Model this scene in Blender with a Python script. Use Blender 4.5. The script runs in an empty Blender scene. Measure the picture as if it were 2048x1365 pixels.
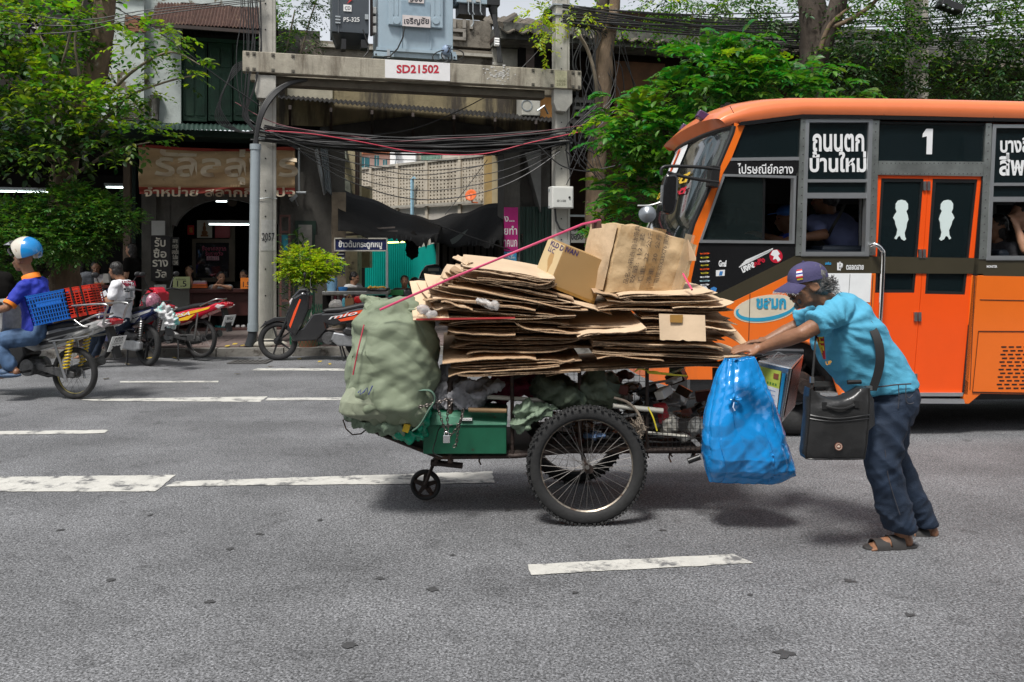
import bpy,math,random
import numpy as np
from mathutils import Vector,Matrix,noise
V=Vector
random.seed(7)
SC=bpy.context.scene
COL=SC.collection
PI=math.pi
R=math.radians
# ------------------------------------------------------------ camera, sky, sun, exposure
F,CX,YH,EYE=1700.0,1024.0,515.0,1.5
cam=bpy.data.objects.new('camera',bpy.data.cameras.new('camera'))
COL.objects.link(cam)
cam.location=(0,0,EYE)
cam.rotation_euler=(PI/2,0,0)
cam.data.lens=36*F/2048
cam.data.shift_y=-(682.5-YH)/2048
cam.data.clip_end=800
SC.camera=cam
SUN_EL,SUN_AZ=R(62),R(205)
w=bpy.data.worlds.new('World');SC.world=w;w.use_nodes=True
nt=w.node_tree;bg=nt.nodes['Background']
sky=nt.nodes.new('ShaderNodeTexSky');sky.sky_type='NISHITA';sky.sun_disc=False
sky.sun_elevation=SUN_EL;sky.sun_rotation=SUN_AZ
sky.air_density=1.0;sky.dust_density=1.0
grey=nt.nodes.new('ShaderNodeRGBToBW');mx=nt.nodes.new('ShaderNodeMix');mx.data_type='RGBA'
mx.inputs[0].default_value=0.85
nt.links.new(sky.outputs[0],grey.inputs[0]);nt.links.new(sky.outputs[0],mx.inputs[6]);nt.links.new(grey.outputs[0],mx.inputs[7])
nt.links.new(mx.outputs[2],bg.inputs[0]);bg.inputs[1].default_value=0.09
sl=bpy.data.lights.new('sun','SUN');sl.energy=1.5;sl.angle=R(12);sl.color=(1,.965,.92)
so=bpy.data.objects.new('sun',sl);COL.objects.link(so)
sd=V((math.sin(SUN_AZ)*math.cos(SUN_EL),math.cos(SUN_AZ)*math.cos(SUN_EL),math.sin(SUN_EL)))
so.rotation_euler=sd.to_track_quat('Z','Y').to_euler();so.location=(0,0,30)
vs=SC.view_settings
vs.view_transform='Standard';vs.look='None';vs.gamma=1;vs.use_curve_mapping=False;vs.exposure=1.5
SC.cycles.max_bounces=6;SC.cycles.transparent_max_bounces=12
# ------------------------------------------------------------ picture to place
def P(px,py,D):return V(((px-CX)*D/F,D,EYE-(py-YH)*D/F))
def G(px,py,z=0.0):
 D=(EYE-z)*F/(py-YH);return V(((px-CX)*D/F,D,z))
class Fr:
 def __init__(s,px,D,yaw):
  s.o=V(((px-CX)*D/F,D,0));a=R(yaw)
  s.u=V((math.cos(a),math.sin(a),0));s.v=V((-math.sin(a),math.cos(a),0));s.yaw=a
 def pt(s,u,v,z):return s.o+s.u*u+s.v*v+V((0,0,z))
 def hit(s,px,py,v=0.0):
  d=V(((px-CX)/F,1,-(py-YH)/F));o=s.o+s.v*v
  t=o.dot(s.v)/d.dot(s.v);q=d*t
  return(q-o).dot(s.u),EYE+q.z
 def w(s,px,py,v=0.0):
  u,z=s.hit(px,py,v);return s.pt(u,v,z)
  # ------------------------------------------------------------ mesh builder
def frame_of(d):
 d=d.normalized();a=V((0,0,1))if abs(d.z)<.95 else V((1,0,0))
 x=d.cross(a).normalized();return x,x.cross(d).normalized()
class MB:
 def __init__(s):s.v=[];s.f=[];s.m=[];s.cur=0
 def add(s,vs,fs):
  k=len(s.v);s.v+=[tuple(p)for p in vs]
  s.f+=[tuple(k+i for i in f)for f in fs];s.m+=[s.cur]*len(fs);return s
 def box(s,c,sz,Rm=None):
  c=V(c);h=[x/2 for x in sz];vs=[]
  for z in(-1,1):
   for x,y in((-1,-1),(1,-1),(1,1),(-1,1)):
    p=V((x*h[0],y*h[1],z*h[2]))
    if Rm is not None:p=Rm@p
    vs.append(c+p)
  return s.add(vs,[(3,2,1,0),(4,5,6,7),(0,1,5,4),(1,2,6,5),(2,3,7,6),(3,0,4,7)])
 def bar(s,a,b,w,h=None,up=None):
  a=V(a);b=V(b);h=h or w;d=(b-a)
  if up is None:x,y=frame_of(d)
  else:x=d.cross(V(up)).normalized();y=x.cross(d.normalized())
  vs=[p+x*(i*w/2)+y*(j*h/2)for p in(a,b)for i,j in((-1,-1),(1,-1),(1,1),(-1,1))]
  return s.add(vs,[(0,1,2,3),(7,6,5,4),(0,4,5,1),(1,5,6,2),(2,6,7,3),(3,7,4,0)])
 def tube(s,pts,r,n=6,cap=True,closed=False):
  pts=[V(p)for p in pts];m=len(pts)
  rs=r if isinstance(r,(list,tuple))else[r]*m
  x=None;vs=[]
  for i,p in enumerate(pts):
   if closed:d=pts[(i+1)%m]-pts[i-1]
   else:d=(pts[min(i+1,m-1)]-pts[max(i-1,0)])
   if d.length<1e-9:d=V((0,0,1))
   d.normalize()
   if x is None:x,y=frame_of(d)
   else:
    x=(x-d*x.dot(d))
    x=frame_of(d)[0]if x.length<1e-6 else x.normalized()
    y=x.cross(d)
   for k in range(n):
    a=2*PI*k/n;vs.append(p+(x*math.cos(a)+y*math.sin(a))*rs[i])
  fs=[]
  for i in range(m if closed else m-1):
   j=(i+1)%m
   for k in range(n):
    l=(k+1)%n;fs.append((i*n+k,i*n+l,j*n+l,j*n+k))
  if cap and not closed:fs+=[tuple(range(n))[::-1],tuple((m-1)*n+k for k in range(n))]
  return s.add(vs,fs)
 def loft(s,rings,cap=True):
  n=16;vs=[];m=len(rings)
  for c,a,b in rings:
   c=V(c);a=V(a);b=V(b)
   for k in range(n):
    t=2*PI*k/n;vs.append(c+a*math.cos(t)+b*math.sin(t))
  fs=[(i*n+k,i*n+(k+1)%n,(i+1)*n+(k+1)%n,(i+1)*n+k)for i in range(m-1)for k in range(n)]
  if cap:fs+=[tuple(range(n))[::-1],tuple((m-1)*n+k for k in range(n))]
  return s.add(vs,fs)
 def ell(s,c,r,n=12,m=8,Rm=None):
  c=V(c);r=(r,r,r)if not hasattr(r,'__len__')else r;vs=[]
  def q(x,y,z):
   p=V((x*r[0],y*r[1],z*r[2]));return c+(Rm@p if Rm is not None else p)
  for j in range(1,m):
   a=PI*j/m
   for k in range(n):
    b=2*PI*k/n;vs.append(q(math.sin(a)*math.cos(b),math.sin(a)*math.sin(b),math.cos(a)))
  vs+=[q(0,0,1),q(0,0,-1)];T=len(vs)-2
  fs=[(j*n+k,(j+1)*n+k,(j+1)*n+(k+1)%n,j*n+(k+1)%n)for j in range(m-2)for k in range(n)]
  fs+=[(T,k,(k+1)%n)for k in range(n)]+[(T+1,(m-2)*n+(k+1)%n,(m-2)*n+k)for k in range(n)]
  return s.add(vs,fs)
 def lathe(s,c,ax,prof,n=24,closed=True):
  c=V(c);ax=V(ax).normalized();x,y=frame_of(ax);m=len(prof);vs=[]
  for k in range(n):
   a=2*PI*k/n;d=x*math.cos(a)+y*math.sin(a)
   vs+=[c+d*r+ax*h for r,h in prof]
  fs=[]
  for k in range(n):
   l=(k+1)%n
   for j in range(m if closed else m-1):
    i=(j+1)%m;fs.append((k*m+j,k*m+i,l*m+i,l*m+j))
  return s.add(vs,fs)
 def disc(s,c,ax,r,h,n=20):
  c=V(c);a=V(ax).normalized();return s.tube([c-a*h/2,c+a*h/2],r,n)
 def prism(s,poly,d):
  poly=[V(p)for p in poly];d=V(d);n=len(poly)
  return s.add(poly+[p+d for p in poly],[tuple(range(n)),tuple(n+i for i in range(n))[::-1]]+[(i,n+i,n+(i+1)%n,(i+1)%n)for i in range(n)])
 def grid(s,fn,nu,nv,cu=False):
  vs=[fn(i/nu,j/nv)for j in range(nv+1)for i in range(nu+(0 if cu else 1))]
  m=nu if cu else nu+1
  return s.add(vs,[(j*m+i,j*m+(i+1)%m,(j+1)*m+(i+1)%m,(j+1)*m+i)for j in range(nv)for i in range(nu)])
 def sheet(s,fn,nu,nv,th):
  k=len(s.v);s.grid(fn,nu,nv);n=len(s.v)-k;th=V(th)
  s.v+=[tuple(V(s.v[k+i])+th for i in range(n))]if False else[tuple(V(s.v[k+i])+th)for i in range(n)]
  m=nu+1;fs=[]
  for j in range(nv):
   for i in range(nu):a=k+n+j*m+i;fs.append((a+m,a+m+1,a+1,a))
  B=[i for i in range(m)]+[j*m+nu for j in range(1,nv+1)]+[nv*m+i for i in range(nu-1,-1,-1)]+[j*m for j in range(nv-1,0,-1)]
  for q in range(len(B)):a=B[q];b=B[(q+1)%len(B)];fs.append((k+b,k+a,k+n+a,k+n+b))
  s.f+=fs;s.m+=[s.cur]*len(fs);return s
 def fbox(s,fr,x0,y0,x1,y1,v0,v1=None):
  v1=v0+.05 if v1 is None else v1
  xm=(x0+x1)/2;u0=fr.hit(x0,y0,v0)[0];u1=fr.hit(x1,y0,v0)[0]
  za=fr.hit(xm,y0,v0)[1];zb=fr.hit(xm,y1,v0)[1]
  return s.ubox(fr,u0,u1,v0,v1,zb,za)
 def ubox(s,fr,u0,u1,v0,v1,z0,z1):
  vs=[fr.pt(u,v,z)for z in(z0,z1)for u,v in((u0,v0),(u1,v0),(u1,v1),(u0,v1))]
  return s.add(vs,[(3,2,1,0),(4,5,6,7),(0,1,5,4),(1,2,6,5),(2,3,7,6),(3,0,4,7)])
 def fpoly(s,fr,pts,v0,v1):
  return s.prism([fr.w(x,y,v0)for x,y in pts],fr.v*(v1-v0))
 def mesh(s,name='m'):
  me=bpy.data.meshes.new(name);me.from_pydata(s.v,[],s.f);me.validate();return me
ORG={}
def put(name,me,mat=None,parent=None,smooth=0,origin=None,local=False,bevel=0,kind=None,label=None,cat=None,group=None,mi=None):
 n=len(me.vertices)
 co=np.empty(n*3);me.vertices.foreach_get('co',co);co=co.reshape(-1,3)
 if local:org=V((0,0,0))
 else:
  if origin is not None:org=V(origin)
  elif parent is not None:org=ORG[parent.name]
  elif n:lo=co.min(0);hi=co.max(0);org=V(((lo[0]+hi[0])/2,(lo[1]+hi[1])/2,lo[2]))
  else:org=V((0,0,0))
  co-=np.array(org);me.vertices.foreach_set('co',co.ravel())
 mats=mat if isinstance(mat,(list,tuple))else[mat]
 me.materials.clear()
 for q in mats:me.materials.append(q)
 if mi and len(mi)==len(me.polygons):me.polygons.foreach_set('material_index',mi)
 if smooth:
  me.polygons.foreach_set('use_smooth',[True]*len(me.polygons))
  if smooth<179:me.set_sharp_from_angle(angle=R(smooth))
 me.update()
 o=bpy.data.objects.new(name,me);COL.objects.link(o)
 if not local:
  o.location=org-(ORG[parent.name]if parent is not None else V((0,0,0)))
 ORG[o.name]=org
 if parent is not None:o.parent=parent
 if bevel:
  b=o.modifiers.new('bevel','BEVEL');b.width=bevel;b.segments=2;b.limit_method='ANGLE';b.angle_limit=R(40)
 if kind:o['kind']=kind
 if label:o['label']=label
 if cat:o['category']=cat
 if group:o['group']=group
 return o
def make(name,mb,mat=None,parent=None,**k):return put(name,mb.mesh(name),mat,parent,mi=mb.m,**k)
def thing(name,label,cat,loc,group=None,rot=None):
 o=bpy.data.objects.new(name,None);COL.objects.link(o);o.location=loc;o.empty_display_size=.1
 if rot:o.rotation_euler=rot
 o['label']=label;o['category']=cat
 if group:o['group']=group
 ORG[o.name]=V(loc);return o
def inst(me,name,loc,parent=None,rot=None,scale=None,**k):
 o=bpy.data.objects.new(name,me);COL.objects.link(o)
 if parent is not None:o.parent=parent;o.location=V(loc)-ORG[parent.name]
 else:o.location=loc
 if rot is not None:o.rotation_euler=rot
 if scale is not None:o.scale=scale
 for a,b in k.items():o[a]=b
 ORG[o.name]=V(loc);return o
def fuse(mb,voxel,sm=4,wr=None):
 """one continuous skin round everything in mb"""
 me=mb.mesh('tmp');o=bpy.data.objects.new('tmp',me);COL.objects.link(o)
 r=o.modifiers.new('r','REMESH');r.mode='VOXEL';r.voxel_size=voxel
 if sm:q=o.modifiers.new('s','SMOOTH');q.iterations=sm;q.factor=.5
 dg=bpy.context.evaluated_depsgraph_get()
 out=bpy.data.meshes.new_from_object(o.evaluated_get(dg))
 bpy.data.objects.remove(o);bpy.data.meshes.remove(me)
 if wr:
  amp,fq,st=wr;displace(out,amp,fq,st)
 return out
def ridge(p):return 1-2*abs(noise.noise(p))
def displace(me,amp,fq,st=(1,1,1)):
 me.update();ns=[v.normal.copy()for v in me.vertices]
 for v,n in zip(me.vertices,ns):
  p=V((v.co.x*st[0],v.co.y*st[1],v.co.z*st[2]))*fq
  v.co+=n*amp*(ridge(p)*.7+noise.noise(p*2.3)*.5-.3)
 me.update()
 # ------------------------------------------------------------ materials
MATS={}
def M(name,col,rough=.6,metal=0,var=.15,vs=4,bump=0,bs=30,dirt=None,ds=2,dt=.55,streak=False,coat=0,trans=0,alpha=1,rnd=0,emit=0,sub=0,spec=.5,dw=.1,aniso=None):
 if name in MATS:return MATS[name]
 m=bpy.data.materials.new(name);m.use_nodes=True;t=m.node_tree;N=t.nodes;L=t.links
 b=N['Principled BSDF'];MATS[name]=m
 col=tuple(col)+(1,)if len(col)==3 else col
 b.inputs['Roughness'].default_value=rough;b.inputs['Metallic'].default_value=metal
 b.inputs['Specular IOR Level'].default_value=spec
 b.inputs['Coat Weight'].default_value=coat;b.inputs['Coat Roughness'].default_value=.08
 b.inputs['Transmission Weight'].default_value=trans;b.inputs['Alpha'].default_value=alpha
 if sub:b.inputs['Subsurface Weight'].default_value=sub;b.inputs['Subsurface Radius'].default_value=(.02,.008,.005)
 tc=N.new('ShaderNodeTexCoord');mp=N.new('ShaderNodeMapping');L.new(tc.outputs['Object'],mp.inputs[0])
 if aniso:mp.inputs['Scale'].default_value=aniso
 nz=N.new('ShaderNodeTexNoise');nz.inputs['Scale'].default_value=vs;nz.inputs['Detail'].default_value=8;nz.inputs['Roughness'].default_value=.65
 L.new(mp.outputs[0],nz.inputs['Vector'])
 rp=N.new('ShaderNodeMapRange');rp.inputs[1].default_value=.3;rp.inputs[2].default_value=.7
 rp.inputs[3].default_value=1-var;rp.inputs[4].default_value=1+var;L.new(nz.outputs[0],rp.inputs[0])
 f=rp.outputs[0]
 if rnd:
  g=N.new('ShaderNodeNewGeometry');q=N.new('ShaderNodeMapRange');q.inputs[3].default_value=1-rnd;q.inputs[4].default_value=1+rnd
  L.new(g.outputs['Random Per Island'],q.inputs[0]);u=N.new('ShaderNodeMath');u.operation='MULTIPLY'
  L.new(f,u.inputs[0]);L.new(q.outputs[0],u.inputs[1]);f=u.outputs[0]
 sc=N.new('ShaderNodeVectorMath');sc.operation='SCALE';sc.inputs[0].default_value=col[:3];L.new(f,sc.inputs['Scale'])
 c=sc.outputs[0]
 if dirt:
  n2=N.new('ShaderNodeTexNoise');n2.inputs['Scale'].default_value=ds;n2.inputs['Detail'].default_value=10;n2.inputs['Roughness'].default_value=.7
  m2=N.new('ShaderNodeMapping');L.new(tc.outputs['Object'],m2.inputs[0]);m2.inputs['Location'].default_value=(3.1,1.7,.4)
  if streak:m2.inputs['Scale'].default_value=(1,1,.15)
  L.new(m2.outputs[0],n2.inputs['Vector'])
  r2=N.new('ShaderNodeMapRange');r2.inputs[1].default_value=dt;r2.inputs[2].default_value=dt+dw;L.new(n2.outputs[0],r2.inputs[0])
  x=N.new('ShaderNodeMix');x.data_type='RGBA';L.new(r2.outputs[0],x.inputs[0]);L.new(c,x.inputs[6]);x.inputs[7].default_value=tuple(dirt)+(1,)
  c=x.outputs[2]
 L.new(c,b.inputs['Base Color'])
 if emit:L.new(c,b.inputs['Emission Color']);b.inputs['Emission Strength'].default_value=emit
 if bump:
  n3=N.new('ShaderNodeTexNoise');n3.inputs['Scale'].default_value=bs;n3.inputs['Detail'].default_value=6
  L.new(mp.outputs[0],n3.inputs['Vector']);bp=N.new('ShaderNodeBump');bp.inputs['Strength'].default_value=bump;bp.inputs['Distance'].default_value=.02
  L.new(n3.outputs[0],bp.inputs['Height']);L.new(bp.outputs[0],b.inputs['Normal'])
 return m
def leafmat(name,col,rnd=.5,tr=.35,yel=.03):
 m=M(name,col,.42,0,.1,2,rnd=rnd,spec=.5);t=m.node_tree;N=t.nodes;L=t.links
 b=N['Principled BSDF'];out=N['Material Output']
 src=b.inputs['Base Color'].links[0].from_socket
 g=N.new('ShaderNodeNewGeometry');wn=N.new('ShaderNodeTexWhiteNoise');wn.noise_dimensions='1D';L.new(g.outputs['Random Per Island'],wn.inputs['W'])
 hs=N.new('ShaderNodeHueSaturation');r=N.new('ShaderNodeMapRange');r.inputs[3].default_value=.435;r.inputs[4].default_value=.525
 L.new(wn.outputs[0],r.inputs[0]);L.new(r.outputs[0],hs.inputs['Hue']);L.new(src,hs.inputs['Color'])
 L.new(hs.outputs[0],b.inputs['Base Color'])
 td=N.new('ShaderNodeBsdfTranslucent');br=N.new('ShaderNodeVectorMath');br.operation='MULTIPLY';br.inputs[1].default_value=(1.5,1.6,.5)
 L.new(hs.outputs[0],br.inputs[0]);L.new(br.outputs[0],td.inputs[0])
 ms=N.new('ShaderNodeMixShader');ms.inputs[0].default_value=tr;L.new(b.outputs[0],ms.inputs[1]);L.new(td.outputs[0],ms.inputs[2]);L.new(ms.outputs[0],out.inputs[0])
 return m
def glassmat(name,tint=(.02,.025,.025),a=.35,rough=.03):
 m=bpy.data.materials.new(name);m.use_nodes=True;t=m.node_tree;N=t.nodes;L=t.links;b=N['Principled BSDF'];MATS[name]=m
 b.inputs['Base Color'].default_value=tint+(1,);b.inputs['Roughness'].default_value=rough;b.inputs['Alpha'].default_value=a
 b.inputs['Coat Weight'].default_value=.4;b.inputs['Specular IOR Level'].default_value=.8
 return m
 # ------------------------------------------------------------ lettering
def textmesh(body,bold=0,shear=0):
 c=bpy.data.curves.new('lettering','FONT');c.body=body;c.size=1;c.offset=bold;c.shear=shear;c.resolution_u=3
 c.space_line=.95;c.align_x='CENTER'
 o=bpy.data.objects.new('lettering',c);me=bpy.data.meshes.new_from_object(o)
 bpy.data.objects.remove(o);bpy.data.curves.remove(c);return me
def txt(fr,body,box,mat,parent,v=0.0,bold=0.0,shear=0,name='lettering',rot=0,th=.003,map3=None):
 """lettering that fills the box (x0,y0,x1,y1) on the frame's plane v; or through map3(s,t), s,t in 0..1"""
 me=textmesh(body,bold,shear);n=len(me.vertices)
 co=np.empty(n*3);me.vertices.foreach_get('co',co);co=co.reshape(-1,3)
 lo=co.min(0);hi=co.max(0);out=[]
 if map3 is None:
  a=fr.w(box[0],box[3],v);bx=fr.w(box[2],box[3],v);c=fr.w(box[0],box[1],v)
  if rot:
   cr=math.cos(R(rot));sr=math.sin(R(rot));ctr=a+(bx-a)*.5+(c-a)*.5
   W=(bx-a).length;Hh=(c-a).length;eu=(fr.u*cr+V((0,0,1))*sr)*W;ez=(V((0,0,1))*cr-fr.u*sr)*Hh
   a=ctr-eu*.5-ez*.5
  else:eu=bx-a;ez=c-a
  map3=lambda s,t:a+eu*s+ez*t
  nrm=fr.v*-th
 else:
  nrm=(map3(1,0)-map3(0,0)).cross(map3(0,1)-map3(0,0)).normalized()*th
 for p in co:out.append(map3((p[0]-lo[0])/(hi[0]-lo[0]),(p[1]-lo[1])/(hi[1]-lo[1]))+nrm)
 me.vertices.foreach_set('co',np.array([tuple(p)for p in out]).ravel())
 me.materials.clear();return put(name,me,mat,parent)
 # ============================================================ materials in common
concrete=M('concrete',(.36,.34,.29),.85,var=.25,vs=6,bump=.25,bs=40,dirt=(.12,.1,.075),ds=3,dt=.55,streak=True,dw=.2)
pole_conc=M('pole concrete',(.40,.385,.34),.85,var=.14,vs=5,bump=.2,bs=50,dirt=(.2,.185,.15),ds=4,dt=.55,streak=True,dw=.2)
white=M('white paint',(.75,.75,.73),.5,var=.05)
blackm=M('black paint',(.012,.012,.012),.4,var=.2)
rubber=M('rubber',(.02,.02,.02),.8,var=.25,vs=30,bump=.15,bs=60)
steel=M('worn steel',(.42,.42,.41),.35,1,var=.2,vs=20)
chrome=M('chrome',(.75,.75,.74),.12,1,var=.05)
galv=M('galvanised',(.38,.41,.42),.45,.6,var=.12,vs=8)
cablem=M('cable sheath',(.018,.018,.018),.5,var=.3)
redcable=M('red cable sheath',(.45,.03,.06),.5)
darkroom=M('dark interior',(.007,.0065,.006),.95,var=.3,spec=.1)  # near-black colour holds the shade of rooms and recesses; also black cloth
rust=M('rusty iron',(.055,.032,.024),.75,.3,var=.4,vs=25,bump=.4,bs=60)
# ============================================================ ground
road_m=M('asphalt',(.105,.105,.106),.78,var=.55,vs=1.0,bump=.5,bs=110)
t=road_m.node_tree;N=t.nodes;L=t.links;b=N['Principled BSDF']
tc=N.new('ShaderNodeTexCoord')
n1=N.new('ShaderNodeTexNoise');n1.inputs['Scale'].default_value=90;n1.inputs['Detail'].default_value=5;n1.inputs['Roughness'].default_value=.8;L.new(tc.outputs['Object'],n1.inputs[0])
n2=N.new('ShaderNodeTexNoise');n2.inputs['Scale'].default_value=1.1;n2.inputs['Detail'].default_value=6;L.new(tc.outputs['Object'],n2.inputs[0])
n3=N.new('ShaderNodeTexNoise');n3.inputs['Scale'].default_value=5.5;n3.inputs['Detail'].default_value=6;n3.inputs['Roughness'].default_value=.6;L.new(tc.outputs['Object'],n3.inputs[0])
sm=N.new('ShaderNodeMapping');sm.inputs['Scale'].default_value=(.12,1.6,1);sm.inputs['Rotation'].default_value=(0,0,-R(5));L.new(tc.outputs['Object'],sm.inputs[0])
n4=N.new('ShaderNodeTexNoise');n4.inputs['Scale'].default_value=1.0;n4.inputs['Detail'].default_value=4;L.new(sm.outputs[0],n4.inputs[0])
vr=N.new('ShaderNodeTexVoronoi');vr.inputs['Scale'].default_value=130;L.new(tc.outputs['Object'],vr.inputs[0])
def mr(src,a,b_,c,d):
 q=N.new('ShaderNodeMapRange');q.inputs[1].default_value=a;q.inputs[2].default_value=b_;q.inputs[3].default_value=c;q.inputs[4].default_value=d;L.new(src,q.inputs[0]);return q.outputs[0]
def mul(*s):
 o=s[0]
 for x in s[1:]:
  q=N.new('ShaderNodeMath');q.operation='MULTIPLY';L.new(o,q.inputs[0]);L.new(x,q.inputs[1]);o=q.outputs[0]
 return o
fac=mul(mr(n1.outputs[0],.36,.64,.05,1.95),mr(n2.outputs[0],.35,.65,.78,1.18),mr(n3.outputs[0],.56,.72,1,.62),mr(n4.outputs[0],.35,.65,.9,1.1),mr(vr.outputs['Color'],.1,1,.55,1.6))
sc=N.new('ShaderNodeVectorMath');sc.operation='SCALE';sc.inputs[0].default_value=(.136,.138,.143);L.new(fac,sc.inputs['Scale'])
L.new(sc.outputs[0],b.inputs['Base Color'])
mb=MB();mb.add([(-300,-40,0),(300,-40,0),(300,500,0),(-300,500,0)],[(0,1,2,3)])
make('road',mb,road_m,kind='structure',origin=(0,0,0))
linem=M('worn road paint',(.50,.49,.45),.7,var=.14,vs=9,bump=.3,bs=90,dirt=(.13,.13,.13),ds=7,dt=.51,dw=.10)
for n_ in linem.node_tree.nodes:
 if n_.type=='TEX_NOISE' and n_.inputs['Scale'].default_value==9 and n_.inputs['Detail'].default_value==10:n_.inputs['Roughness'].default_value=.85
def mark(pts,sub=28):
 q=[G(x,y,.004)for x,y in pts]
 mb=MB();e=[]
 for i in range(len(q)):
  a,b_=q[i],q[(i+1)%len(q)];k=max(1,int((b_-a).length/.05))
  for j in range(k):
   p=a.lerp(b_,j/k)
   if j:p=p+V((random.uniform(-1,1),random.uniform(-1,1),0))*.006
   e.append(p)
 mb.add(e,[tuple(range(len(e)))])
 make('lane_marking',mb,linem,kind='structure')
mark([(1056,1129),(1466,1108),(1507,1126),(1063,1150)])
mark([(-260,957),(352,950),(310,983),(-260,984)])
mark([(352,963),(985,943),(989,966),(330,973)])
mark([(-300,866),(218,860),(208,867),(-300,873)])
mark([(150,799),(535,793),(520,804),(190,802)])
mark([(535,796),(760,795),(760,800),(530,801)])
mark([(240,762.5),(437,762),(436,765),(240,765.5)])
mark([(515,737),(720,737.5),(720,742),(500,741)])
blotm=M('tar blot',(.05,.05,.051),.7,var=.3)
for(x,y,r)in[(760,1156,.035),(865,1178,.04),(520,1068,.03),(460,1098,.03),(1570,1308,.05),(1700,1162,.045),(640,1040,.03),(1150,1185,.02),(1325,1060,.03),(420,1203,.03),(1015,1020,.03),(300,1030,.03),(905,1110,.02),(1500,1190,.02),(220,1160,.03),(700,1290,.04),(1820,1230,.03),(120,1060,.03)]:
 c=G(x,y,.004);mb=MB();n=14
 mb.add([c+V((math.cos(k*2*PI/n)*r*random.uniform(.25,1.1),math.sin(k*2*PI/n)*r*random.uniform(.2,.9),0))for k in range(n)],[tuple(range(n))])
 make('tar_spot',mb,blotm,kind='structure')
pav=Fr(500,12.85,5)
pavm=M('pavement',(.13,.105,.095),.85,var=.3,vs=3,bump=.4,bs=30,dirt=(.05,.045,.04),ds=3)
kerbm=M('kerb stone',(.20,.19,.17),.85,var=.3,vs=6,bump=.4,bs=30,dirt=(.07,.06,.05),ds=5)
mb=MB();mb.ubox(pav,-30,45,.16,60,-.2,.118);pv=make('pavement',mb,pavm,kind='structure')
mb=MB();mb.ubox(pav,-.49,.49,0,.155,-.15,.122);km=mb.mesh('kerb');km.materials.append(kerbm)
km.transform(Matrix.Translation(-pav.o))
for k in range(-7,14):
 inst(km,'kerb_stone',pav.pt(k*1.0,0,random.uniform(-.004,.004)),pv)
slab=M('paving slab',(.15,.11,.10),.8,var=.25,vs=5,bump=.3,bs=40,dirt=(.06,.05,.045),ds=4)
mb=MB();mb.ubox(pav,-.195,.195,-.195,.195,0,.02);sm_=mb.mesh('slab');sm_.materials.append(slab);sm_.transform(Matrix.Translation(-pav.o))
for i in range(-10,8):
 for j in range(0,5):
  inst(sm_,'paving_slab',pav.pt(i*.4,.37+j*.4,.118+random.uniform(0,.004)),pv)
d=thing('drain_cover','cast iron drain cover flush in the gutter left of the black scooter','drain cover',G(500,722,.004))
mb=MB();c=G(500,724,.012);mb.box(c,(.55,.34,.012));make('frame',mb,M('cast iron',(.11,.105,.10),.7,.4),d)
for k in range(7):
 mb=MB();mb.box(c+V((-.21+k*.07,0,.011)),(.035,.26,.008));make('bar',mb,M('cast iron',(0,0,0)),d)
lm=M('dead leaf',(.42,.30,.05),.7,rnd=.3,var=.3)
for k,(x,y)in enumerate([(470,688),(485,691),(540,733),(605,734),(660,728),(520,716),(300,716),(212,757),(475,748),(598,718),(330,738),(455,692),(640,723),(350,716),(255,728)]):
 c=G(x,y,.012 if y>705 else .15);s=random.uniform(.045,.075);a=random.uniform(0,6);mb=MB()
 d1=V((math.cos(a),math.sin(a),.1))*s;d2=V((-math.sin(a),math.cos(a),.25))*s*.5
 mb.add([c-d1,c+d2,c+d1,c-d2*.8],[(0,1,2,3)])
 make('fallen_leaf',mb,lm,label='dry yellow leaf fallen on the road',cat='leaf',group='fallen leaves along the gutter')
ow=thing('opposite_shophouses','pale shophouse row on the near side of the street, seen only as reflections','building',(0,-9,0))
mb=MB();mb.box((0,-9,4.2),(60,.4,8.4));make('wall',mb,M('opposite render',(.09,.09,.075),.9,var=.3,vs=1),ow)
for k in range(12):
 for z in(1.3,4.4,7.0):mb=MB();mb.box((-27+k*5,-8.78,z),(3.6,.1,2.2 if z<2 else 1.3));make('window',mb,M('opposite glass',(.02,.02,.022),.2),ow)
 # ============================================================ buildings along the street
FA=Fr(400,16.2,15)
plaster=M('old white plaster',(.40,.44,.42),.85,var=.18,vs=3,bump=.3,bs=18,dirt=(.12,.10,.065),ds=2.2,dt=.56,dw=.03)
greyplaster=M('grey plaster',(.085,.08,.07),.85,var=.25,vs=3,bump=.3,bs=18,dirt=(.05,.042,.035),ds=3,dt=.5,streak=True,dw=.2)
ochre=M('stained ochre concrete',(.22,.18,.10),.85,var=.3,vs=2,bump=.3,bs=20,dirt=(.05,.04,.028),ds=1.6,dt=.47,streak=True,dw=.12)
brickm=M('brick',(.20,.09,.05),.85,var=.3,vs=20,bump=.4,bs=60)
greenw=M('green painted wood',(.012,.05,.026),.6,var=.35,vs=5,bump=.2,bs=30,dirt=(.05,.13,.06),ds=2.5,dt=.66,streak=True)
rustroof=M('rusted sheet',(.085,.045,.035),.7,.2,var=.3,vs=6,bump=.3,bs=30,dirt=(.22,.15,.09),ds=7,dt=.58,dw=.1)
tile=M('roof tile',(.10,.085,.065),.85,var=.3,vs=6,bump=.3,bs=30,dirt=(.045,.042,.03),ds=3,rnd=.25)
darkwood=M('dark wood',(.03,.018,.013),.6,var=.3,vs=8)
brown=M('brown laminate',(.06,.016,.013),.45,var=.15)
redm=M('red print',(.5,.02,.02),.6)
BL=thing('shophouse','old two storey shophouse with peeling plaster and green shutters behind the left tree','building',FA.pt(-2,0,0))
def wall(x0,y0,x1,y1,v0,v1,m,par,name='wall',**k):
 mb=MB();mb.fbox(FA,x0,y0,x1,y1,v0,v1);return make(name,mb,m,par,**k)
wall(-420,-260,205,262,1.4,1.6,M('brown dark wall',(.014,.011,.008),.9,var=.4),BL)
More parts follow.
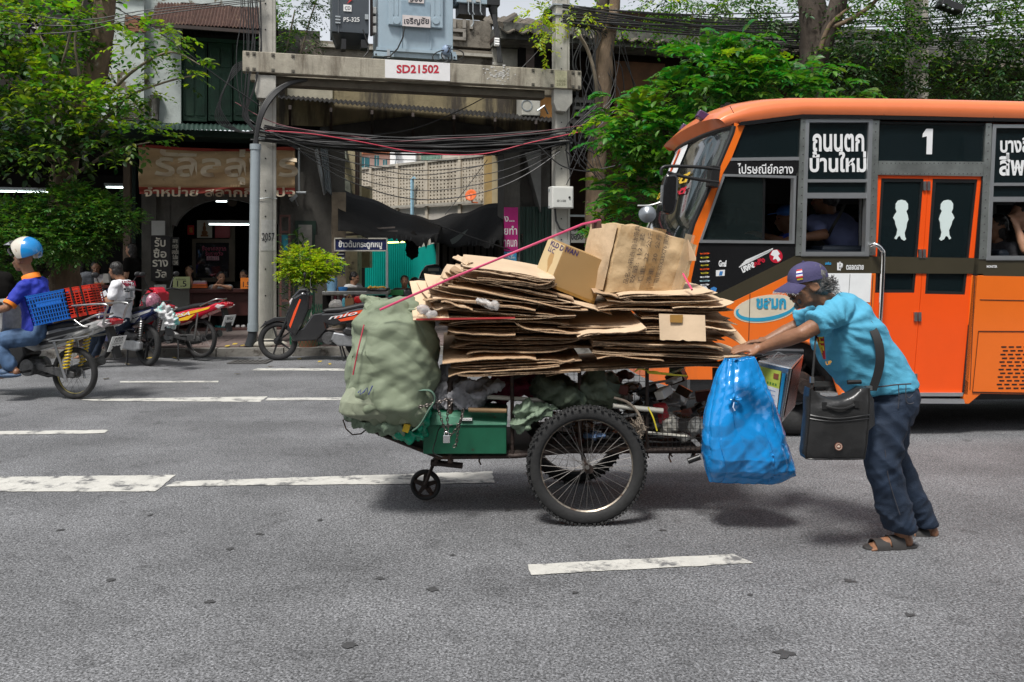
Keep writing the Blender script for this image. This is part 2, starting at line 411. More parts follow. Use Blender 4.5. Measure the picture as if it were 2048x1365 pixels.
wall(203,-260,234,246,0,.4,plaster,BL,'pilaster');pil=wall(234,-60,288,246,-.16,.4,plaster,BL,'pilaster')
wall(288,-260,362,246,0,.4,plaster,BL);wall(362,-260,556,12,0,.4,plaster,BL)
wall(232,-20,292,-4,-.22,-.16,plaster,BL,'cornice');wall(232,216,292,240,-.20,-.16,greyplaster,BL,'plinth')
mb=MB();mb.box((0,0,0),(.19,.05,.052));bm_=mb.mesh('brick');bm_.materials.append(brickm)
for j in range(5):
 for i in range(2):
  u,z=FA.hit(256+(j%2)*5+i*20,36+j*6.4,-.16)
  if i==1 and j%2:continue
  q=inst(bm_,'brick',FA.pt(u+.05,-.165-random.random()*.015,z),BL,rot=(0,0,R(15)));q.scale=(random.uniform(.85,1),1,1)
mb=MB();mb.fpoly(FA,[(250,30),(286,33),(287,64),(254,66),(248,50)],-.163,-.16);make('bare_mortar',mb,M('mortar',(.1,.075,.055),.9),BL)
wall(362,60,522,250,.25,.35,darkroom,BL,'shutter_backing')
for k in range(3):
 x0=366+k*50.5;x1=x0+48
 mb=MB();mb.fbox(FA,x0,84,x1,243,.12,.16);lf=make('shutter',mb,greenw,BL,bevel=.006)
 for(a,c,y0,y1)in((4,22,96,136),(26,44,96,136),(4,22,146,232),(26,44,146,232)):
  mb=MB();mb.fbox(FA,x0+a,y0,x0+c,y1,.10,.12);make('panel',mb,greenw,lf,bevel=.008)
wall(362,30,556,84,.3,.5,darkroom,BL,'lintel');wall(358,78,522,85,.05,.2,greenw,BL,'shutter_frame');wall(357,78,364,246,.04,.2,greenw,BL,'shutter_frame')
mb=MB()
for k in range(16):mb.ell(FA.w(370+k*10,64,.0),(.06,.02,.07),8,6)
make('fretwork',mb,darkroom,BL)
def corr(mb,a,b,c,d,n,amp,th=.006,seg=4):
 a,b,c,d=map(V,(a,b,c,d));nrm=(b-a).cross(d-a).normalized()
 if nrm.z<0:nrm=-nrm
 N_=n*seg
 def f(s,t):
  return a.lerp(b,s).lerp(d.lerp(c,s),t)+nrm*amp*math.sin(s*n*2*PI)
 mb.sheet(f,N_,2,-nrm*th);return mb
sheets=[]
for k in range(3):
 xa,xb=312+k*72,312+(k+1)*72+4;mb=MB();zz=.012*k
 corr(mb,FA.w(xa+4,6+k*4,-.02),FA.w(xb+4,7+k*4,-.02),FA.w(xb-2,50+k*5,-1.0)+V((0,0,zz)),FA.w(xa-10,46+k*5,-1.0)+V((0,0,zz)),12,.018)
 make('awning_sheet',mb,rustroof,BL,smooth=40)
mb=MB();mb.bar(FA.w(303,50,-.98),FA.w(522,66,-.98),.06);mb.bar(FA.w(313,14,-.02),FA.w(303,50,-.98),.05);make('awning_frame',mb,darkwood,BL)
mb=MB();mb.lathe(FA.w(312,196,-.08),(0,0,1),[(0,-.3),(.05,-.3),(.07,-.06),(.11,.04),(.0,.04)],10,False);mb.tube([FA.w(312,205,-.08),FA.w(312,262,-.08)],.05);make('rain_hopper',mb,greyplaster,BL,smooth=40)
wall(-420,248,556,262,-.9,.4,M('green tin',(.015,.04,.03),.6,var=.3),BL,'ledge')
mb=MB();corr(mb,FA.w(240,246,-.2),FA.w(556,250,-.2),FA.w(556,262,-1.25),FA.w(240,258,-1.25),34,.012);make('ledge_sheet',mb,M('green tin',(0,0,0)),BL,smooth=40)
wall(-420,262,556,300,-.1,.2,darkroom,BL,'beam');wall(240,270,520,273,-.6,-.57,galv,BL,'awning_rail')
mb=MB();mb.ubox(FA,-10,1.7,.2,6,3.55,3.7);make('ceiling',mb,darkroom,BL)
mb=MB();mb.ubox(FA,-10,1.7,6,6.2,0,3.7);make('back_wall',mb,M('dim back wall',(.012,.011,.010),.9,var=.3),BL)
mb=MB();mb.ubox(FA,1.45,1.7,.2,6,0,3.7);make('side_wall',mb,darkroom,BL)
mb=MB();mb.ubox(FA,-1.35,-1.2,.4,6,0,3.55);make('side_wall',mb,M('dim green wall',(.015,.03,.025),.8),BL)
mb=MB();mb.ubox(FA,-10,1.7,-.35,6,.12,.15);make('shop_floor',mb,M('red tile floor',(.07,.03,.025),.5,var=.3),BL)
wall(283,388,312,672,-.05,.3,greyplaster,BL,'pier');wall(246,300,260,672,-.1,.1,M('dry timber',(.12,.09,.065),.9,var=.4,aniso=(1,1,.1)),BL,'door_post');wall(312,388,342,672,0,.3,greyplaster,BL,'pier')
c=(450,500)
pts=[(340,300),(340,470)]+[(345+0,450)]+[(450-103*math.cos(R(a)),470-72*math.sin(R(a)))for a in range(14,167,9)]+[(560,450),(560,300)]
mb=MB();mb.fpoly(FA,pts,.0,.3);make('arch_wall',mb,greyplaster,BL)
wall(556,290,690,672,0,.3,greyplaster,BL);wall(556,290,600,320,-.1,0,darkroom,BL,'beam')
wall(664,385,692,680,-.25,.3,M('weathered post',(.15,.12,.085),.9,var=.4,vs=4,bump=.3,dirt=(.05,.04,.03),ds=3,streak=True),BL,'pier');wall(630,470,664,680,-.08,0,greyplaster,BL,'pier')
dr=wall(590,442,632,668,-.03,0,M('dark green door',(.012,.035,.022),.5,var=.2),BL,'door')
mb=MB();mb.fbox(FA,597,450,624,560,-.045,-.03);mb.fbox(FA,597,572,624,662,-.045,-.03);make('panel',mb,M('grey board',(.28,.27,.24),.7,var=.25,vs=6),dr)
rk=thing('rack','narrow brown wooden rack with a turquoise pack, left of the green side door','shelf',FA.w(570,668,-.3))
for x in(559,577):mb=MB();mb.fbox(FA,x,430,x+4,664,-.35,-.30);make('upright',mb,M('brown rack wood',(.11,.045,.035),.6),rk)
for y in(430,462,502,545,600):mb=MB();mb.fbox(FA,562,y,578,y+4,-.34,-.12);make('shelf',mb,M('brown rack wood',(0,0,0)),rk)
mb=MB();mb.fbox(FA,563,470,576,501,-.30,-.2);make('pack',mb,M('turquoise card',(.02,.24,.30),.5),rk)
mb=MB();mb.tube([FA.w(598,296,-.15),FA.w(598,386,-.15)],.02,8);mb.tube([FA.w(592,386,-.15),FA.w(612,386,-.15)],.03,8);make('conduit',mb,galv,BL,smooth=60)
mb=MB();mb.prism([FA.w(578,398,-.3),FA.w(592,388,-.3),FA.w(596,392,-.3),FA.w(584,404,-.3)],FA.v*.15);mb.tube([FA.w(590,398,-.2),FA.w(596,412,-.05)],.015);make('wall_lamp',mb,galv,BL)
mb=MB();mb.bar(FA.w(632,300,-.5),FA.w(650,388,-.05),.03,.12);corr(mb,FA.w(640,296,-.1),FA.w(655,296,-.1),FA.w(664,392,-.2),FA.w(652,380,-.2),3,.02);make('hanging_sheet',mb,galv,BL)
d=thing('vent_fan','round dark ventilation fan set in the shaded upper wall behind the left tree','fan',FA.w(60,55,1.35))
mb=MB();mb.lathe(FA.w(60,55,1.3),FA.v,[(.17,0),(.21,0),(.21,.1),(.17,.1)],20);make('ring',mb,M('dull grey metal',(.1,.1,.1),.5,.5),d,smooth=40)
for k in range(5):
 a=k*2*PI/5;c0=FA.w(60,55,1.33);dd=FA.u*math.cos(a)+V((0,0,1))*math.sin(a);ee=FA.v*.5+(FA.u*-math.sin(a)+V((0,0,1))*math.cos(a))*.8
 mb=MB();mb.prism([c0+dd*.03,c0+dd*.15-ee*.05,c0+dd*.16+ee*.05],FA.v*.006);make('blade',mb,M('dull grey metal',(0,0,0)),d)
tubem=M('lit tube',(.85,1,.97),.5,emit=2,var=0)
def tube_light(x0,x1,y,v,label,hood=True):
 d=thing('tube_light',label,'lamp',FA.w((x0+x1)/2,y,v))
 mb=MB();mb.fbox(FA,x0,y-1,x1,y+1.6,v,v+.03);make('tube',mb,tubem,d)
 mb=MB();mb.fbox(FA,x0-4,y-8,x1+4,y-3,v-.02,v+.08);make('housing',mb,galv,d)
tube_light(418,498,449,.7,'lit fluorescent tube hanging over the lottery counter')
tube_light(-60,96,383,.8,'long lit fluorescent tube behind the round bush on the left')
tube_light(212,262,375,3.0,'short lit fluorescent tube deep in the shop right of the left trunk')
tube_light(432,470,403,3.6,'dim fluorescent tube seen high through the arch')
# ------------- banner on the shophouse
banner=M('banner cloth',(.40,.27,.14),.75,var=.2,vs=3,dirt=(.05,.03,.02),ds=4,dt=.6,dw=.2,aniso=(1,1,3))
bred=M('banner red',(.25,.03,.018),.75,var=.2,vs=3)
bwhite=M('banner cream letters',(.52,.43,.31),.75,var=.15)
d=thing('banner','sagging cream and red cloth banner with big Thai letters above the arch','banner',FA.w(434,388,-.7))
def ban(s,t,off=0):
 x=278+312*s;y=290+5*s+(98-4*s)*t+5*math.sin(PI*s)*(1-t)
 w_=.055*math.sin(9*s+5*t+2*math.sin(6*t))+.04*math.sin(16*(s+.8*t))*(1-.3*t)+.02*math.sin(31*(s*.7+t))
 p=FA.w(x,y,-.7);return p-FA.v*(w_+off)
for n_,(t0,t1),m_ in(('hem',(0,.06),bred),('cloth',(.06,.86),banner),('hem',(.86,1),bred)):
 mb=MB();mb.sheet(lambda s,t:ban(s,t0+(t1-t0)*t),60,10,FA.v*.004);make(n_,mb,m_,d,smooth=180)
def sub_ban(s0,s1,t0,t1):return lambda s,t:ban(s0+(s1-s0)*s,t1+(t0-t1)*t,.012)
for body,q,bo in(('รัลิลลุ่พร',(.10,1.02,.02,.80),.025),('จำหน่าย สลากกินแบ่ง',(.03,1.0,.84,1.06),.02)):
 me=textmesh(body,bo);f=sub_ban(*q);n=len(me.vertices);co=np.empty(n*3);me.vertices.foreach_get('co',co);co=co.reshape(-1,3);lo,hi=co.min(0),co.max(0)
 me.vertices.foreach_set('co',np.array([tuple(f((p[0]-lo[0])/(hi[0]-lo[0]),(p[1]-lo[1])/(hi[1]-lo[1])))for p in co]).ravel());put('lettering',me,bwhite,d)
 # ------------- signs on the shopfront
blk=M('black board',(.012,.011,.011),.5);cream=M('cream letters',(.55,.52,.44),.6)
def board(x0,y0,x1,y1,v,m,label,cat='sign',name='sign',th=.03,fr=None,group=None):
 fr=fr or FA;mb=MB();mb.fbox(fr,x0,y0,x1,y1,v,v+th)
 return make(name,mb,m,None,label=label,cat=cat,group=group,origin=fr.w((x0+x1)/2,y1,v))
s=board(302,473,341,562,-.12,blk,'tall black board with white Thai words stacked in four lines on the pier')
for i,wd in enumerate(['รับ','ซื้อ','ราง','วัล']):
 bx=[(309,475,331,494),(307,497,333,516),(305,520,336,534),(311,539,333,556)][i];txt(FA,wd,bx,cream,s,-.12,.02)
board(303,442,330,471,-.11,M('blank paper',(.38,.38,.36),.8,var=.1),'blank white paper pasted above the black lottery board','poster','poster',.006)
s=board(342,475,358,532,-.05,blk,'small black price list with pale lines right of the tall board')
txt(FA,'สลาก\nรางวัล\nเลขเด็ด\nรับซื้อ\n12345',(344,479,357,530),cream,s,-.05,.02)
board(308,570,332,600,-.2,M('pale panel',(.4,.4,.38),.6),'small pale rounded panel leaning at the foot of the pier','panel','panel')
lime=M('lime card',(.42,.46,.22),.6);orange_c=M('orange card',(.75,.2,.015),.6);ink=M('ink',(.015,.015,.02),.6)
s=board(346,554,380,577,-.25,lime,'pale yellow card reading 1.5 on the grey end of the counter');txt(FA,'1.5',(354,562,373,574),ink,s,-.25,.01);txt(FA,'รับซื้อรางวัล',(352,557,372,561),ink,s,-.25)
s=board(481,556,504,578,-.25,orange_c,'orange card reading 1.5 held up at the right end of the counter');txt(FA,'1.5',(486,564,499,575),ink,s,-.25,.01)
s=board(375,451,388,470,1.6,redm,'small red paper charm hung in the lottery shop','poster','poster',.02);txt(FA,'福',(378,455,385,466),M('gold print',(.5,.3,.06),.5),s,1.6,.02)
s=board(394,441,424,476,1.6,M('cream print',(.45,.42,.36),.7),'framed white print of a seated deity in the lottery shop','picture','picture')
mb=MB();c=FA.w(409,466,1.59);mb.ell(c,(.07,.01,.05));mb.ell(c+V((0,0,.09)),(.035,.01,.07));mb.ell(c+V((0,0,.18)),(.022,.01,.04));mb.box(c-V((0,0,.06)),(.15,.02,.04));make('figure',mb,M('brown print',(.2,.08,.03),.7),s)
board(430,450,460,476,1.6,M('dark red print',(.25,.01,.02),.5),'dark red framed print right of the white one','picture','picture')
d=thing('service_window','brown framed glass window with pink lettering behind the counter women','window',FA.w(425,560,1.7))
brf=M('brown frame',(.10,.075,.05),.6)
for(x0,y0,x1,y1)in((384,478,470,486),(384,556,470,564),(384,486,391,556),(458,440,470,556)):mb=MB();mb.fbox(FA,x0,y0,x1,y1,1.7,1.8);make('frame',mb,brf,d)
mb=MB();mb.fbox(FA,391,486,458,556,1.76,1.77);make('pane',mb,glassmat('dark window glass',(.03,.03,.035),.7),d)
pink=M('pink letters',(.45,.08,.14),.6)
txt(FA,'ซื้อขายสลาก\nรับรางวัล',(404,492,452,512),pink,d,1.75,.01)
s=board(413,513,438,521,1.68,M('pink card',(.55,.28,.34),.6),'small pink card with 1.5 on the service window');txt(FA,'รับซื้อ 1.5',(415,514,436,520),ink,s,1.68,.01)
d=thing('counter','brown shop counter with a grey cabinet end under the banner','counter',FA.w(440,640,.0))
mb=MB();mb.fbox(FA,378,578,512,586,-.12,.65);make('top',mb,brown,d,bevel=.008);mb=MB();mb.fbox(FA,381,586,512,632,-.02,.05);make('front_panel',mb,brown,d)
mb=MB();mb.fbox(FA,378,586,385,650,-.05,.05);mb.fbox(FA,500,586,512,650,-.05,.05);make('leg',mb,brown,d)
mb=MB();mb.fbox(FA,318,577,379,648,-.12,.5);make('cabinet',mb,M('grey laminate',(.13,.13,.115),.5,var=.15,vs=4),d,bevel=.01)
for i,(y,cc,lab)in enumerate([(574,(.6,.12,.02),'orange box file at the bottom of the counter pile'),(569.5,(.6,.12,.02),'second orange box file in the counter pile'),(566,(.5,.2,.25),'pink booklet stack on the orange files'),(563.5,(.45,.4,.4),'pale booklet on top of the counter pile')]):
 mb=MB();mb.fbox(FA,384+i,y-1,414-i,y+2.4,-.1,.15);make('file_box',mb,M('file %d'%(i//2)if i<2 else 'file %d'%i,cc,.6),label=lab,cat='box',group='files piled on the counter')
d=thing('bin','dark bin with a teal rim standing under the counter','bin',FA.w(452,662,.2))
mb=MB();mb.lathe(FA.w(452,660,.3),(0,0,1),[(0,0),(.16,0),(.2,.32),(.18,.32),(0,.2)],16,False);make('bag',mb,blackm,d,smooth=50)
mb=MB();mb.lathe(FA.w(446,661,.2),(0,0,1),[(0,0),(.15,0),(.16,.1),(.14,.1),(0,.05)],16,False);make('basin',mb,M('teal plastic',(.01,.16,.16),.4),d,smooth=50)
for x,lb in((477,'left of the pair of white slippers under the counter'),(488,'right of the pair of white slippers under the counter')):
 mb=MB();c=FA.w(x,656,.1);mb.ell(c,(.045,.11,.02));mb.ell(c+V((0,-.05,.03)),(.045,.04,.035));make('slipper',mb,M('white rubber',(.6,.58,.56),.6),label=lb,cat='slipper',group='pair of white slippers',smooth=180)
mb=MB();mb.disc(FA.w(464,404,1.2),FA.v,.1,.05);make('wall_clock',mb,M('dim clock',(.1,.08,.05),.5),label='small round clock hung high inside the arch',cat='clock')
# ------------- the block over the passage
BM=thing('passage_building','stained ochre concrete upper storey spanning the passage between the poles','building',FA.w(830,240,.4))
wall(546,148,1180,262,.35,.7,ochre,BM,'wall');wall(600,92,1012,150,.5,.9,M('weathered block wall',(.17,.15,.12),.9,var=.3,vs=5,bump=.4,bs=30,dirt=(.05,.04,.03),ds=2,dt=.5,dw=.1),BM,'parapet')
wall(880,40,985,94,.5,.9,M('weathered block wall',(0,0,0)),BM,'parapet');wall(552,60,640,150,.9,1.2,greyplaster,BM)
mb=MB();
for(x0,y0,x1,y1)in((906,58,932,64),(926,58,932,80),(906,74,932,80),(906,38,912,56),(926,38,932,56),(940,40,946,58)):mb.fbox(FA,x0,y0,x1,y1,.44,.5)
make('cement_letter',mb,M('pale cement',(.25,.23,.2),.9),BM)
wall(985,98,1040,132,.45,.9,concrete,BM,'coping');wall(640,98,985,104,.4,.5,concrete,BM,'coping')
wall(575,150,665,200,.30,.36,M('pale cream',(.36,.33,.25),.8,var=.2),BM,'render_patch')
mb=MB();mb.ubox(FA,FA.hit(556,240)[0],FA.hit(1120,240)[0],.36,.8,FA.hit(800,296)[1],FA.hit(800,250)[1]);make('lintel',mb,M('canopy shade',(.006,.006,.006),.95,spec=.1,var=.5),BM)  # near-black colour puts the shade under the canopy into the lintel
mb=MB();n_=60
corr(mb,FA.w(556,190,.3),FA.w(1172,240,.3),FA.w(1172,240+10,-1.0),FA.w(556,196,-1.0),70,.018)
make('canopy_sheet',mb,M('dark tin',(.015,.014,.013),.8,.3,var=.5),BM,smooth=40)  # very dark tin with uneven tone
for x in range(580,1160,82):mb=MB();mb.bar(FA.w(x,215+(x-580)*.06,-1.0),FA.w(x,262+(x-580)*.05,.34),.05,.08);make('bracket',mb,darkwood,BM)
mb=MB();mb.fpoly(FA,[(640,255),(820,232),(1000,255),(1060,292),(700,288)],.3,.33);make('ceiling_board',mb,M('stained board',(.045,.042,.038),.9,var=.6,vs=2),BM)
d=thing('air_conditioner','dirty white air conditioner unit behind the right concrete pole','air conditioner',FA.w(1065,228,.0))
mb=MB();mb.fbox(FA,1044,190,1081,232,-.25,.2);make('case',mb,M('dirty white',(.42,.41,.36),.6,var=.2),d,bevel=.02)
mb=MB();mb.lathe(FA.w(1054,211,-.26),FA.v,[(.10,0),(.12,0),(.12,.02),(.10,.02)],16);mb.tube([FA.w(1075,222,-.3),FA.w(1088,212,-.3),FA.w(1096,228,-.2)],.02);make('fan_guard',mb,galv,d)
wall(1080,190,1106,236,.1,.3,M('orange ochre',(.28,.13,.03),.8,var=.25),BM,'wall')
# ------------- right-hand building behind the trees
BR=thing('right_building','low dark building with tiled eaves behind the trees and the bus','building',FA.pt(14,0,0))
wall(1100,100,3300,660,.3,.8,M('brown boarding',(.014,.008,.0045),.9,spec=.1,var=.5,vs=3),BR,'wall')
wall(1230,125,1330,240,.22,.3,M('ochre boarding',(.085,.035,.012),.8,var=.4,vs=3),BR,'wall')
wall(1000,60,1440,92,-.35,.8,M('mossy concrete',(.10,.10,.085),.9,var=.4,vs=3,dirt=(.03,.03,.025),ds=2,dt=.5),BR,'fascia');wall(1440,110,3300,150,-.35,.8,M('mossy concrete',(0,0,0)),BR,'fascia')
for x in range(1040,1240,34):mb=MB();mb.fbox(FA,x,96,x+12,190,.1,.3);make('pilaster',mb,darkroom,BR)
wall(1150,196,1195,300,.1,.3,M('louvre grey',(.05,.05,.045),.8),BR,'louvre')
for k in range(7):wall(1150,200+k*14,1195,206+k*14,0,.12,M('louvre grey',(0,0,0)),BR,'slat')
for x in(1600,1700,1800):wall(x,200,x+60,300,.15,.3,M('dull window',(.10,.11,.12),.3,var=.3),BR,'window')
mb=MB();mb.grid(lambda s,t:V(((s-.5)*.30,(t-.5)*.42,.035*math.cos(s*2*PI)*(1 if s>.0 else 1)+.0)),6,1);mb.grid(lambda s,t:V(((s-.5)*.30,-.21,.035*math.cos(s*2*PI)-.03*t)),6,1)
tm=mb.mesh('tile');tm.materials.append(tile)
rot=Matrix.Rotation(R(15),4,'Z')@Matrix.Rotation(R(20),4,'X');eul=rot.to_euler()
u0,z0=FA.hit(1000,58,-.4)
mb=MB();ncol=46
for j in range(9):
 for i in range(ncol):
  loc=FA.pt(u0+.15+i*.3,-.3+j*.36,z0+.02+j*.135+random.uniform(-.008,.008))
  if j<6:q=inst(tm,'tile',loc,BR,rot=(eul.x+random.uniform(-.03,.03),eul.y,eul.z+random.uniform(-.03,.03)))
  else:
   Mx=Matrix.Translation(loc)@rot;mb.add([Mx@v_.co for v_ in tm.vertices],[tuple(p.vertices)for p in tm.polygons])
make('tile_course',mb,tile,BR,kind='stuff')
mb=MB();mb.ubox(FA,u0,u0+13.8,-.3,2.6,z0-.1,z0-.02);make('eave_board',mb,darkwood,BR)
mb=MB();a=FA.pt(u0,-.35,z0+.08);b2=FA.pt(u0+1.2,2.9,z0+1.25);mb.tube([a,a.lerp(b2,.5),b2],[.09,.09,.09],8);make('hip_tile',mb,tile,BR)
# ------------- right side of the passage
wall(1008,300,1040,672,-.05,.5,greyplaster,BM,'pier');wall(1040,300,1110,430,.3,.6,greyplaster,BM)
mb=MB();mb.fpoly(FA,[(1050,306),(1082,300),(1082,425)],.0,.28);make('stair_wall',mb,M('grey render',(.2,.2,.19),.8),BM)
gs=thing('green_shutter','dark green folding steel door right of the magenta banner','door',FA.w(1075,660,.05))
for k in range(11):mb=MB();mb.fbox(FA,1040+k*6.2,414,1045.4+k*6.2,672,.1+.02*(k%2),.14+.02*(k%2));make('slat',mb,M('dark green steel',(.008,.032,.022),.5,var=.2),gs)
mb=MB();mb.fbox(FA,1043,468,1046,484,.06,.1);make('handle',mb,chrome,gs)
s=board(1008,415,1036,503,-.1,M('magenta vinyl',(.42,.012,.17),.5,var=.1),'magenta vinyl banner with white Thai words on the pier right of the passage','banner','banner',.01)
for b_,bx in(('ง...',(1008,433,1029,444)),('ยทำ',(1008,452,1034,470)),('าคนก',(1008,480,1034,494))):txt(FA,b_,bx,white,s,-.1,.015)
s=board(1008,504,1033,526,-.1,M('blue vinyl',(.04,.25,.45),.5),'small blue poster just under the magenta banner','poster','poster',.01);txt(FA,'ใหม่\nไปเลิก',(1010,506,1030,518),white,s,-.1,.01)
s=board(1008,527,1033,540,-.1,M('salmon vinyl',(.5,.25,.18),.5),'small salmon poster in between blue and lime ones','poster','poster',.01);txt(FA,'รีบเดียว',(1011,529,1031,538),M('red ink',(.4,.02,.01),.5),s,-.1,.01)
s=board(1008,541,1033,556,-.1,M('lime vinyl',(.35,.5,.05),.5),'lime poster with 80 under the salmon one','poster','poster',.01);txt(FA,'80.-',(1012,544,1033,555),ink,s,-.1,.02)
s=board(1142,462,1170,486,.1,M('off white board',(.45,.44,.4),.6),'pale shop sign with black Thai letters between the pole and the big box','sign','sign');txt(FA,'ของอิ',(1142,465,1166,480),ink,s,.1,.03)
wall(1120,430,1200,434,.05,.1,galv,BR,'rail')
# ------------- alley behind: perforated wall, dish, far houses
AL=Fr(975,21.5,-42)
pw=thing('perforated_wall','tall pale perforated block wall running back along the alley','wall',AL.pt(-3,0,0))
pbl=M('breeze block',(.46,.41,.33),.85,var=.2,vs=4,bump=.3,bs=30,dirt=(.25,.21,.16),ds=2,streak=True)
uR=AL.hit(968,400)[0];zt,zb=4.06,2.93
us=[AL.hit(x,400)[0]for x in(705,743,796,855,921,968)]
for k in range(5):
 a,b_=us[k],us[k+1];mb=MB();nc=[6,9,9,9,7][k];a+=.05;st=(b_-a)/nc;nr=12;sz=(zt-zb)/nr
 for i in range(nc+1):mb.ubox(AL,a+i*st-.04,a+i*st+.04,0,.12,zb,zt)
 for j in range(nr+1):mb.ubox(AL,a,b_,.005,.115,zb+j*sz-.026,zb+j*sz+.026)
 make('block_panel',mb,pbl,pw)
 mb=MB();mb.ubox(AL,us[k]-.05,us[k]+.05,-.05,.17,0,zt+.06);make('post',mb,pbl,pw)
mb=MB();mb.ubox(AL,us[0]-1.2,uR,-.04,.16,zt,zt+.06);make('coping',mb,concrete,pw)
mb=MB();mb.ubox(AL,us[0]-1.2,uR+.1,.0,.15,0,zb-.03);make('base_wall',mb,M('grimy whitewash',(.46,.43,.38),.85,var=.15,dirt=(.1,.09,.08),ds=3,dt=.6),pw)
mb=MB();mb.ubox(AL,us[0]-.6,uR,-.12,-.04,zb-.05,zb+.01);make('ledge',mb,concrete,pw)
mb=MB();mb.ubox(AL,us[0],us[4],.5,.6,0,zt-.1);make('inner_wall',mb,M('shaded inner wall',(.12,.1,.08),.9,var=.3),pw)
mb=MB();mb.ubox(AL,us[4],uR,.5,.6,0,zt-.1);make('inner_wall',mb,M('red inner wall',(.35,.05,.02),.8,var=.6,vs=3),pw)
mb=MB();mb.tube([AL.pt(us[3]-.45,-.15,1.6),AL.pt(us[3]-.45,-.15,3.62),AL.pt(us[3]-.36,-.15,3.66)],.05,8);make('drain_pipe',mb,M('pale blue pipe',(.3,.5,.62),.4),pw,smooth=60)
d=thing('satellite_dish','small orange satellite dish mounted on the perforated wall','dish',P(945,405,20.7))
mb=MB();c=P(942,391,20.7);ax=V((-.35,-1,.35));mb.lathe(c,ax,[(0,-.02),(.08,-.015),(.14,.01),(.15,.02),(.14,.025),(.08,0),(0,-.005)],24);make('dish',mb,M('orange dish',(.75,.14,.02),.5),d,smooth=180)
mb=MB();mb.tube([c,P(944,405,20.9),P(955,406,21.2)],.018);mb.tube([c,c+ax.normalized()*.12],.01);make('arm',mb,M('orange dish',(0,0,0)),d)
mb=MB();mb.box(P(977,350,21.2)-V((0,0,1.3)),(.20,.3,4.6),Matrix.Rotation(R(10),3,'Z'));make('yellow_pier',mb,M('yellow ochre wall',(.42,.30,.13),.8,var=.2),label='yellow ochre pier at the right end of the perforated wall',cat='pier')
mb=MB();mb.box(P(997,350,21.0)-V((0,0,1.4)),(.32,.3,4.8));make('cream_wall',mb,M('cream wall',(.5,.42,.26),.8,var=.15),label='cream painted wall edge hung with loose wires by the passage',cat='wall')
mb=MB();c=P(990,310,20.6);mb.prism([c,c+V((.35,0,.45)),c+V((.35,0,.0))],(0,.4,0));make('awning',mb,white,label='small white bracketed awning high in the passage',cat='awning')
d=thing('alley_house','narrow pale yellow house side with drain pipes left in the alley','building',P(698,480,20))
mb=MB();mb.box(P(698,400,20.2),(.5,.6,5.4));make('wall',mb,M('pale yellow render',(.40,.35,.22),.8,var=.25,dirt=(.08,.07,.05),ds=3,dt=.55),d)
mb=MB();mb.tube([P(712,285,19.8),P(712,430,19.8)],.025);mb.tube([P(717,290,19.8),P(716,430,19.8)],.035);make('pipe',mb,darkwood,d)
mb=MB();mb.prism([P(672,290,19.7),P(690,290,19.7),P(694,320,19.5),P(676,300,19.5)],(0,.3,-.05));mb.prism([P(672,340,19.7),P(700,365,19.6),P(702,400,19.5),P(674,380,19.6)],(0,.2,-.05));make('lean_to_roof',mb,M('mossy sheet',(.13,.14,.11),.9,var=.4,vs=10),d)
mb=MB();mb.box(P(722,455,21),(.5,.4,2.0));make('side_wall',mb,M('pale yellow render',(0,0,0)),d)
FH=Fr(780,42,4)
d=thing('pink_house','pink house with teal windows and a crimson roof edge beyond the alley','building',FH.w(750,500))
pk=M('pink render',(.62,.42,.35),.8,var=.05);tg=M('teal glass',(.02,.19,.22),.2,var=.1)
mb=MB();mb.fbox(FH,690,309,782,560,0,4);make('wall',mb,pk,d)
for(x0,y0,x1,y1)in((719,315,739,338),(749,311,758,334),(766,320,774,336)):
 mb=MB();mb.fbox(FH,x0,y0,x1,y1,-.02,0);f_=make('window',mb,tg,d)
 mb=MB();mb.fbox(FH,x0-1,y0-1,x1+1,y0,-.06,0);mb.fbox(FH,(x0+x1)/2-.4,y0,(x0+x1)/2+.4,y1,-.05,-.02);make('frame',mb,white,f_)
mb=MB();mb.fbox(FH,690,303,784,308,-.3,4);make('cornice',mb,M('orange cornice',(.5,.2,.1),.8),d)
mb=MB();mb.fpoly(FH,[(724,303),(779,303),(775,287),(760,280),(735,280)],-.4,3);make('roof',mb,M('crimson roof',(.42,.03,.08),.6),d)
mb=MB();mb.fbox(FH,752,337,766,344,-.9,-.1);make('balcony',mb,white,d)
d=thing('white_house','plain white tower beyond the alley, in the middle of the gap','building',FH.w(805,500))
mb=MB();mb.fbox(FH,780,284,831,560,-1,3);make('wall',mb,M('bright whitewash',(.8,.8,.78),.8,var=.03),d);mb=MB();mb.tube([FH.w(797,296,-1.1),FH.w(790,330,-1.1)],.03);mb.fbox(FH,788,298,800,303,-1.3,-1);make('pipe',mb,galv,d)
d=thing('green_glass_house','house with pale green corrugated screen beyond the perforated wall','building',FH.w(860,500))
mb=MB();mb.fbox(FH,831,285,975,560,.5,3);make('wall',mb,M('beige render',(.5,.45,.38),.8,var=.1),d)
mb=MB();corr(mb,FH.w(842,286,.4),FH.w(882,286,.4),FH.w(882,340,.4),FH.w(842,340,.4),14,.05);make('screen',mb,M('pale green sheet',(.35,.5,.42),.6),d)
for k in range(4):mb=MB();mb.fbox(FH,890+k*20,288,902+k*20,300,.42,.5);make('window',mb,M('dull grey glass',(.2,.2,.2),.3),d)
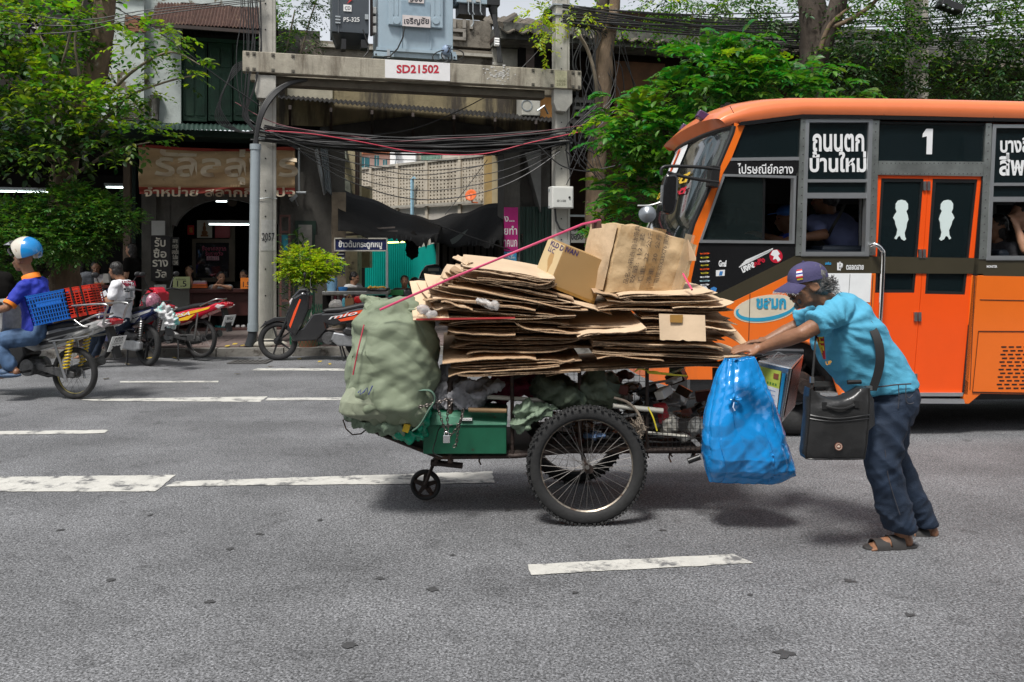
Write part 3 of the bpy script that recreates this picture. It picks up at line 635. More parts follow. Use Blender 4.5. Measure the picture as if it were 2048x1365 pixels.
# ------------- tarps, stall and what stands in the passage
tarp=M('black tarpaulin',(.006,.006,.006),.8,spec=.15,var=.5,vs=3,bump=.3,bs=12)
def tarpaulin(a,b_,c,d_,sag,label,rag=0):
 a,b_,c,d_=(P(*q)for q in(a,b_,c,d_));mb=MB()
 def f(s,t):
  p=a.lerp(b_,s).lerp(d_.lerp(c,s),t);p.z-=sag*math.sin(PI*s)*(.3+.7*t)+.03*math.sin(s*14+t*3)
  if rag and t>.99:p.z-=rag*abs(noise.noise(V((s*19,0,0))))*(s**2)
  return p
 mb.sheet(f,40,8,(0,0,.006));make('tarpaulin',mb,tarp,label=label,cat='tarpaulin',group='black tarpaulins over the passage',smooth=180)
tarpaulin((676,374,17.6),(884,450,20.5),(876,474,16.6),(676,462,15.6),.10,'large black tarpaulin sloping down to the right over the food stall',.7)
tarpaulin((856,440,21.5),(1006,402,18.6),(1006,478,17.0),(862,486,19.5),.12,'black tarpaulin rising to the right beside the magenta banner',.5)
mb=MB();mb.prism([P(900,480,19),P(975,436,18.8),P(968,452,18.6),P(975,462,18.5),P(905,492,18.8)],(0,.02,0));make('tarpaulin',mb,M('torn grey sheet',(.06,.075,.065),.7,var=.3),label='torn greenish sheet hung below the right tarpaulin',cat='tarpaulin')
mb=MB();mb.prism([P(680,430,23.5),P(1030,430,23.5),P(1030,660,23.5),P(680,660,23.5)],(0,.2,0));make('shade_backing',mb,darkroom,label='added dark sheet giving the shade at the back of the passage under the tarpaulins',cat='wall')  # added near-black sheet standing in for the shade behind the stall
mb=MB();mb.prism([P(878,455,20.1),P(1012,440,20.1),P(1012,650,20.1),P(878,650,20.1)],(0,.1,0));make('shopfront_backing',mb,darkroom,label='added dark sheet keeping the shopfront slat gaps dark under the right tarpaulin',cat='wall')  # added sheet so that the gaps between the slats stay dark
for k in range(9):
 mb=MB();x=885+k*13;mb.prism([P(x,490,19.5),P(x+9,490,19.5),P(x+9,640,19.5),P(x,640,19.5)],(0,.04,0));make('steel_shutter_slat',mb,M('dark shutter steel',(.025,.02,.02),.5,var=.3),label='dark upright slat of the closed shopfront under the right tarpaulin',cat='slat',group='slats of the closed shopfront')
d=thing('teal_fence','bright turquoise corrugated fence behind the food stall','fence',P(800,600,22))
tl=M('turquoise sheet',(.0,.32,.27),.5,var=.1,vs=4,streak=True)
mb=MB();corr(mb,P(730,455,22.5),P(826,478,22.5),P(826,640,22.5),P(730,640,22.5),22,.012);make('panel',mb,tl,d,smooth=50)
mb=MB();corr(mb,P(826,500,22.5),P(874,486,20.5),P(874,640,20.5),P(826,640,22.5),14,.03);make('panel',mb,tl,d,smooth=50)
mb=MB();mb.bar(P(875,484,20.4),P(875,620,20.4),.07);make('post',mb,galv,d)
mb=MB();mb.bar(P(770,486,18.5),P(812,484,18.5),.03);make('tube_light',mb,M('yellow tube',(.8,.9,.2),.5,emit=2.5),label='yellowish lit tube under the left tarpaulin',cat='lamp')
mb=MB();mb.bar(P(690,470,16.6),P(795,464,16.8),.05);mb.bar(P(690,462,16.6),P(790,455,16.8),.03);make('awning_rail',mb,M('old rail',(.12,.1,.09),.7),label='old metal rail frame above the blue food stall sign',cat='rail')
SG=Fr(720,15.9,4)
s=board(670,478,773,501,0,M('navy sign',(.008,.014,.075),.4),'navy blue sign with white Thai letters over the food stall','sign','sign',.05,SG)
txt(SG,'ข้าวต้มกระดูกหมู',(677,481,764,499),white,s,0,.03)
for q in((668,476,775,478.5),(668,500.5,775,503),(668,476,670.5,503),(772.5,476,775,503)):mb=MB();mb.fbox(SG,*q,-.02,.06);make('frame',mb,M('pale frame',(.4,.38,.33),.5),s)
d=thing('food_stall','street food stall with steel top and pink striped skirt under the blue sign','stall',P(710,640,15.9))
mb=MB();mb.fbox(SG,644,583,776,590,-.3,.6);make('top',mb,M('stall steel',(.3,.3,.29),.35,.6,var=.3,vs=10),d,bevel=.01)
mb=MB();mb.fbox(SG,771.5,503,776,640,-.02,.03);make('post',mb,galv,d);mb=MB();mb.fbox(SG,669,503,673,585,-.02,.03);make('post',mb,darkwood,d)
for k in range(16):
 mb=MB();mb.fbox(SG,662+k*6,592,666.5+k*6,628,-.08+.01*(k%2),-.06+.01*(k%2));make('slat',mb,M('pink skirt',(.45,.12,.17),.6)if k%2 else M('pale skirt',(.45,.42,.42),.6),d)
mb=MB();mb.fbox(SG,645,591,776,640,.1,.14);make('back_panel',mb,darkroom,d)
mb=MB();mb.fbox(SG,676,577,776,582,-.1,.4);make('shelf',mb,M('dark steel',(.05,.05,.05),.4,.6),d)
board(672,504,690,550,.02,M('menu board',(.02,.02,.04),.5),'narrow dark menu board hung under the left end of the blue sign','sign','sign',.02,SG)
for k,y in enumerate((508,516,524)):
 mb=MB();mb.fbox(SG,674,y,688,y+1.5,.01,.02);make('menu_line',mb,white,bpy.data.objects['sign.%03d'%0]if False else d)
def pot(x,y,D,r,h,m,label,cat='pot',name='pot',prof=None):
 c=P(x,y,D);mb=MB();mb.lathe(c,(0,0,1),prof or[(0,0),(r*.85,0),(r,h*.6),(r,h),(r*.9,h),(0,h*.8)],16,False)
 return make(name,mb,m,label=label,cat=cat,smooth=40)
pot(664,584,15.8,.10,.26,M('blue clear plastic',(.2,.38,.55),.2,alpha=.8),'pale blue water jug on the left end of the stall','jug','jug')
pot(686,582,15.8,.09,.07,M('blue bowl',(.02,.15,.4),.4),'blue bowl on the stall beside the jug','bowl','bowl')
pot(671,582,15.9,.04,.06,M('egg orange',(.6,.25,.08),.5),'orange cup on the stall next to the blue bowl','cup','cup')
d=thing('food_tray','tray heaped with yellow fried food on the stall','tray',P(754,580,15.7))
mb=MB();mb.box(P(754,578.5,15.7),(.36,.25,.03));make('tray',mb,chrome,d)
for k in range(14):mb=MB();c=P(738+k*2.4,575+random.uniform(-1.5,1),15.65+random.uniform(-.05,.08));mb.ell(c,(.03,.02,.015),8,6);make('fritter',mb,M('fried batter',(.6,.33,.04),.6),d)
bagw=M('clear bag',(.5,.48,.45),.3,alpha=.75,var=.2)
mb=MB();mb.ell(P(672,612,15.4),(.13,.08,.12));bg_=fuse(mb,.02,2,(.02,12,(1,1,1)));put('plastic_bag',bg_,bagw,smooth=180,label='clear plastic bag of packets hanging at the left of the stall',cat='bag')
mb=MB();mb.box(P(699,608,15.4),(.15,.08,.2));mb.bar(P(694,596,15.4),P(699,589,15.4),.02);mb.bar(P(704,596,15.4),P(699,589,15.4),.02);make('takeaway_carton',mb,M('kraft',(.3,.17,.08),.7),label='brown takeaway carton with a handle before the pink stall skirt',cat='box')
mb=MB();mb.lathe(P(688,615,15.4),(0,0,1),[(0,0),(.035,0),(.035,.13),(.02,.16),(0,.17)],10,False);make('bottle',mb,M('cyan bottle',(.1,.4,.5),.3),label='small cyan topped bottle left of the brown carton',cat='bottle',smooth=50)
mb=MB();mb.ell(P(716,600,15.6),(.09,.02,.07));make('red_bowl',mb,M('bright red plastic',(.6,.02,.02),.4),label='bright red plastic bowl on the stall skirt right of the carton',cat='bowl',smooth=180)
mb=MB();mb.box(P(793,585,16.6),(.3,.3,.1));make('crate',mb,M('green crate',(.03,.2,.06),.5),label='small green crate at the right end of the stall',cat='crate')
d=thing('parked_car','dark sedan seen from behind, parked in the passage beyond the food stall','car',P(862,600,20))
cm=M('dark car paint',(.03,.032,.035),.25,coat=.8)
def carp(x,y,D=19.5):return P(x,y,D)
mb=MB();prof=[(834,585),(835,562),(841,545),(851,531),(868,528.5),(880,531),(889,545),(893,562),(893,585)]
mb.prism([carp(*q)for q in prof],(0,1.5,0));mb.prism([carp(*q,19.2)for q in[(828,625),(828,568),(836,558),(892,558),(899,570),(899,625)]],(0,.8,0));make('body',mb,cm,d,bevel=.05)
mb=MB();mb.prism([carp(*q,19.47)for q in[(841,556),(846,542),(852,534),(879,534),(885,543),(889,556)]],(0,.02,0));gl=make('rear_window',mb,M('car glass',(.10,.14,.19),.1,coat=.5),d)
for q in((856,537,22,6),(861,546,10,8),(852,549,5,4)):mb=MB();mb.box(carp(q[0]+q[2]/2,q[1]+q[3]/2,19.45),(q[2]*.0112,.01,q[3]*.0112));make('sticker',mb,M('white film',(.5,.52,.55),.5),gl)
for x in(833,893):mb=MB();mb.box(carp(x,575,19.15),(.09,.05,.12));make('tail_light',mb,M('tail red',(.3,.01,.01),.3),d)
mb=MB();mb.box(carp(863,598,19.15),(.35,.02,.12));make('number_plate',mb,white,d)
# ============================================================ poles, beams, transformer, cables
PF=Fr(535,13.4,15)
def conc_pole(x,y_top,w_,label,v=0,extra=None):
 base=PF.w(x,640,v);base.z=.12
 d=thing('utility_pole',label,'pole',base,'concrete utility poles')
 u=PF.hit(x,500,v)[0];n=.03;zt=PF.hit(x,y_top,v)[1]
 pts=[(-w_/2,0),(w_/2,0),(w_/2,.24),(-w_/2,.24)]
 mb=MB();a=[PF.pt(u+p*1.03,v+q,.1)for p,q in pts];b_=[PF.pt(u+p*.93,v+q,zt)for p,q in pts]
 mb.add(a+b_,[(3,2,1,0),(4,5,6,7),(0,1,5,4),(1,2,6,5),(2,3,7,6),(3,0,4,7)])
 make('shaft',mb,pole_conc,d,bevel=.02)
 mb=MB();mb.ubox(PF,u+w_*.28,u+w_*.30,v-.006,v,.3,zt-.2);make('seam',mb,M('seam shade',(.2,.19,.165),.9),d)
 for z in np.arange(.5,zt,.42):
  mb=MB();mb.disc(PF.pt(u-.03,v-.002,z+random.uniform(-.05,.05)),PF.v,.012,.01,8);make('bolt_hole',mb,blackm,d)
 return d,u
LP,uL=conc_pole(535,-60,.27,'left weathered concrete pole beside the grey pipe, numbers stencilled on it')
RP,uRp=conc_pole(1126,-60,.27,'right concrete pole carrying a white meter box behind the cardboard')
def onp(par,name,x0,y0,x1,y1,v0,v1,m,fr=None,**k):
 mb=MB();mb.fbox(fr or PF,x0,y0,x1,y1,v0,v1);return make(name,mb,m,par,**k)
pale=M('pale lime wash',(.45,.44,.41),.85,var=.12,vs=20)
onp(LP,'paste_patch',521,478,551,502,-.006,0,pale);txt(PF,'2057',(524,458+8,549,482),ink,LP,-.008,.01)
onp(LP,'paste_patch',522,440,551,477,-.004,0,pale)
onp(RP,'paste_patch',1113,480,1140,500,-.006,0,pale)
for x,y in((535,398),):
 mb=MB();mb.tube([PF.w(518,y,-.02),PF.w(536,y-2,-.02),PF.w(554,y,-.02)],.006,5);make('tie_wire',mb,galv,LP)
for y in(150,):
 mb=MB();mb.prism([PF.w(510,150,-.16),PF.w(552,151,-.16),PF.w(552,182,-.16),PF.w(540,198,-.16),PF.w(514,196,-.16),PF.w(510,184,-.16)],PF.v*.16);make('corbel',mb,pole_conc,LP,bevel=.01)
 mb=MB();mb.prism([PF.w(1108,172,-.16),PF.w(1145,174,-.16),PF.w(1145,206,-.16),PF.w(1132,224,-.16),PF.w(1114,222,-.16),PF.w(1108,206,-.16)],PF.v*.16);make('corbel',mb,pole_conc,RP,bevel=.01)
for par,x in((LP,535),(RP,1126)):
 for y in([262,275]if x<600 else[268,284,8,28]):
  mb=MB();mb.fbox(PF,x-19,y,x+19,y+3,-.02,.26);make('strap',mb,galv,par)
BEA=thing('transformer_beam','long concrete beam between two poles with red SD21502 on a white patch','beam',PF.w(820,160,-.2))
uA=PF.hit(485,120,-.2)[0];uB=PF.hit(1163,150,-.2)[0];zA=PF.hit(485,105,-.2)[1];zB=PF.hit(1163,139,-.2)[1];zm=(zA+zB)/2
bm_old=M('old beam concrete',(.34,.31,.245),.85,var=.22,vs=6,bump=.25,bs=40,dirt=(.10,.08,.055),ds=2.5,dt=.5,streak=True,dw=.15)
mb=MB();mb.ubox(PF,uA,uB,-.2,-.02,zm-.32,zm);make('beam',mb,bm_old,BEA,bevel=.012)
mb=MB();mb.ubox(PF,uA+.1,uB-.1,.27,.45,zm-.36,zm-.03);make('rear_beam',mb,bm_old,BEA,bevel=.012)
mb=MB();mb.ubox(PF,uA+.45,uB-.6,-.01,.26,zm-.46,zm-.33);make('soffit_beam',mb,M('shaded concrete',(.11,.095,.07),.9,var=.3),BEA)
u1,u2=PF.hit(770,120,-.2)[0],PF.hit(900,120,-.2)[0]
mb=MB();mb.ubox(PF,u1,u2,-.206,-.2,zm-.30,zm-.005);make('white_patch',mb,M('white patch paint',(.72,.71,.70),.7,var=.05,vs=10,dirt=(.3,.28,.25),ds=20,dt=.68),BEA)
txt(PF,'SD21502',(793,130,878,147),M('stencil red',(.45,.01,.03),.6),BEA,-.207,.03)
for x in(1098,990):pass
mb=MB()
for k in range(60):mb.box(PF.pt(PF.hit(1000,150,-.2)[0]+random.gauss(0,.12),-.202,zm-.14+random.gauss(0,.06)),(random.uniform(.01,.05),.004,random.uniform(.006,.03)))
make('scraped_paint',mb,pale,BEA,kind='stuff')
onp(BEA,'yellow_patch',1110,142,1134,176,-.204,-.2,M('pale yellow paint',(.5,.47,.3),.8,var=.2,vs=20));txt(PF,'1006\n2539',(1113,160,1131,172),M('faded olive',(.25,.24,.14),.8),BEA,-.205)
bolt=M('bolt plate',(.12,.11,.09),.7,.5)
for x in(495,508,546,586,1066,1104,1146,1158):
 for dz in(.04,.28):
  u=PF.hit(x,120,-.2)[0];mb=MB();mb.ubox(PF,u-.025,u+.025,-.21,-.2,zm-dz-.025,zm-dz+.025);mb.disc(PF.pt(u,-.215,zm-dz),PF.v,.012,.02,8);make('bolt_plate',mb,bolt,BEA)
d=thing('downpipe','tall pale grey plastic pipe carrying cables down beside the left pole','pipe',PF.w(505,690,-.25))
gp=M('grey pvc',(.27,.31,.33),.4,var=.08,vs=6)
mb=MB();mb.tube([PF.w(511,292,-.3),PF.w(506,655,-.3)],.075,16);make('pipe',mb,gp,d,smooth=50)
mb=MB();mb.tube([PF.w(511,289,-.3),PF.w(511,300,-.3)],.085,16);mb.tube([PF.w(506,648,-.3),PF.w(505.6,663,-.3)],.085,16);make('collar',mb,gp,d,smooth=50)
mb=MB();mb.tube([PF.w(506,660,-.3),PF.w(504,676,-.3),PF.w(498,693,-.3)],.07,14);make('elbow',mb,M('black pipe',(.03,.035,.04),.5),d,smooth=50)
mb=MB();mb.ell(PF.w(528,688,-.2),(.28,.2,.08));mb.ell(PF.w(545,690,-.1),(.25,.2,.07));make('concrete_footing',mb,concrete,LP,smooth=180)
d=thing('meter_box','white steel meter box with a black lock on the right pole','box',PF.w(1127,418,-.25))
onp(d,'case',1104,373,1147,417,-.22,0,M('box white',(.62,.62,.58),.45,var=.05),bevel=.012);onp(d,'door',1107,376,1145,415,-.235,-.22,M('box white',(0,0,0)),bevel=.004)
mb=MB();mb.disc(PF.w(1139,395,-.24),PF.v,.018,.02,12);make('lock',mb,blackm,d);txt(PF,'SD 21502',(1114,400,1132,404),ink,d,-.236,.01)
for x,y in((1103,378),(1103,412)):onp(d,'lug',x-4,y,x+1,y+5,-.1,-.02,galv)
mb=MB();mb.tube([PF.w(1110,417,-.1),PF.w(1112,442,-.12),PF.w(1120,458,-.14),PF.w(1132,463,-.15),PF.w(1140,456,-.1)],.018,8);make('cable',mb,cablem,d,smooth=60)
TR=thing('transformer','pale blue pole transformer above the white patch on the beam','transformer',PF.w(838,110,.1))
blue_t=M('transformer blue grey',(.30,.385,.44),.5,var=.08,vs=5,dirt=(.2,.26,.3),ds=3,dt=.6,streak=True)
onp(TR,'tank',757,-60,906,104,.0,.9,blue_t,bevel=.01)
onp(TR,'lower_flange',775,103,902,117,.02,.85,blue_t)
onp(TR,'flange',753,99,912,105,-.03,.95,blue_t)
fp=onp(TR,'front_plate',777,-60,886,53,-.07,0,blue_t,bevel=.01)
onp(TR,'centre_plate',803,3,860,53,-.085,-.07,M('duller blue grey',(.22,.3,.36),.6,var=.15,vs=10))
for x in(793,872):
 mb=MB();mb.disc(PF.w(x,42,-.075),PF.v,.06,.02,24);make('boss',mb,blue_t,TR,bevel=.004)
 onp(TR,'rib',x+(10 if x<800 else-10)-1,53,x+(10 if x<800 else-10)+1,99,-.02,0,blue_t)
for x in(786,795,868,880):onp(TR,'rib',x,-60,x+1.5,30,-.08,-.07,blue_t)
pl=onp(TR,'name_plate',805,32,861,54,-.105,-.085,M('plate cream',(.55,.5,.48),.5));txt(PF,'เจริญชัย',(808,35,858,51),ink,pl,-.106,.02)
pl=onp(TR,'rating_plate',817,-16,848,6,-.105,-.085,M('plate cream',(0,0,0)));txt(PF,'500',(820,-10,845,4),ink,pl,-.106,.02)
onp(TR,'foot',748,104,788,113,-.06,.0,blue_t,bevel=.004);onp(TR,'foot',880,108,914,119,-.06,.0,blue_t,bevel=.004)
onp(TR,'clamp',774,99,780,116,-.08,-.04,galv);onp(TR,'clamp',884,101,890,118,-.08,-.04,galv)
for x,y in((752,109),(909,115)):mb=MB();mb.disc(PF.w(x,y,-.065),PF.v,.014,.01,10);make('bolt',mb,blackm,TR)
mb=MB();mb.tube([PF.w(x,y,v)for x,y,v in((809,54,-.1),(806,75,-.13),(795,98,-.12),(780,113,-.12),(768,114,-.1))],.012,6);make('cable',mb,cablem,TR,smooth=60)
mb=MB();mb.ell(PF.w(893,101,-.1),(.08,.06,.09));make('drain_valve',mb,M('dull blue cap',(.2,.27,.38),.5),TR,smooth=180);mb=MB();mb.tube([PF.w(x,y,-.17)for x,y in((898,92),(898,104),(894,106),(903,92),(893,92))],.008,5);make('valve_key',mb,blackm,TR)
mb=MB();mb.tube([PF.w(880+16*math.cos(t_)*(1+.4*math.sin(t_*.7))+t_*2.2,114+12*math.sin(t_)-t_*.3,-.18+.01*t_)for t_ in np.linspace(0,15,60)],.010,5);make('loose_cable',mb,cablem,TR,smooth=60)
d=thing('switch_cabinet','dark grey cabinet marked CD and P5-325, left of the pale blue transformer','cabinet',PF.w(700,80,.2))
sg=M('slate paint',(.045,.055,.065),.45,var=.12,vs=5)
onp(d,'case',664,-50,738,66,.0,.6,sg,bevel=.01);onp(d,'door_edge',676,-50,677.5,66,-.012,0,M('slate edge',(.09,.1,.11),.5))
mb=MB();mb.prism([PF.w(664,66,.02),PF.w(738,66,.02),PF.w(734,92,.3),PF.w(674,90,.3)],PF.v*.3);make('hopper',mb,sg,d)
onp(d,'bracket',683,78,692,98,-.02,.2,blackm);onp(d,'bracket',722,80,736,96,-.02,.2,blackm)
q=onp(d,'label_card',687,10,703,23,-.014,0,white);txt(PF,'CD',(689.5,13,701,20),ink,q,-.016,.01)
txt(PF,'P5-325',(687,35,719,44),white,d,-.012,.012)
for y in(32,38,44):onp(d,'hinge',671,y,681,y+3,-.03,0,galv)
onp(d,'latch',730,29,737,39,-.04,0,galv)
mb=MB();mb.prism([PF.w(694,8,-.013),PF.w(702,-4,-.013),PF.w(706,-1,-.013),PF.w(699,5,-.013)],PF.v*-.004);make('red_flash',mb,redm,d)
for y in(14,33,52):onp(d,'insulator',745,y,753,y+14,.1,.3,M('insulator grey',(.4,.4,.38),.5),bevel=.01)
mb=MB();mb.tube([PF.w(x,y,-.05)for x,y in((726,60),(731,75),(738,92),(736,104),(728,114))],.011,6);make('cable',mb,cablem,d)
mb=MB();mb.fbox(PF,741,-30,746,70,.1,.2);make('side_rail',mb,darkwood,d)
d=thing('fuse_box','blue and black fuse gear hanging right of the transformer at the top edge','fuse box',PF.w(940,40,.2))
onp(d,'case',914,-50,975,7,.0,.4,blue_t,bevel=.01);onp(d,'gear',918,8,972,30,.05,.35,blackm)
for x in(937,946,961):mb=MB();mb.tube([PF.w(x,2,-.03),PF.w(x,24,-.03),PF.w(x+3,30,-.03)],.01,6);make('hook',mb,galv,d)
for x in(934,952):onp(d,'cap',x,-8,x+9,4,-.03,0,M('insulator grey',(0,0,0)))
mb=MB();mb.tube([PF.w(945,30,.0),PF.w(947,46,.0),PF.w(943,54,.0)],.012,6);make('chain',mb,galv,d)
d=thing('cable_termination','black cable termination with taped leads right of the fuse gear','cable head',PF.w(990,120,.1))
mb=MB();mb.tube([PF.w(986,-20,.1),PF.w(986,20,.1),PF.w(990,40,.1)],[.11,.08,.05],10);mb.fbox(PF,974,-4,1000,10,.0,.2);make('head',mb,blackm,d,smooth=40)
for k in range(3):mb=MB();mb.tube([PF.w(986+k*2,30,.05),PF.w(990+k*3,60,.03),PF.w(995+k*2,90,.0),PF.w(997+k*3,126,-.02)],.022,7);make('lead',mb,cablem,d,smooth=60)
for y in(79,84,89):mb=MB();mb.tube([PF.w(989,y,-.04),PF.w(998,y+1,-.04)],.03,7);make('tape_band',mb,white,d)
F2=Fr(1842,17.5,8)
d=thing('utility_pole','far concrete pole rising behind the bus roof among leaves','pole',F2.w(1842,600,0),'concrete utility poles')
mb=MB();u,_=F2.hit(1842,100,0);mb.ubox(F2,u-.2,u-.02,-.05,.25,0,8);make('flange',mb,M('dim pole concrete',(.12,.11,.095),.9,var=.2),d);mb=MB();mb.ubox(F2,u-.02,u+.17,0,.25,0,8);make('shaft',mb,M('pole brown concrete',(.27,.25,.21),.85,var=.2,vs=5),d)
mb=MB();mb.fbox(F2,1850,128,1856,134,-.02,0);mb.fbox(F2,1846,174,1862,177,-.03,.27);make('strap',mb,galv,d)
d=thing('street_lamp','black street lamp head high beside the far concrete pole','lamp',P(1900,25,15))
mb=MB();a,b_=P(1878,6,15),P(1921,22,15);mb.bar(a,b_,.25,.14);make('head',mb,blackm,d,bevel=.02);mb=MB();mb.tube([P(1876,4,15),P(1862,-10,15.2),P(1850,-20,15.6)],.02);make('arm',mb,galv,d)
for x,y in((1886,8),(1895,13),(1904,16)):mb=MB();mb.ell(P(x+1,y+3,14.88),(.025,.02,.02),8,5);make('lens',mb,galv,d)
# ---------------- cables
CG='cables slung in front of the passage'
def cable(pts,r,lab,grp=CG,m=None,n=5):
 """smooth curve through the given places"""
 pts=[V(p)for p in pts];out=[]
 for i in range(len(pts)-1):
  p0=pts[max(i-1,0)];p1=pts[i];p2=pts[i+1];p3=pts[min(i+2,len(pts)-1)]
  for k in range(8):
   t_=k/8;out.append(.5*((2*p1)+(p2-p0)*t_+(2*p0-5*p1+4*p2-p3)*t_**2+(3*p1-p0-3*p2+p3)*t_**3))
 out.append(pts[-1]);mb=MB();mb.tube(out,r,n);return make('cable',mb,m or cablem,label=lab,cat='cable',group=grp,smooth=60)
random.seed(21)
def slack(x0,y0,x1,y1,sag,v0,v1,wob=2):
 o=[]
 for k in range(11):
  t_=k/10;o.append(PF.w(x0+(x1-x0)*t_,y0+(y1-y0)*t_+sag*4*t_*(1-t_)+random.uniform(-wob,wob),v0+(v1-v0)*t_+random.uniform(-.02,.02)))
 return o
lab0='black cable slung between the two concrete poles in the thick bundle'
for k in range(34):
 y0=random.uniform(252,284);y1=random.uniform(256,290)
 cable(slack(random.uniform(500,560),y0,random.uniform(1100,1150),y1,random.uniform(6,30),-.12+random.uniform(-.08,.05),-.12+random.uniform(-.08,.05),1.6),random.choice((.007,.009,.012,.016)),lab0)
for k in range(5):
 cable(slack(530+k*10,268+k*3,1120,285+k*5,44+k*16,-.15,-.15,2),random.choice((.005,.007,.009)),['thin cable sagging lowest over the bright gap','thin cable sagging just under the thick bundle','cable looping across the perforated wall','cable dipping towards the orange dish','cable dipping to the middle of the perforated wall'][k])
cable([PF.w(*q)for q in((470,205,-.1),(560,250,-.2),(700,272,-.2),(780,283,-.2),(900,277,-.2),(1040,268,-.2),(1200,246,-.2))],.007,'reddish cable crossing on top of the bundle',m=M('dull pink sheath',(.18,.06,.07),.5))
cable([PF.w(*q)for q in((530,262,-.22),(620,268,-.22),(720,284,-.22),(840,306,-.22),(960,309,-.22),(1060,286,-.22),(1170,262,-.22))],.009,'bright red cable running through the middle of the bundle',m=redcable)
cable([PF.w(*q)for q in((500,240,.0),(545,268,-.2),(640,305,-.2),(760,340,-.2),(860,350,-.2),(990,325,-.2),(1140,282,-.2))],.007,'slack black cable curving well below the bundle')
cable([PF.w(*q)for q in((640,258,.4),(700,272,.4),(810,262,.35),(900,230,.3),(990,182,.3),(1060,120,.2),(1110,60,.0))],.009,'cable rising from the bundle to the right pole top')
cable([PF.w(*q)for q in((1130,300,-.2),(1160,330,-.2),(1180,342,-.2),(1240,330,-.2))],.012,'cable looping between the right pole and the right tree')
cable([PF.w(*q)for q in((1070,285,-.2),(1120,330,-.25),(1170,343,-.2),(1205,338,-.2))],.012,'cable crossing low over the right pole to the tree')
cable([P(*q)for q in((1020,500,17),(930,470,16.8),(860,445,16.5))],.012,'cable hung below the right tarpaulin')
cable([PF.w(*q)for q in((890,430,.5),(930,380,.5),(975,320,.5))],.006,'thin wire slanting up beside the orange dish')
for k in range(5):
 cable([PF.w(511+k*1.5-4,300,-.3),PF.w(511+k,270,-.3),PF.w(520+k*2,225,-.28),PF.w(545+k*2,185+k,-.2),PF.w(585,163+k,-.1),PF.w(625,160,.05)],.022,'thick black lead curving from the beam into the grey pipe','leads entering the grey pipe',n=7)
for k in range(9):
 xs=478+k*5
 cable([PF.w(xs+random.uniform(-3,3),-30,-.1),PF.w(xs+4,40,-.1),PF.w(xs+random.uniform(-6,12),100,-.15),PF.w(xs+random.uniform(-14,4),170,-.2),PF.w(490+random.uniform(-6,8),230,-.2),PF.w(512,262+random.uniform(-5,8),-.2)],random.choice((.007,.01,.012)),'black cable dropping from the top edge down to the left pole','cables dropping beside the left pole')
for k in range(6):
 r_=30+k*9;cable([PF.w(515,262+k,-.2),PF.w(480-k*2,262,-.2),PF.w(450-k*4,235,-.2),PF.w(440+k*3,195-k*6,-.18),PF.w(470,150-k*4,-.15),PF.w(505,120,-.1)],.007,'coiled spare cable looping left of the left pole','spare loops left of the left pole')
for k in range(16):
 xs=1150+k*5
 cable([PF.w(1140+random.uniform(0,25),25+k*2,-.05),PF.w(xs+random.uniform(-10,10),70,-.1),PF.w(xs+random.uniform(-25,20),130,-.1),PF.w(xs+random.uniform(-30,20),200,-.15),PF.w(1130+random.uniform(0,60),262+k,-.15),PF.w(1120+random.uniform(0,90),310+k*4,-.15)],random.choice((.006,.008,.011)),'black cable tangled between the right pole and the right trunk','tangle right of the right pole')
for k in range(17):
 y0=8+random.uniform(0,40);y1=random.uniform(2,88)
 o=[PF.w(1125,y0,-.1)]+[V(P(1125+(1960-1125)*t_,y0+(y1-y0)*t_+(26 if k%2 else 40)*4*t_*(1-t_)*.7+random.uniform(-2,2),14.4+2.4*t_))for t_ in(.15,.3,.45,.6,.75,.9,1.15)]
 cable(o,random.choice((.008,.012,.018)),'black cable running right over the tiled roof towards the far pole','cables over the tiled roof')
for k in range(9):
 cable([P(1500,90+k*3,15.8),P(1650,84+k*3,16.2),P(1760,104+k*4,16.8),P(1850,76+k*3,17.3),P(1950,64+k*5,16.8),P(2090,70+k*9,16)],.011,'cable meeting the far concrete pole among the leaves','cables at the far pole')
for k in range(3):cable([PF.w(*q)for q in((-60,10+k*30,-.2),(150,40+k*12,-.2),(300,20+k*6,-.2),(530,-4+k*3,-.1))],.008,'cable crossing the left tree towards the left pole','cables crossing the left tree')
cable([PF.w(*q)for q in((230,15,-.3),(340,80,-.3),(430,150,-.25),(520,212,-.2))],.008,'cable slanting down over the green shutters to the left pole')
for x0,x1,k in((1238,1278,0),(1238,1290,1),(1232,1252,2)):cable([P(x0,45+k*40,15.5),P(x0+12,100+k*20,15.5),P(x1,215+k*5,15.6)],.010,['dangling cable nearest the right trunk top','dangling cable farther right of the right trunk','short dangling cable at the right trunk'][k],'dangling cables')
# ============================================================ trees and plants
random.seed(5)
rng=np.random.default_rng(11)
bark=M('bark',(.13,.09,.055),.9,var=.4,vs=9,bump=.8,bs=25,dirt=(.28,.24,.19),ds=6,dt=.6,aniso=(1,1,.35))
barkd=M('dark bark',(.05,.038,.028),.9,var=.4,vs=9,bump=.8,bs=25,aniso=(1,1,.35))
twig=M('twig',(.16,.13,.09),.8,var=.3,vs=10)
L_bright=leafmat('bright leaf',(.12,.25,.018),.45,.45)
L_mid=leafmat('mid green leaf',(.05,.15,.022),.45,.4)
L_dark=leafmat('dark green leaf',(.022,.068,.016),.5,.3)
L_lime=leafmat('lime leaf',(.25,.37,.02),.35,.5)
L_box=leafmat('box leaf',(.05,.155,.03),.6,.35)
def curve(pts,n=8):
 pts=[V(p)for p in pts];out=[]
 for i in range(len(pts)-1):
  p0=pts[max(i-1,0)];p1=pts[i];p2=pts[i+1];p3=pts[min(i+2,len(pts)-1)]
  for k in range(n):
   t_=k/n;out.append(.5*((2*p1)+(p2-p0)*t_+(2*p0-5*p1+4*p2-p3)*t_**2+(3*p1-p0-3*p2+p3)*t_**3))
 return out+[pts[-1]]
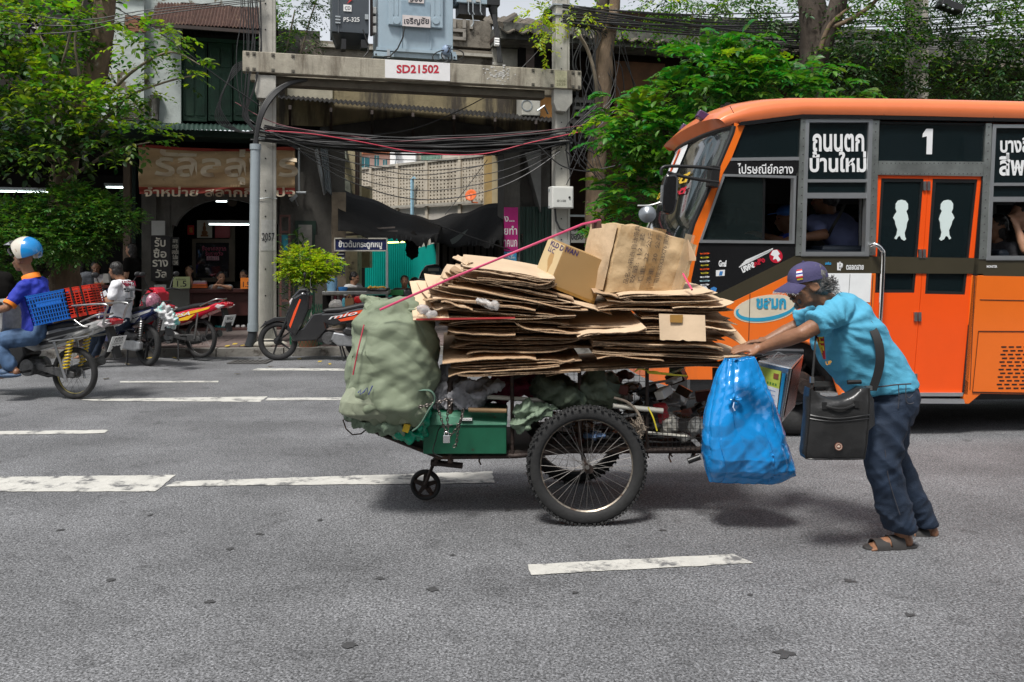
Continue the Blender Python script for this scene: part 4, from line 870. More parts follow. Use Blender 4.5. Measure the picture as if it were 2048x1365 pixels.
def trunk_mb(mb,pts,rs,n=14,rough=.08):
 c=curve(pts,6);m=len(c);rr=[np.interp(i/(m-1)*(len(rs)-1),range(len(rs)),rs)for i in range(m)]
 k0=len(mb.v);mb.tube(c,[float(r)for r in rr],n)
 for i in range(k0,len(mb.v)):
  v_=V(mb.v[i]);j=min((i-k0)//n,m-1);d=v_-c[j];mb.v[i]=tuple(c[j]+d*(1+rough*2*noise.noise(v_*5)+rough*noise.noise(v_*15)))
 return mb
def leaf_tmpl(L_,W_,fold=.25,droop=.2):
 return np.array([(0,0,0),(.35*L_,.5*W_,fold*W_*.5),(.75*L_,.36*W_,fold*W_*.3-droop*L_*.3),(L_,0,-droop*L_),(.75*L_,-.36*W_,fold*W_*.3-droop*L_*.3),(.35*L_,-.5*W_,fold*W_*.5),(.4*L_,0,0)])
LF=[(0,6,1),(6,2,1),(6,3,2),(0,5,6),(6,5,4),(6,4,3)]
class Leaves:
 def __init__(s):s.T=[]
 def add(s,p,d,up,sz):s.T.append((tuple(p),tuple(d),tuple(up),sz))
 def build(s,name,m,parent,tm,label=None,kind='stuff',**k):
  n=len(s.T)
  if not n:return
  P_=np.array([t_[0]for t_ in s.T]);D_=np.array([t_[1]for t_ in s.T]);U_=np.array([t_[2]for t_ in s.T]);S_=np.array([t_[3]for t_ in s.T])
  D_/=np.linalg.norm(D_,axis=1)[:,None]+1e-9;Y_=np.cross(U_,D_);Y_/=np.linalg.norm(Y_,axis=1)[:,None]+1e-9;Z_=np.cross(D_,Y_)
  k0=len(tm);v=P_[:,None,:]+S_[:,None,None]*(tm[None,:,0,None]*D_[:,None,:]+tm[None,:,1,None]*Y_[:,None,:]+tm[None,:,2,None]*Z_[:,None,:])
  f=(np.array(LF)[None]+(np.arange(n)*k0)[:,None,None]).reshape(-1,3)
  me=bpy.data.meshes.new(name);me.vertices.add(n*k0);me.vertices.foreach_set('co',v.reshape(-1));me.loops.add(len(f)*3);me.loops.foreach_set('vertex_index',f.reshape(-1).astype(np.int32))
  me.polygons.add(len(f));me.polygons.foreach_set('loop_start',np.arange(len(f),dtype=np.int32)*3);me.polygons.foreach_set('loop_total',np.full(len(f),3,dtype=np.int32));me.update(calc_edges=True)
  return put(name,me,m,parent,smooth=180,kind=kind,**k)
def rv(z=0):v_=V(rng.normal(size=3));return v_.normalized()
def sprig(Ls,p,d,n,L_,sz,spread=.9):
 d=V(d).normalized();s_=d.cross(V((0,0,1)));
 s_=s_.normalized()if s_.length>.05 else V((1,0,0));up=s_.cross(d)
 for k in range(n):
  t_=(k+.5)/n;side=1 if k%2 else-1
  q=p+d*L_*t_-V((0,0,1))*L_*.25*t_*t_
  dd=d*(.5+t_*.5)+s_*side*spread+rv()*.35-V((0,0,.15))
  Ls.add(q,dd,up+rv()*.35,sz*random.uniform(.5,1.25))
def frond(Ls,p,d,n,L_,sz):
 d=V(d).normalized();s_=d.cross(V((0,0,1)));s_=s_.normalized()if s_.length>.05 else V((1,0,0));up=s_.cross(d)+rv()*.25
 s_=(s_+rv()*.2).normalized()
 for k in range(n):
  t_=(k+1)/(n+.5);q=p+d*L_*t_-V((0,0,1))*L_*.35*t_*t_;dz=d-V((0,0,.7*t_))
  w_=sz*(.7+.4*math.sin(PI*t_))*random.uniform(.85,1.1)
  for sd_ in(-1,1):Ls.add(q,dz*.55+s_*sd_+rv()*.12,up,w_)
 Ls.add(q,dz,up,sz)
def lobe_pts(lobes,n,shell=.55):
 """lobes: (px, py, D, rx px, ry px, depth m)"""
 out=[];wts=np.array([l[3]*l[4]for l in lobes],float);wts/=wts.sum()
 for i in rng.choice(len(lobes),n,p=wts):
  x,y,D,rx,ry,dp=lobes[i];r=rv();k=random.uniform(shell,1);s_=D/F
  c=P(x,y,D);q=c+V((r.x*rx*s_*k,r.y*dp*k,r.z*ry*s_*k));out.append((q,r,k))
 return out
def crown(par,lobes,n,mats,kind,num,L_,sz,tm,name='crown',fw=None,up=.35,parts=0):
 """mats: list of (material, weight); clumps of one tone"""
 LL=[Leaves()for _ in mats]
 for q,r,k in lobe_pts(lobes,n):
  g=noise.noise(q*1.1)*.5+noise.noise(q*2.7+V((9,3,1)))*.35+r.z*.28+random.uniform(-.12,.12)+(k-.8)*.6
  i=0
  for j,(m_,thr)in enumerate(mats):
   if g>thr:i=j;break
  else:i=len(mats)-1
  d=V((r.x,r.y,r.z*.4+up))+rv()*.5
  (frond if kind=='frond' else sprig)(LL[i],q,d,num,L_*random.uniform(.7,1.2),sz)
 for l,(m_,_)in zip(LL,mats):
  if l.T:l.build(name,m_,par,tm)
 return LL
def leaf_parts(par,lobes,n,m,sz,tm):
 mb=MB();mb.add([tuple(q*1.0)for q in tm],LF);me=mb.mesh('leaf');me.materials.append(m)
 for q,r,k in lobe_pts(lobes,n,.95):
  if r.y>0:q.y-=2*r.y*.3
  d=V((r.x,-abs(r.y)*.5,.2))+rv()*.6;o=inst(me,'leaf',q,par);o.rotation_euler=d.to_track_quat('X','Z').to_euler();s_=sz*random.uniform(.8,1.2);o.scale=(s_,s_,s_)
  # ---- big left tree
T1=thing('street_tree','big left street tree with a curving brown trunk and bright drooping leaf sprays','tree',G(122,668,.12))
mb=MB();DT=13.6
trunk_mb(mb,[P(122,700,DT),P(124,640,DT),P(128,560,DT),P(122,470,DT+.05),P(126,400,DT+.1),P(130,330,DT+.1),P(158,240,DT+.1),P(190,150,DT+.2),P(205,60,DT+.2),P(212,-60,DT+.2)],[.32,.27,.24,.22,.2,.19,.18,.19,.17,.16],18)
make('trunk',mb,bark,T1,smooth=180)
limbs=[[(130,340,13.6),(90,260,13.2),(40,190,12.9),(-30,120,12.7)],[(140,300,13.6),(160,180,13.3),(150,80,13.2),(170,-10,13.2)],[(128,345,13.6),(70,300,13.1),(0,280,12.8),(-60,250,12.6)],[(150,290,13.6),(210,200,13.1),(270,140,12.8),(340,105,12.6),(400,130,12.5)],[(150,300,13.6),(200,250,13.1),(255,195,12.8),(330,165,12.6),(395,150,12.5)],[(140,320,13.6),(190,290,13.1),(240,240,12.8),(300,240,12.6)],[(150,310,13.6),(120,220,13.2),(100,120,13),(60,30,13)],[(135,360,13.6),(180,330,13.1),(230,300,12.8),(300,285,12.6)],[(128,350,13.6),(110,200,13.2),(135,90,13),(150,10,13)]]
for l in limbs:
 mb=MB();c=curve([P(*q)for q in l]);mb.tube(c,[float(r)for r in np.linspace(.038,.008,len(c))],7);make('branch',mb,twig,T1,smooth=60)
TM=leaf_tmpl(1,.55)
lob=[(60,60,12.9,120,70,.8),(150,20,14.0,90,50,.4),(30,180,12.8,110,70,.7),(120,130,13.9,90,60,.3),(130,215,12.8,100,40,.6),(60,265,12.7,110,50,.6),(200,250,12.7,90,36,.5),(150,296,12.7,120,34,.5),(40,310,12.8,80,26,.4),(-40,120,12.8,90,120,.6)]
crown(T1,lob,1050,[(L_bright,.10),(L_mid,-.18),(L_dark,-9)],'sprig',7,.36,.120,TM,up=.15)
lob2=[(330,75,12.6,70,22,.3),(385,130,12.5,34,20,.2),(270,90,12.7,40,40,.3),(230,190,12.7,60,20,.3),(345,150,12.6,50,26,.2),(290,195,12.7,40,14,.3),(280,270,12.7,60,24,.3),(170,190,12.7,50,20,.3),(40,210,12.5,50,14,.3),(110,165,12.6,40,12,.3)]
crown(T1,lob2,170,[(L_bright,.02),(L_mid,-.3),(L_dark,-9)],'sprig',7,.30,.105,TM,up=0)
leaf_parts(T1,[(60,330,12.4,90,30,.3),(150,320,12.4,100,30,.3),(110,220,12.3,90,60,.3)],150,L_mid,.10,TM)
leaf_parts(T1,[(110,215,12.3,100,60,.3),(300,150,12.4,90,50,.3)],90,L_bright,.09,TM)
# ---- round clipped bush tree in front of it
T2=thing('clipped_tree','small round dark leaved tree clipped over the left pavement behind the riders','tree',G(60,690,.12))
mb=MB()
for l in([(60,690,13),(62,600,13),(50,520,12.9),(30,450,12.8)],[(62,600,13),(90,520,13),(140,460,12.9)],[(62,580,13),(120,520,13),(200,450,12.9),(250,440,12.9)]):c=curve([P(*q)for q in l]);mb.tube(c,[float(r)for r in np.linspace(.06,.015,len(c))],8)
make('trunk',mb,barkd,T2,smooth=60)
lobb=[(30,460,12.8,70,60,.6),(140,420,12.9,80,48,.6),(210,430,12.9,55,40,.5),(100,480,12.7,80,46,.6),(20,520,12.8,60,40,.5),(160,490,12.8,50,38,.5),(-50,470,12.8,50,60,.5),(255,437,12.9,32,14,.2),(150,385,12.9,34,16,.3),(195,470,12.8,34,24,.3)]
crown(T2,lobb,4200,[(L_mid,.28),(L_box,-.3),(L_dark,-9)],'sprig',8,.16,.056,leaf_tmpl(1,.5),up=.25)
leaf_parts(T2,[(100,470,12.4,110,60,.2),(200,430,12.5,60,40,.2)],120,L_mid,.055,TM)
# ---- lime green potted shrub by the left pole
T3=thing('potted_shrub','flat topped lime green shrub in a green mesh sleeve right of the left pole','shrub',P(612,690,13.1))
mb=MB()
for l in([(616,690,13.1),(614,620,13.1),(610,570,13.1),(590,530,13.1)],[(612,585,13.1),(632,555,13.1),(660,535,13.1)],[(611,575,13.1),(620,540,13.1),(625,510,13.1)]):c=curve([P(*q)for q in l]);mb.tube(c,[float(r)for r in np.linspace(.03,.008,len(c))],7)
make('trunk',mb,barkd,T3,smooth=60)
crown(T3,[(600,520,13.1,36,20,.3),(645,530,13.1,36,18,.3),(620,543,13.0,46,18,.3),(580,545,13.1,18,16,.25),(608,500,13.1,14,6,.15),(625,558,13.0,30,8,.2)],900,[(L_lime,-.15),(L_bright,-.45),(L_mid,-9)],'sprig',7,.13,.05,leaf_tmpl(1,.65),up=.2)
mb=MB();mb.lathe(P(616,700,13.1),(0,0,1),[(.13,0),(.17,.28),(.15,.28),(0,.2),(0,0)],18,False);make('pot',mb,M('clay pot',(.2,.09,.05),.8),T3,smooth=50)
mb=MB()
cc=P(612,690,13.0)
for k in range(28):
 a=k/28*2*PI
 for s_ in(1,-1):mb.tube([cc+V((.24*math.cos(a+s_*t_*.9),.24*math.sin(a+s_*t_*.9),t_*.62))for t_ in np.linspace(0,1,7)],.004,3,False)
make('mesh_sleeve',mb,M('green plastic mesh',(.01,.13,.06),.5),T3,kind='stuff')
T4=thing('pot_plant','dark leafy pot plant behind the lime shrub near the green door','plant',P(588,670,14.6))
LLp=Leaves()
for k in range(80):q=P(random.uniform(566,610),random.uniform(470,640),14.6+random.uniform(-.2,.2));LLp.add(q,V((random.uniform(-1,1),-.4,random.uniform(-.2,1))),V((0,-.3,1)),random.uniform(.12,.24))
LLp.build('leaves',L_dark,T4,leaf_tmpl(1,.25));mb=MB();mb.tube([P(588,680,14.6),P(588,540,14.6)],.02);make('stem',mb,barkd,T4)
# ---- foliage at left of switch cabinet, vine
T5=thing('vine','dark vine with small leaves hanging between left pole and switch cabinet','vine',P(600,110,15))
crown(T5,[(590,20,14.9,50,40,.4),(640,10,14.9,30,40,.4),(600,85,14.9,46,22,.3),(560,70,14.9,20,40,.2)],330,[(L_bright,.42),(L_mid,.1),(L_dark,-9)],'sprig',6,.2,.06,TM,up=.1)
mb=MB();
for l in([(560,160,15),(575,90,15),(590,20,15)],[(600,110,15),(620,40,15),(640,-20,15)]):mb.tube(curve([P(*q)for q in l]),.015,5)
make('stem',mb,twig,T5)
# ---- right trunk with yellowish sprays
T6=thing('street_tree','slim forked tree trunk rising just right of the right concrete pole','tree',P(1192,690,14.9))
mb=MB();trunk_mb(mb,[P(1192,700,14.9),P(1190,560,14.9),P(1190,430,14.9),P(1192,340,14.9),P(1200,250,14.9),P(1208,160,14.9),P(1210,95,14.9),P(1228,30,14.9),P(1232,-60,14.9)],[.2,.18,.17,.165,.15,.15,.15,.095,.08],16);make('trunk',mb,bark,T6,smooth=180)
mb=MB();trunk_mb(mb,[P(1206,130,14.95),P(1202,60,15),P(1210,-40,15.1)],[.13,.12,.11],14);make('limb',mb,barkd,T6,smooth=180)
mb=MB();mb.tube(curve([P(1195,240,14.8),P(1192,165,14.5),P(1175,100,14.4),P(1150,60,14.3)]),[.03]*25,6);make('branch',mb,twig,T6,smooth=60)
crown(T6,[(1090,50,14.2,16,30,.15),(1080,78,14.2,16,16,.15),(1096,110,14.2,8,18,.1),(1070,30,14.2,14,14,.15),(1170,20,14.6,34,18,.4),(1160,45,14.5,20,10,.2)],60,[(L_lime,-9)],'sprig',8,.28,.085,leaf_tmpl(1,.45),up=-.2)
TMF=leaf_tmpl(1,.46,.3,.15)
crown(T6,[(1290,20,15.5,90,40,.8),(1400,30,15.5,80,40,.8),(1150,-10,15.2,80,26,.6)],150,[(L_bright,.25),(L_lime,.1),(L_mid,-9)],'sprig',7,.3,.08,TM,up=-.1)
# ---- bright pinnate tree behind and over the bus front
T7=thing('pinnate_tree','bright green feathery leaved tree crowding over the bus front, right of the trunk','tree',P(1400,690,12.2))
mb=MB()
for l in([(1400,690,12.6),(1395,520,12.6),(1380,400,12.5),(1340,330,12.2),(1280,290,12)],[(1395,520,12.6),(1420,340,12.5),(1470,200,12.5),(1480,140,12.4)],[(1380,400,12.5),(1330,260,12.4),(1340,150,12.3)],[(1420,360,12.5),(1530,240,12.5),(1640,200,12.5)]):c=curve([P(*q)for q in l]);mb.tube(c,[float(r)for r in np.linspace(.08,.015,len(c))],8)
make('trunk',mb,barkd,T7,smooth=60)
lobf=[(1260,250,11.9,60,34,.4),(1330,280,11.9,80,60,.5),(1270,380,12.0,60,60,.4),(1360,200,12.1,80,40,.5),(1440,150,12.2,80,46,.5),(1480,90,12.3,46,26,.3),(1550,180,12.2,80,36,.4),(1670,185,12.2,70,26,.3),(1400,130,12.2,60,34,.4),(1620,140,12.3,50,26,.3),(1230,200,12.0,30,20,.3),(1215,285,11.8,26,14,.2),(1260,470,12.0,60,40,.3),(1340,400,12.0,50,60,.3)]
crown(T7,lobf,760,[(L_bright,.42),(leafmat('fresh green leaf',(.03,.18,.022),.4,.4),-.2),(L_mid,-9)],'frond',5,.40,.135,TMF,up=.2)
leaf_parts(T7,[(1300,270,11.5,90,60,.2),(1440,160,11.8,100,40,.2)],110,MATS['fresh green leaf'],.15,TMF)
# ---- big dark tree at right with limbs
T8=thing('shade_tree','large dark leaved tree spreading over the top right behind the bus','tree',P(1630,690,15.5))
mb=MB();trunk_mb(mb,[P(1600,700,15.6),P(1605,400,15.6),P(1620,180,15.6),P(1628,80,15.5),P(1618,-40,15.5)],[.3,.25,.24,.25,.24],14);trunk_mb(mb,[P(1620,170,15.5),P(1650,80,15.3),P(1672,20,15.2),P(1690,-40,15.2)],[.2,.17,.16,.15],12);make('trunk',mb,barkd,T8,smooth=180)
for l in([(1650,60,15.2),(1700,40,15.0),(1745,8,14.9),(1790,-40,14.8)],[(1640,100,15.2),(1660,50,15.1),(1700,15,15)]):mb=MB();c=curve([P(*q)for q in l]);mb.tube(c,[float(r)for r in np.linspace(.05,.025,len(c))],8);make('branch',mb,bark,T8,smooth=60)
lobd=[(1740,60,15.2,90,60,.7),(1700,130,15.3,90,50,.7),(1800,120,15.6,50,60,.5),(1960,60,15.6,100,60,.7),(1950,150,15.9,110,60,.7),(1580,30,15.8,60,40,.5),(2050,110,15.2,60,120,.7),(1900,210,16.3,140,40,.5),(1700,210,16.0,110,40,.5),(1480,20,16,70,30,.5),(2000,-10,15.3,90,30,.6),(1850,20,15.6,60,50,.5),(1400,-10,16.2,120,26,.5),(1760,-5,15.2,90,24,.5)]
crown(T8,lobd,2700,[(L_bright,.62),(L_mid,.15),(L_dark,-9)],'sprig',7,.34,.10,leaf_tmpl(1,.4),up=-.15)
leaf_parts(T8,[(1740,80,14.6,100,60,.2),(1950,100,15,100,70,.2)],110,L_mid,.11,leaf_tmpl(1,.4))
T9=thing('roof_creeper','yellow green creeper scrambling over the tiled roof under the cables','creeper',FA.w(1350,60,0))
crown(T9,[(1350,60,16.6,120,22,.5),(1480,60,17.2,70,26,.5),(1330,20,16.8,60,16,.4),(1440,95,16.6,60,20,.3),(1550,70,17,40,26,.3)],260,[(L_lime,.42),(L_bright,.2),(L_mid,-9)],'sprig',6,.3,.075,TM,up=.1)
crown(T8,[(1500,250,16.9,260,90,.2),(1900,280,17.2,300,80,.2),(1300,420,16.4,120,160,.3)],420,[(L_mid,.55),(L_dark,-9)],'sprig',6,.4,.13,TM,name='undergrowth')
# ============================================================ people: builder
Z=V((0,0,1))
skin_m=M('brown skin',(.24,.115,.062),.5,var=.15,vs=12,sub=.08,bump=.15,bs=60)
skin_l=M('light brown skin',(.36,.19,.115),.5,var=.12,vs=12,sub=.08)
hair_b=M('black hair',(.012,.010,.009),.45,var=.4,vs=40,bump=.5,bs=80)
hair_g=M('greying hair',(.12,.115,.11),.6,var=.9,vs=60,bump=.8,bs=90,aniso=(1,1,.4))
def axes(fw,up):
 fw=V(fw).normalized();up=V(up);sd_=fw.cross(up).normalized();up=sd_.cross(fw);return sd_,fw,up
def head_mb(mb,c,fw,up,s=1.0,lean=1.0):
 sd_,fw,up=axes(fw,up);Rm=Matrix((sd_,fw,up)).transposed();c=V(c)
 q=lambda x,y,z:c+(sd_*x+fw*y+up*z)*s
 mb.ell(q(0,-.008,.022),(.073*s,.093*s,.087*s),16,12,Rm);mb.ell(q(0,.034,-.03),(.057*s,.058*s,.08*s),14,10,Rm)
 mb.ell(q(0,.058,-.092),(.03*s,.028*s,.022*s),10,8,Rm);mb.ell(q(0,.02,-.07),(.052*s,.06*s,.04*s),12,8,Rm)
 mb.tube([q(0,.088,.016),q(0,.1,-.01),q(0,.114,-.03)],[.009*s,.011*s,.016*s],8);mb.ell(q(0,.104,-.034),(.019*s,.015*s,.011*s),8,6,Rm)
 mb.ell(q(0,.082,.028),(.05*s,.016*s,.011*s),10,6,Rm);mb.ell(q(0,.092,-.058),(.024*s,.012*s,.007*s),10,6,Rm);mb.ell(q(0,.089,-.069),(.021*s,.012*s,.008*s),10,6,Rm)
 for x in(-1,1):
  mb.ell(q(.04*x,.07,-.022),(.018*s,.018*s,.014*s),8,6,Rm)
  mb.lathe(q(.073*x,-.008,-.008),sd_*x+fw*.3,[(.018*s,0),(.026*s,.006*s),(.026*s,.012*s),(.014*s,.006*s)],12);mb.ell(q(.07*x,-.006,-.01),(.008*s,.02*s,.028*s),8,6,Rm)
def hand_mb(mb,w_,d,nrm,side,curl=.35,s=1.0):
 """w_ wrist, d along the hand, nrm back of the hand, side the thumb side"""
 w_=V(w_);d=V(d).normalized();nrm=V(nrm);nrm=(nrm-d*nrm.dot(d)).normalized();sd_=d.cross(nrm).normalized()*side
 Rm=Matrix((sd_,d,nrm)).transposed()
 mb.ell(w_+d*.05*s,(.040*s,.058*s,.017*s),12,8,Rm);mb.ell(w_+d*.075*s,(.042*s,.03*s,.015*s),12,8,Rm)
 mb.tube([w_-d*.03*s,w_+d*.03*s],[.027*s,.03*s],10)
 for k,(o,L_)in enumerate(((.031,.068),(.011,.078),(-.010,.073),(-.030,.056))):
  p=w_+d*.082*s+sd_*o*s;dd=(d+sd_*o*2.6).normalized();pts=[p];a=0
  for j,f_ in enumerate((.45,.32,.26)):
   a+=curl*(.6+.4*j);pts.append(pts[-1]+(dd*math.cos(a)-nrm*math.sin(a))*L_*f_*s)
  mb.tube([p-dd*.03*s]+pts,[.010*s,.0098*s,.009*s,.0085*s,.007*s],8)
 p=w_+d*.025*s+sd_*.03*s;dt_=(d*.75+sd_*.75-nrm*.2).normalized()
 mb.tube([w_+d*.012*s+sd_*.012*s,p,p+dt_*.035*s,p+(dt_*.8+d*.4).normalized()*.062*s],[.014*s,.014*s,.0115*s,.008*s],8)
def limb(mb,pts,rs,n=12):
 c=[];r=[]
 for i in range(len(pts)-1):
  for k in range(4):t_=k/4;c.append(V(pts[i]).lerp(V(pts[i+1]),t_));r.append(rs[i]+(rs[i+1]-rs[i])*t_)
 c.append(V(pts[-1]));r.append(rs[-1]);mb.tube(c,r,n)
 for p,q in zip(pts,rs):mb.ell(p,q,10,7)
def torso_mb(mb,J,g=0.0,low=True,s=1.0):
 """rings from pelvis to the neck; g grows it (clothes)"""
 W=(V(J['shL'])-V(J['shR'])).normalized();st=[(J['pel'],.165,.115),(V(J['pel']).lerp(V(J['waist']),.6),.155,.11),(J['waist'],.142,.102),(V(J['waist']).lerp(V(J['chest']),.5),.155,.112),(J['chest'],.168,.118),(V(J['chest']).lerp(V(J['neck']),.55),.16,.098),(V(J['chest']).lerp(V(J['neck']),.85),.105,.075),(J['neck'],.06,.058)]
 if not low:st=st[2:]
 rings=[]
 for i,(c,a,b_)in enumerate(st):
  c=V(c);p=V(st[max(i-1,0)][0]);q=V(st[min(i+1,len(st)-1)][0]);d=(q-p).normalized();A=(W-d*W.dot(d)).normalized();B=A.cross(d)
  rings.append((c,A*(a*s+g),B*(b_*s+g)))
 mb.loft(rings)
 for k in('L','R'):limb(mb,[V(J['chest']).lerp(V(J['neck']),.6),J['sh'+k]],[.075*s+g,.058*s+g])
def person(name,label,J,skin,shirt=None,pants=None,hair=None,vox=.008,wr=.012,hands=(0,0),sleeve=.55,legs=True,s=1.0,curl=.35,group=None,low=True,feet=True,hairlong=False,arms=True,headk=None,pantcut=None,shirtlow=None):
 base=V((J['pel'][0],J['pel'][1],min([V(J[k]).z for k in('anL','anR')if k in J]+[V(J['pel']).z])-.08))
 root=thing(name,label,'person',base,group)
 mb=MB();torso_mb(mb,J,-.008,low,s);sd_,fw,up=axes(J['hf'],J['hu'])
 head_mb(mb,J['head'],J['hf'],J['hu'],s);limb(mb,[J['neck'],V(J['head'])-up*.05*s-fw*.02*s],[.058*s,.055*s])
 if arms:
  for k in('L','R'):
   if 'el'+k in J:
    limb(mb,[J['sh'+k],J['el'+k]],[.05*s,.04*s]);limb(mb,[J['el'+k],V(J['el'+k]).lerp(V(J['wr'+k]),.3),J['wr'+k]],[.039*s,.04*s,.026*s])
    if 'hd'+k in J:hand_mb(mb,J['wr'+k],J['hd'+k][0],J['hd'+k][1],J['hd'+k][2],J['hd'+k][3]if len(J['hd'+k])>3 else curl,s)
 if legs:
  for k in('L','R'):
   if 'kn'+k in J:
    limb(mb,[J['hip'+k],J['kn'+k],V(J['kn'+k]).lerp(V(J['an'+k]),.35),J['an'+k]],[.085*s,.052*s,.052*s,.034*s])
    if feet:
     t_=V(J['toe'+k]).normalized();a=V(J['an'+k]);sdd=t_.cross(Z).normalized();Rm=Matrix((sdd,t_,sdd.cross(t_))).transposed()
     mb.ell(a+t_*.06-Z*.045,(.038,.10,.03),12,8,Rm);mb.ell(a-t_*.03-Z*.04,(.032,.04,.04),10,8);mb.ell(a+t_*.12-Z*.055,(.045,.045,.02),12,8,Rm)
     for q in range(5):mb.tube([a+t_*.13-Z*.055+sdd*(q-2)*.018,a+t_*(.185-.006*q)-Z*.062+sdd*(q-2)*.019],[.012,.009],6)
 put('body',fuse(mb,vox,3),skin,root,smooth=180)
 eye=M('dark eye',(.015,.012,.01),.2)
 for x in(-1,1):mb=MB();mb.ell(V(J['head'])+(sd_*.029*x+fw*.083+up*.008)*s,(.011*s,.008*s,.007*s),8,6,Matrix((sd_,fw,up)).transposed());make('eye',mb,eye,root,smooth=180)
 if shirt is not None:
  mb=MB();torso_mb(mb,J,.014,low,s)
  for k in('L','R'):
   if 'el'+k in J and sleeve:e=V(J['sh'+k]).lerp(V(J['el'+k]),sleeve);limb(mb,[J['sh'+k],e],[.066*s,.064*s])
  me=fuse(mb,vox*1.1,4,(wr,9,(1,1,1)));put('shirt',me,shirt,root,smooth=180)
 if pants is not None:
  mb=MB();W=(V(J['hipL'])-V(J['hipR'])).normalized();c=V(J['pel']);d=(V(J['waist'])-c).normalized();A=(W-d*W.dot(d)).normalized();B=A.cross(d)
  mb.loft([(c-d*.07,A*.15*s,B*.11*s),(c,A*.172*s,B*.128*s),(c+d*.09,A*.16*s,B*.12*s)])
  for k in('L','R'):
   e=V(J['an'+k])if pantcut is None else V(J['kn'+k]).lerp(V(J['an'+k]),pantcut)
   limb(mb,[J['hip'+k],J['kn'+k],V(J['kn'+k]).lerp(e,.5),e],[.108*s,.078*s,.072*s,.07*s])
  put('trousers',fuse(mb,vox*1.1,4,(wr*1.1,8,(1,1,.6))),pants,root,smooth=180)
 if hair is not None:
  mb=MB();Rm=Matrix((sd_,fw,up)).transposed();h=V(J['head']);mb.ell(h+(fw*-.022+up*.036)*s,(.08*s,.09*s,.084*s),16,12,Rm);mb.ell(h+(fw*-.045-up*.01)*s,(.074*s,.062*s,.075*s),14,10,Rm)
  if hairlong:mb.ell(h+(fw*-.05-up*.09)*s,(.085*s,.055*s,.13*s),14,10,Rm);mb.ell(h+(fw*-.03-up*.03)*s,(.088*s,.07*s,.1*s),14,10,Rm)
  put('hair',fuse(mb,.008,2,(.009,22,(1,1,1))),hair,root,smooth=180)
 return root,(sd_,fw,up)
 # ============================================================ the handcart
ironm=M('cart iron',(.035,.024,.02),.65,.4,var=.5,vs=25,bump=.4,bs=50,dirt=(.09,.045,.025),ds=9,dt=.55)
CT=thing('handcart','rusty iron handcart with one big spoked wheel, heaped with flattened cartons','cart',P(1173,1050,5.2))
DN,DF=4.88,5.58
def tubep(par,name,pts,r,m,n=8,D=None,**k):
 mb=MB();mb.tube([P(*(p if len(p)==3 else(p[0],p[1],D)))for p in pts],r,n);return make(name,mb,m,par,smooth=60,**k)
def wheel(par,c,ax,R_,w_,rimm,knobs=0,spokes=32,tyre_r=.028,hub_r=.022,tyrem=rubber,tname='wheel',spin=0,cast=0,local=False,castm=None,rimw=.012):
 """wheel > tyre, rim, hub, spokes"""
 c=V(c);ax=V(ax).normalized();x,y=frame_of(ax);R0=R_-tyre_r
 kw=dict(local=local)
 mb=MB();n=12;prof=[(R0+tyre_r*1.0*math.cos(a),w_/2*math.sin(a)*(1 if abs(math.cos(a))>.3 else .85))for a in np.linspace(0,2*PI,n,endpoint=False)]
 mb.lathe(c,ax,prof,56);wh=make(tname,mb,tyrem,par,smooth=60,**kw)
 if knobs:
  mb=MB()
  for k in range(knobs):
   a=2*PI*k/knobs;d=x*math.cos(a)+y*math.sin(a);t_=ax.cross(d)
   for o in((-.34,.30,.34)if k%2 else(-.15,.5,-.5)):
    rr=R0+tyre_r*math.cos(abs(o)*1.5)+.002;mb.box(c+d*rr+ax*o*w_,(.012,.013,.011),Matrix((ax,t_,d)).transposed())
  make('tread',mb,tyrem,wh if False else par,kind='stuff',**kw)
 Ri=R0-tyre_r*.7;mb=MB();mb.lathe(c,ax,[(Ri,-w_*.28),(Ri+.010,-w_*.32),(Ri+.010,w_*.32),(Ri,w_*.28),(Ri-rimw,.0)],56);make('rim',mb,rimm,par,smooth=50,**kw)
 hw=w_*.9;mb=MB();mb.lathe(c,ax,[(0,-hw),(hub_r*.5,-hw),(hub_r*.55,-hw*.6),(hub_r,-hw*.55),(hub_r,-hw*.42),(hub_r*.6,-hw*.35),(hub_r*.6,hw*.35),(hub_r,hw*.42),(hub_r,hw*.55),(hub_r*.55,hw*.6),(hub_r*.5,hw),(0,hw)],16,False);make('hub',mb,castm or steel,par,smooth=40,**kw)
 if cast:
  for k in range(cast):
   a=2*PI*k/cast+spin;d=x*math.cos(a)+y*math.sin(a);t_=ax.cross(d);mb=MB()
   mb.prism([c+d*hub_r*.8+t_*.014-ax*.012,c+d*Ri+t_*.009-ax*.012,c+d*Ri-t_*.009-ax*.012,c+d*hub_r*.8-t_*.014-ax*.012],ax*.024);make('spoke',mb,castm or rimm,par,**kw)
 else:
  mbs=MB();mbs.tube([V((0,0,0)),V((0,0,1))],1,4,False)
  for k in range(spokes):
   a=2*PI*k/spokes+spin;sgn=1 if k%2 else-1;b_=a+(.9 if(k//2)%2 else-.9)*.75
   p0=c+(x*math.cos(b_)+y*math.sin(b_))*hub_r*.95+ax*sgn*hw*.48;p1=c+(x*math.cos(a)+y*math.sin(a))*Ri
   mb=MB();mb.tube([p0,p1],.0013 if not local else .0016,4,False);make('spoke',mb,castm or steel,par,**kw)
 return wh
rimrust=M('rusted chrome rim',(.30,.26,.21),.4,.8,var=.4,vs=30,dirt=(.10,.05,.03),ds=20,dt=.5)
spokem=M('dull spoke',(.16,.15,.14),.5,.7)
WN=thing('wheel','x','x',P(1173,931,4.766));WN.parent=CT;WN.location=ORG[WN.name]-ORG[CT.name];del WN['label'];del WN['category']
WN.name='cart_wheel';ORG[WN.name]=P(1173,931,4.766)
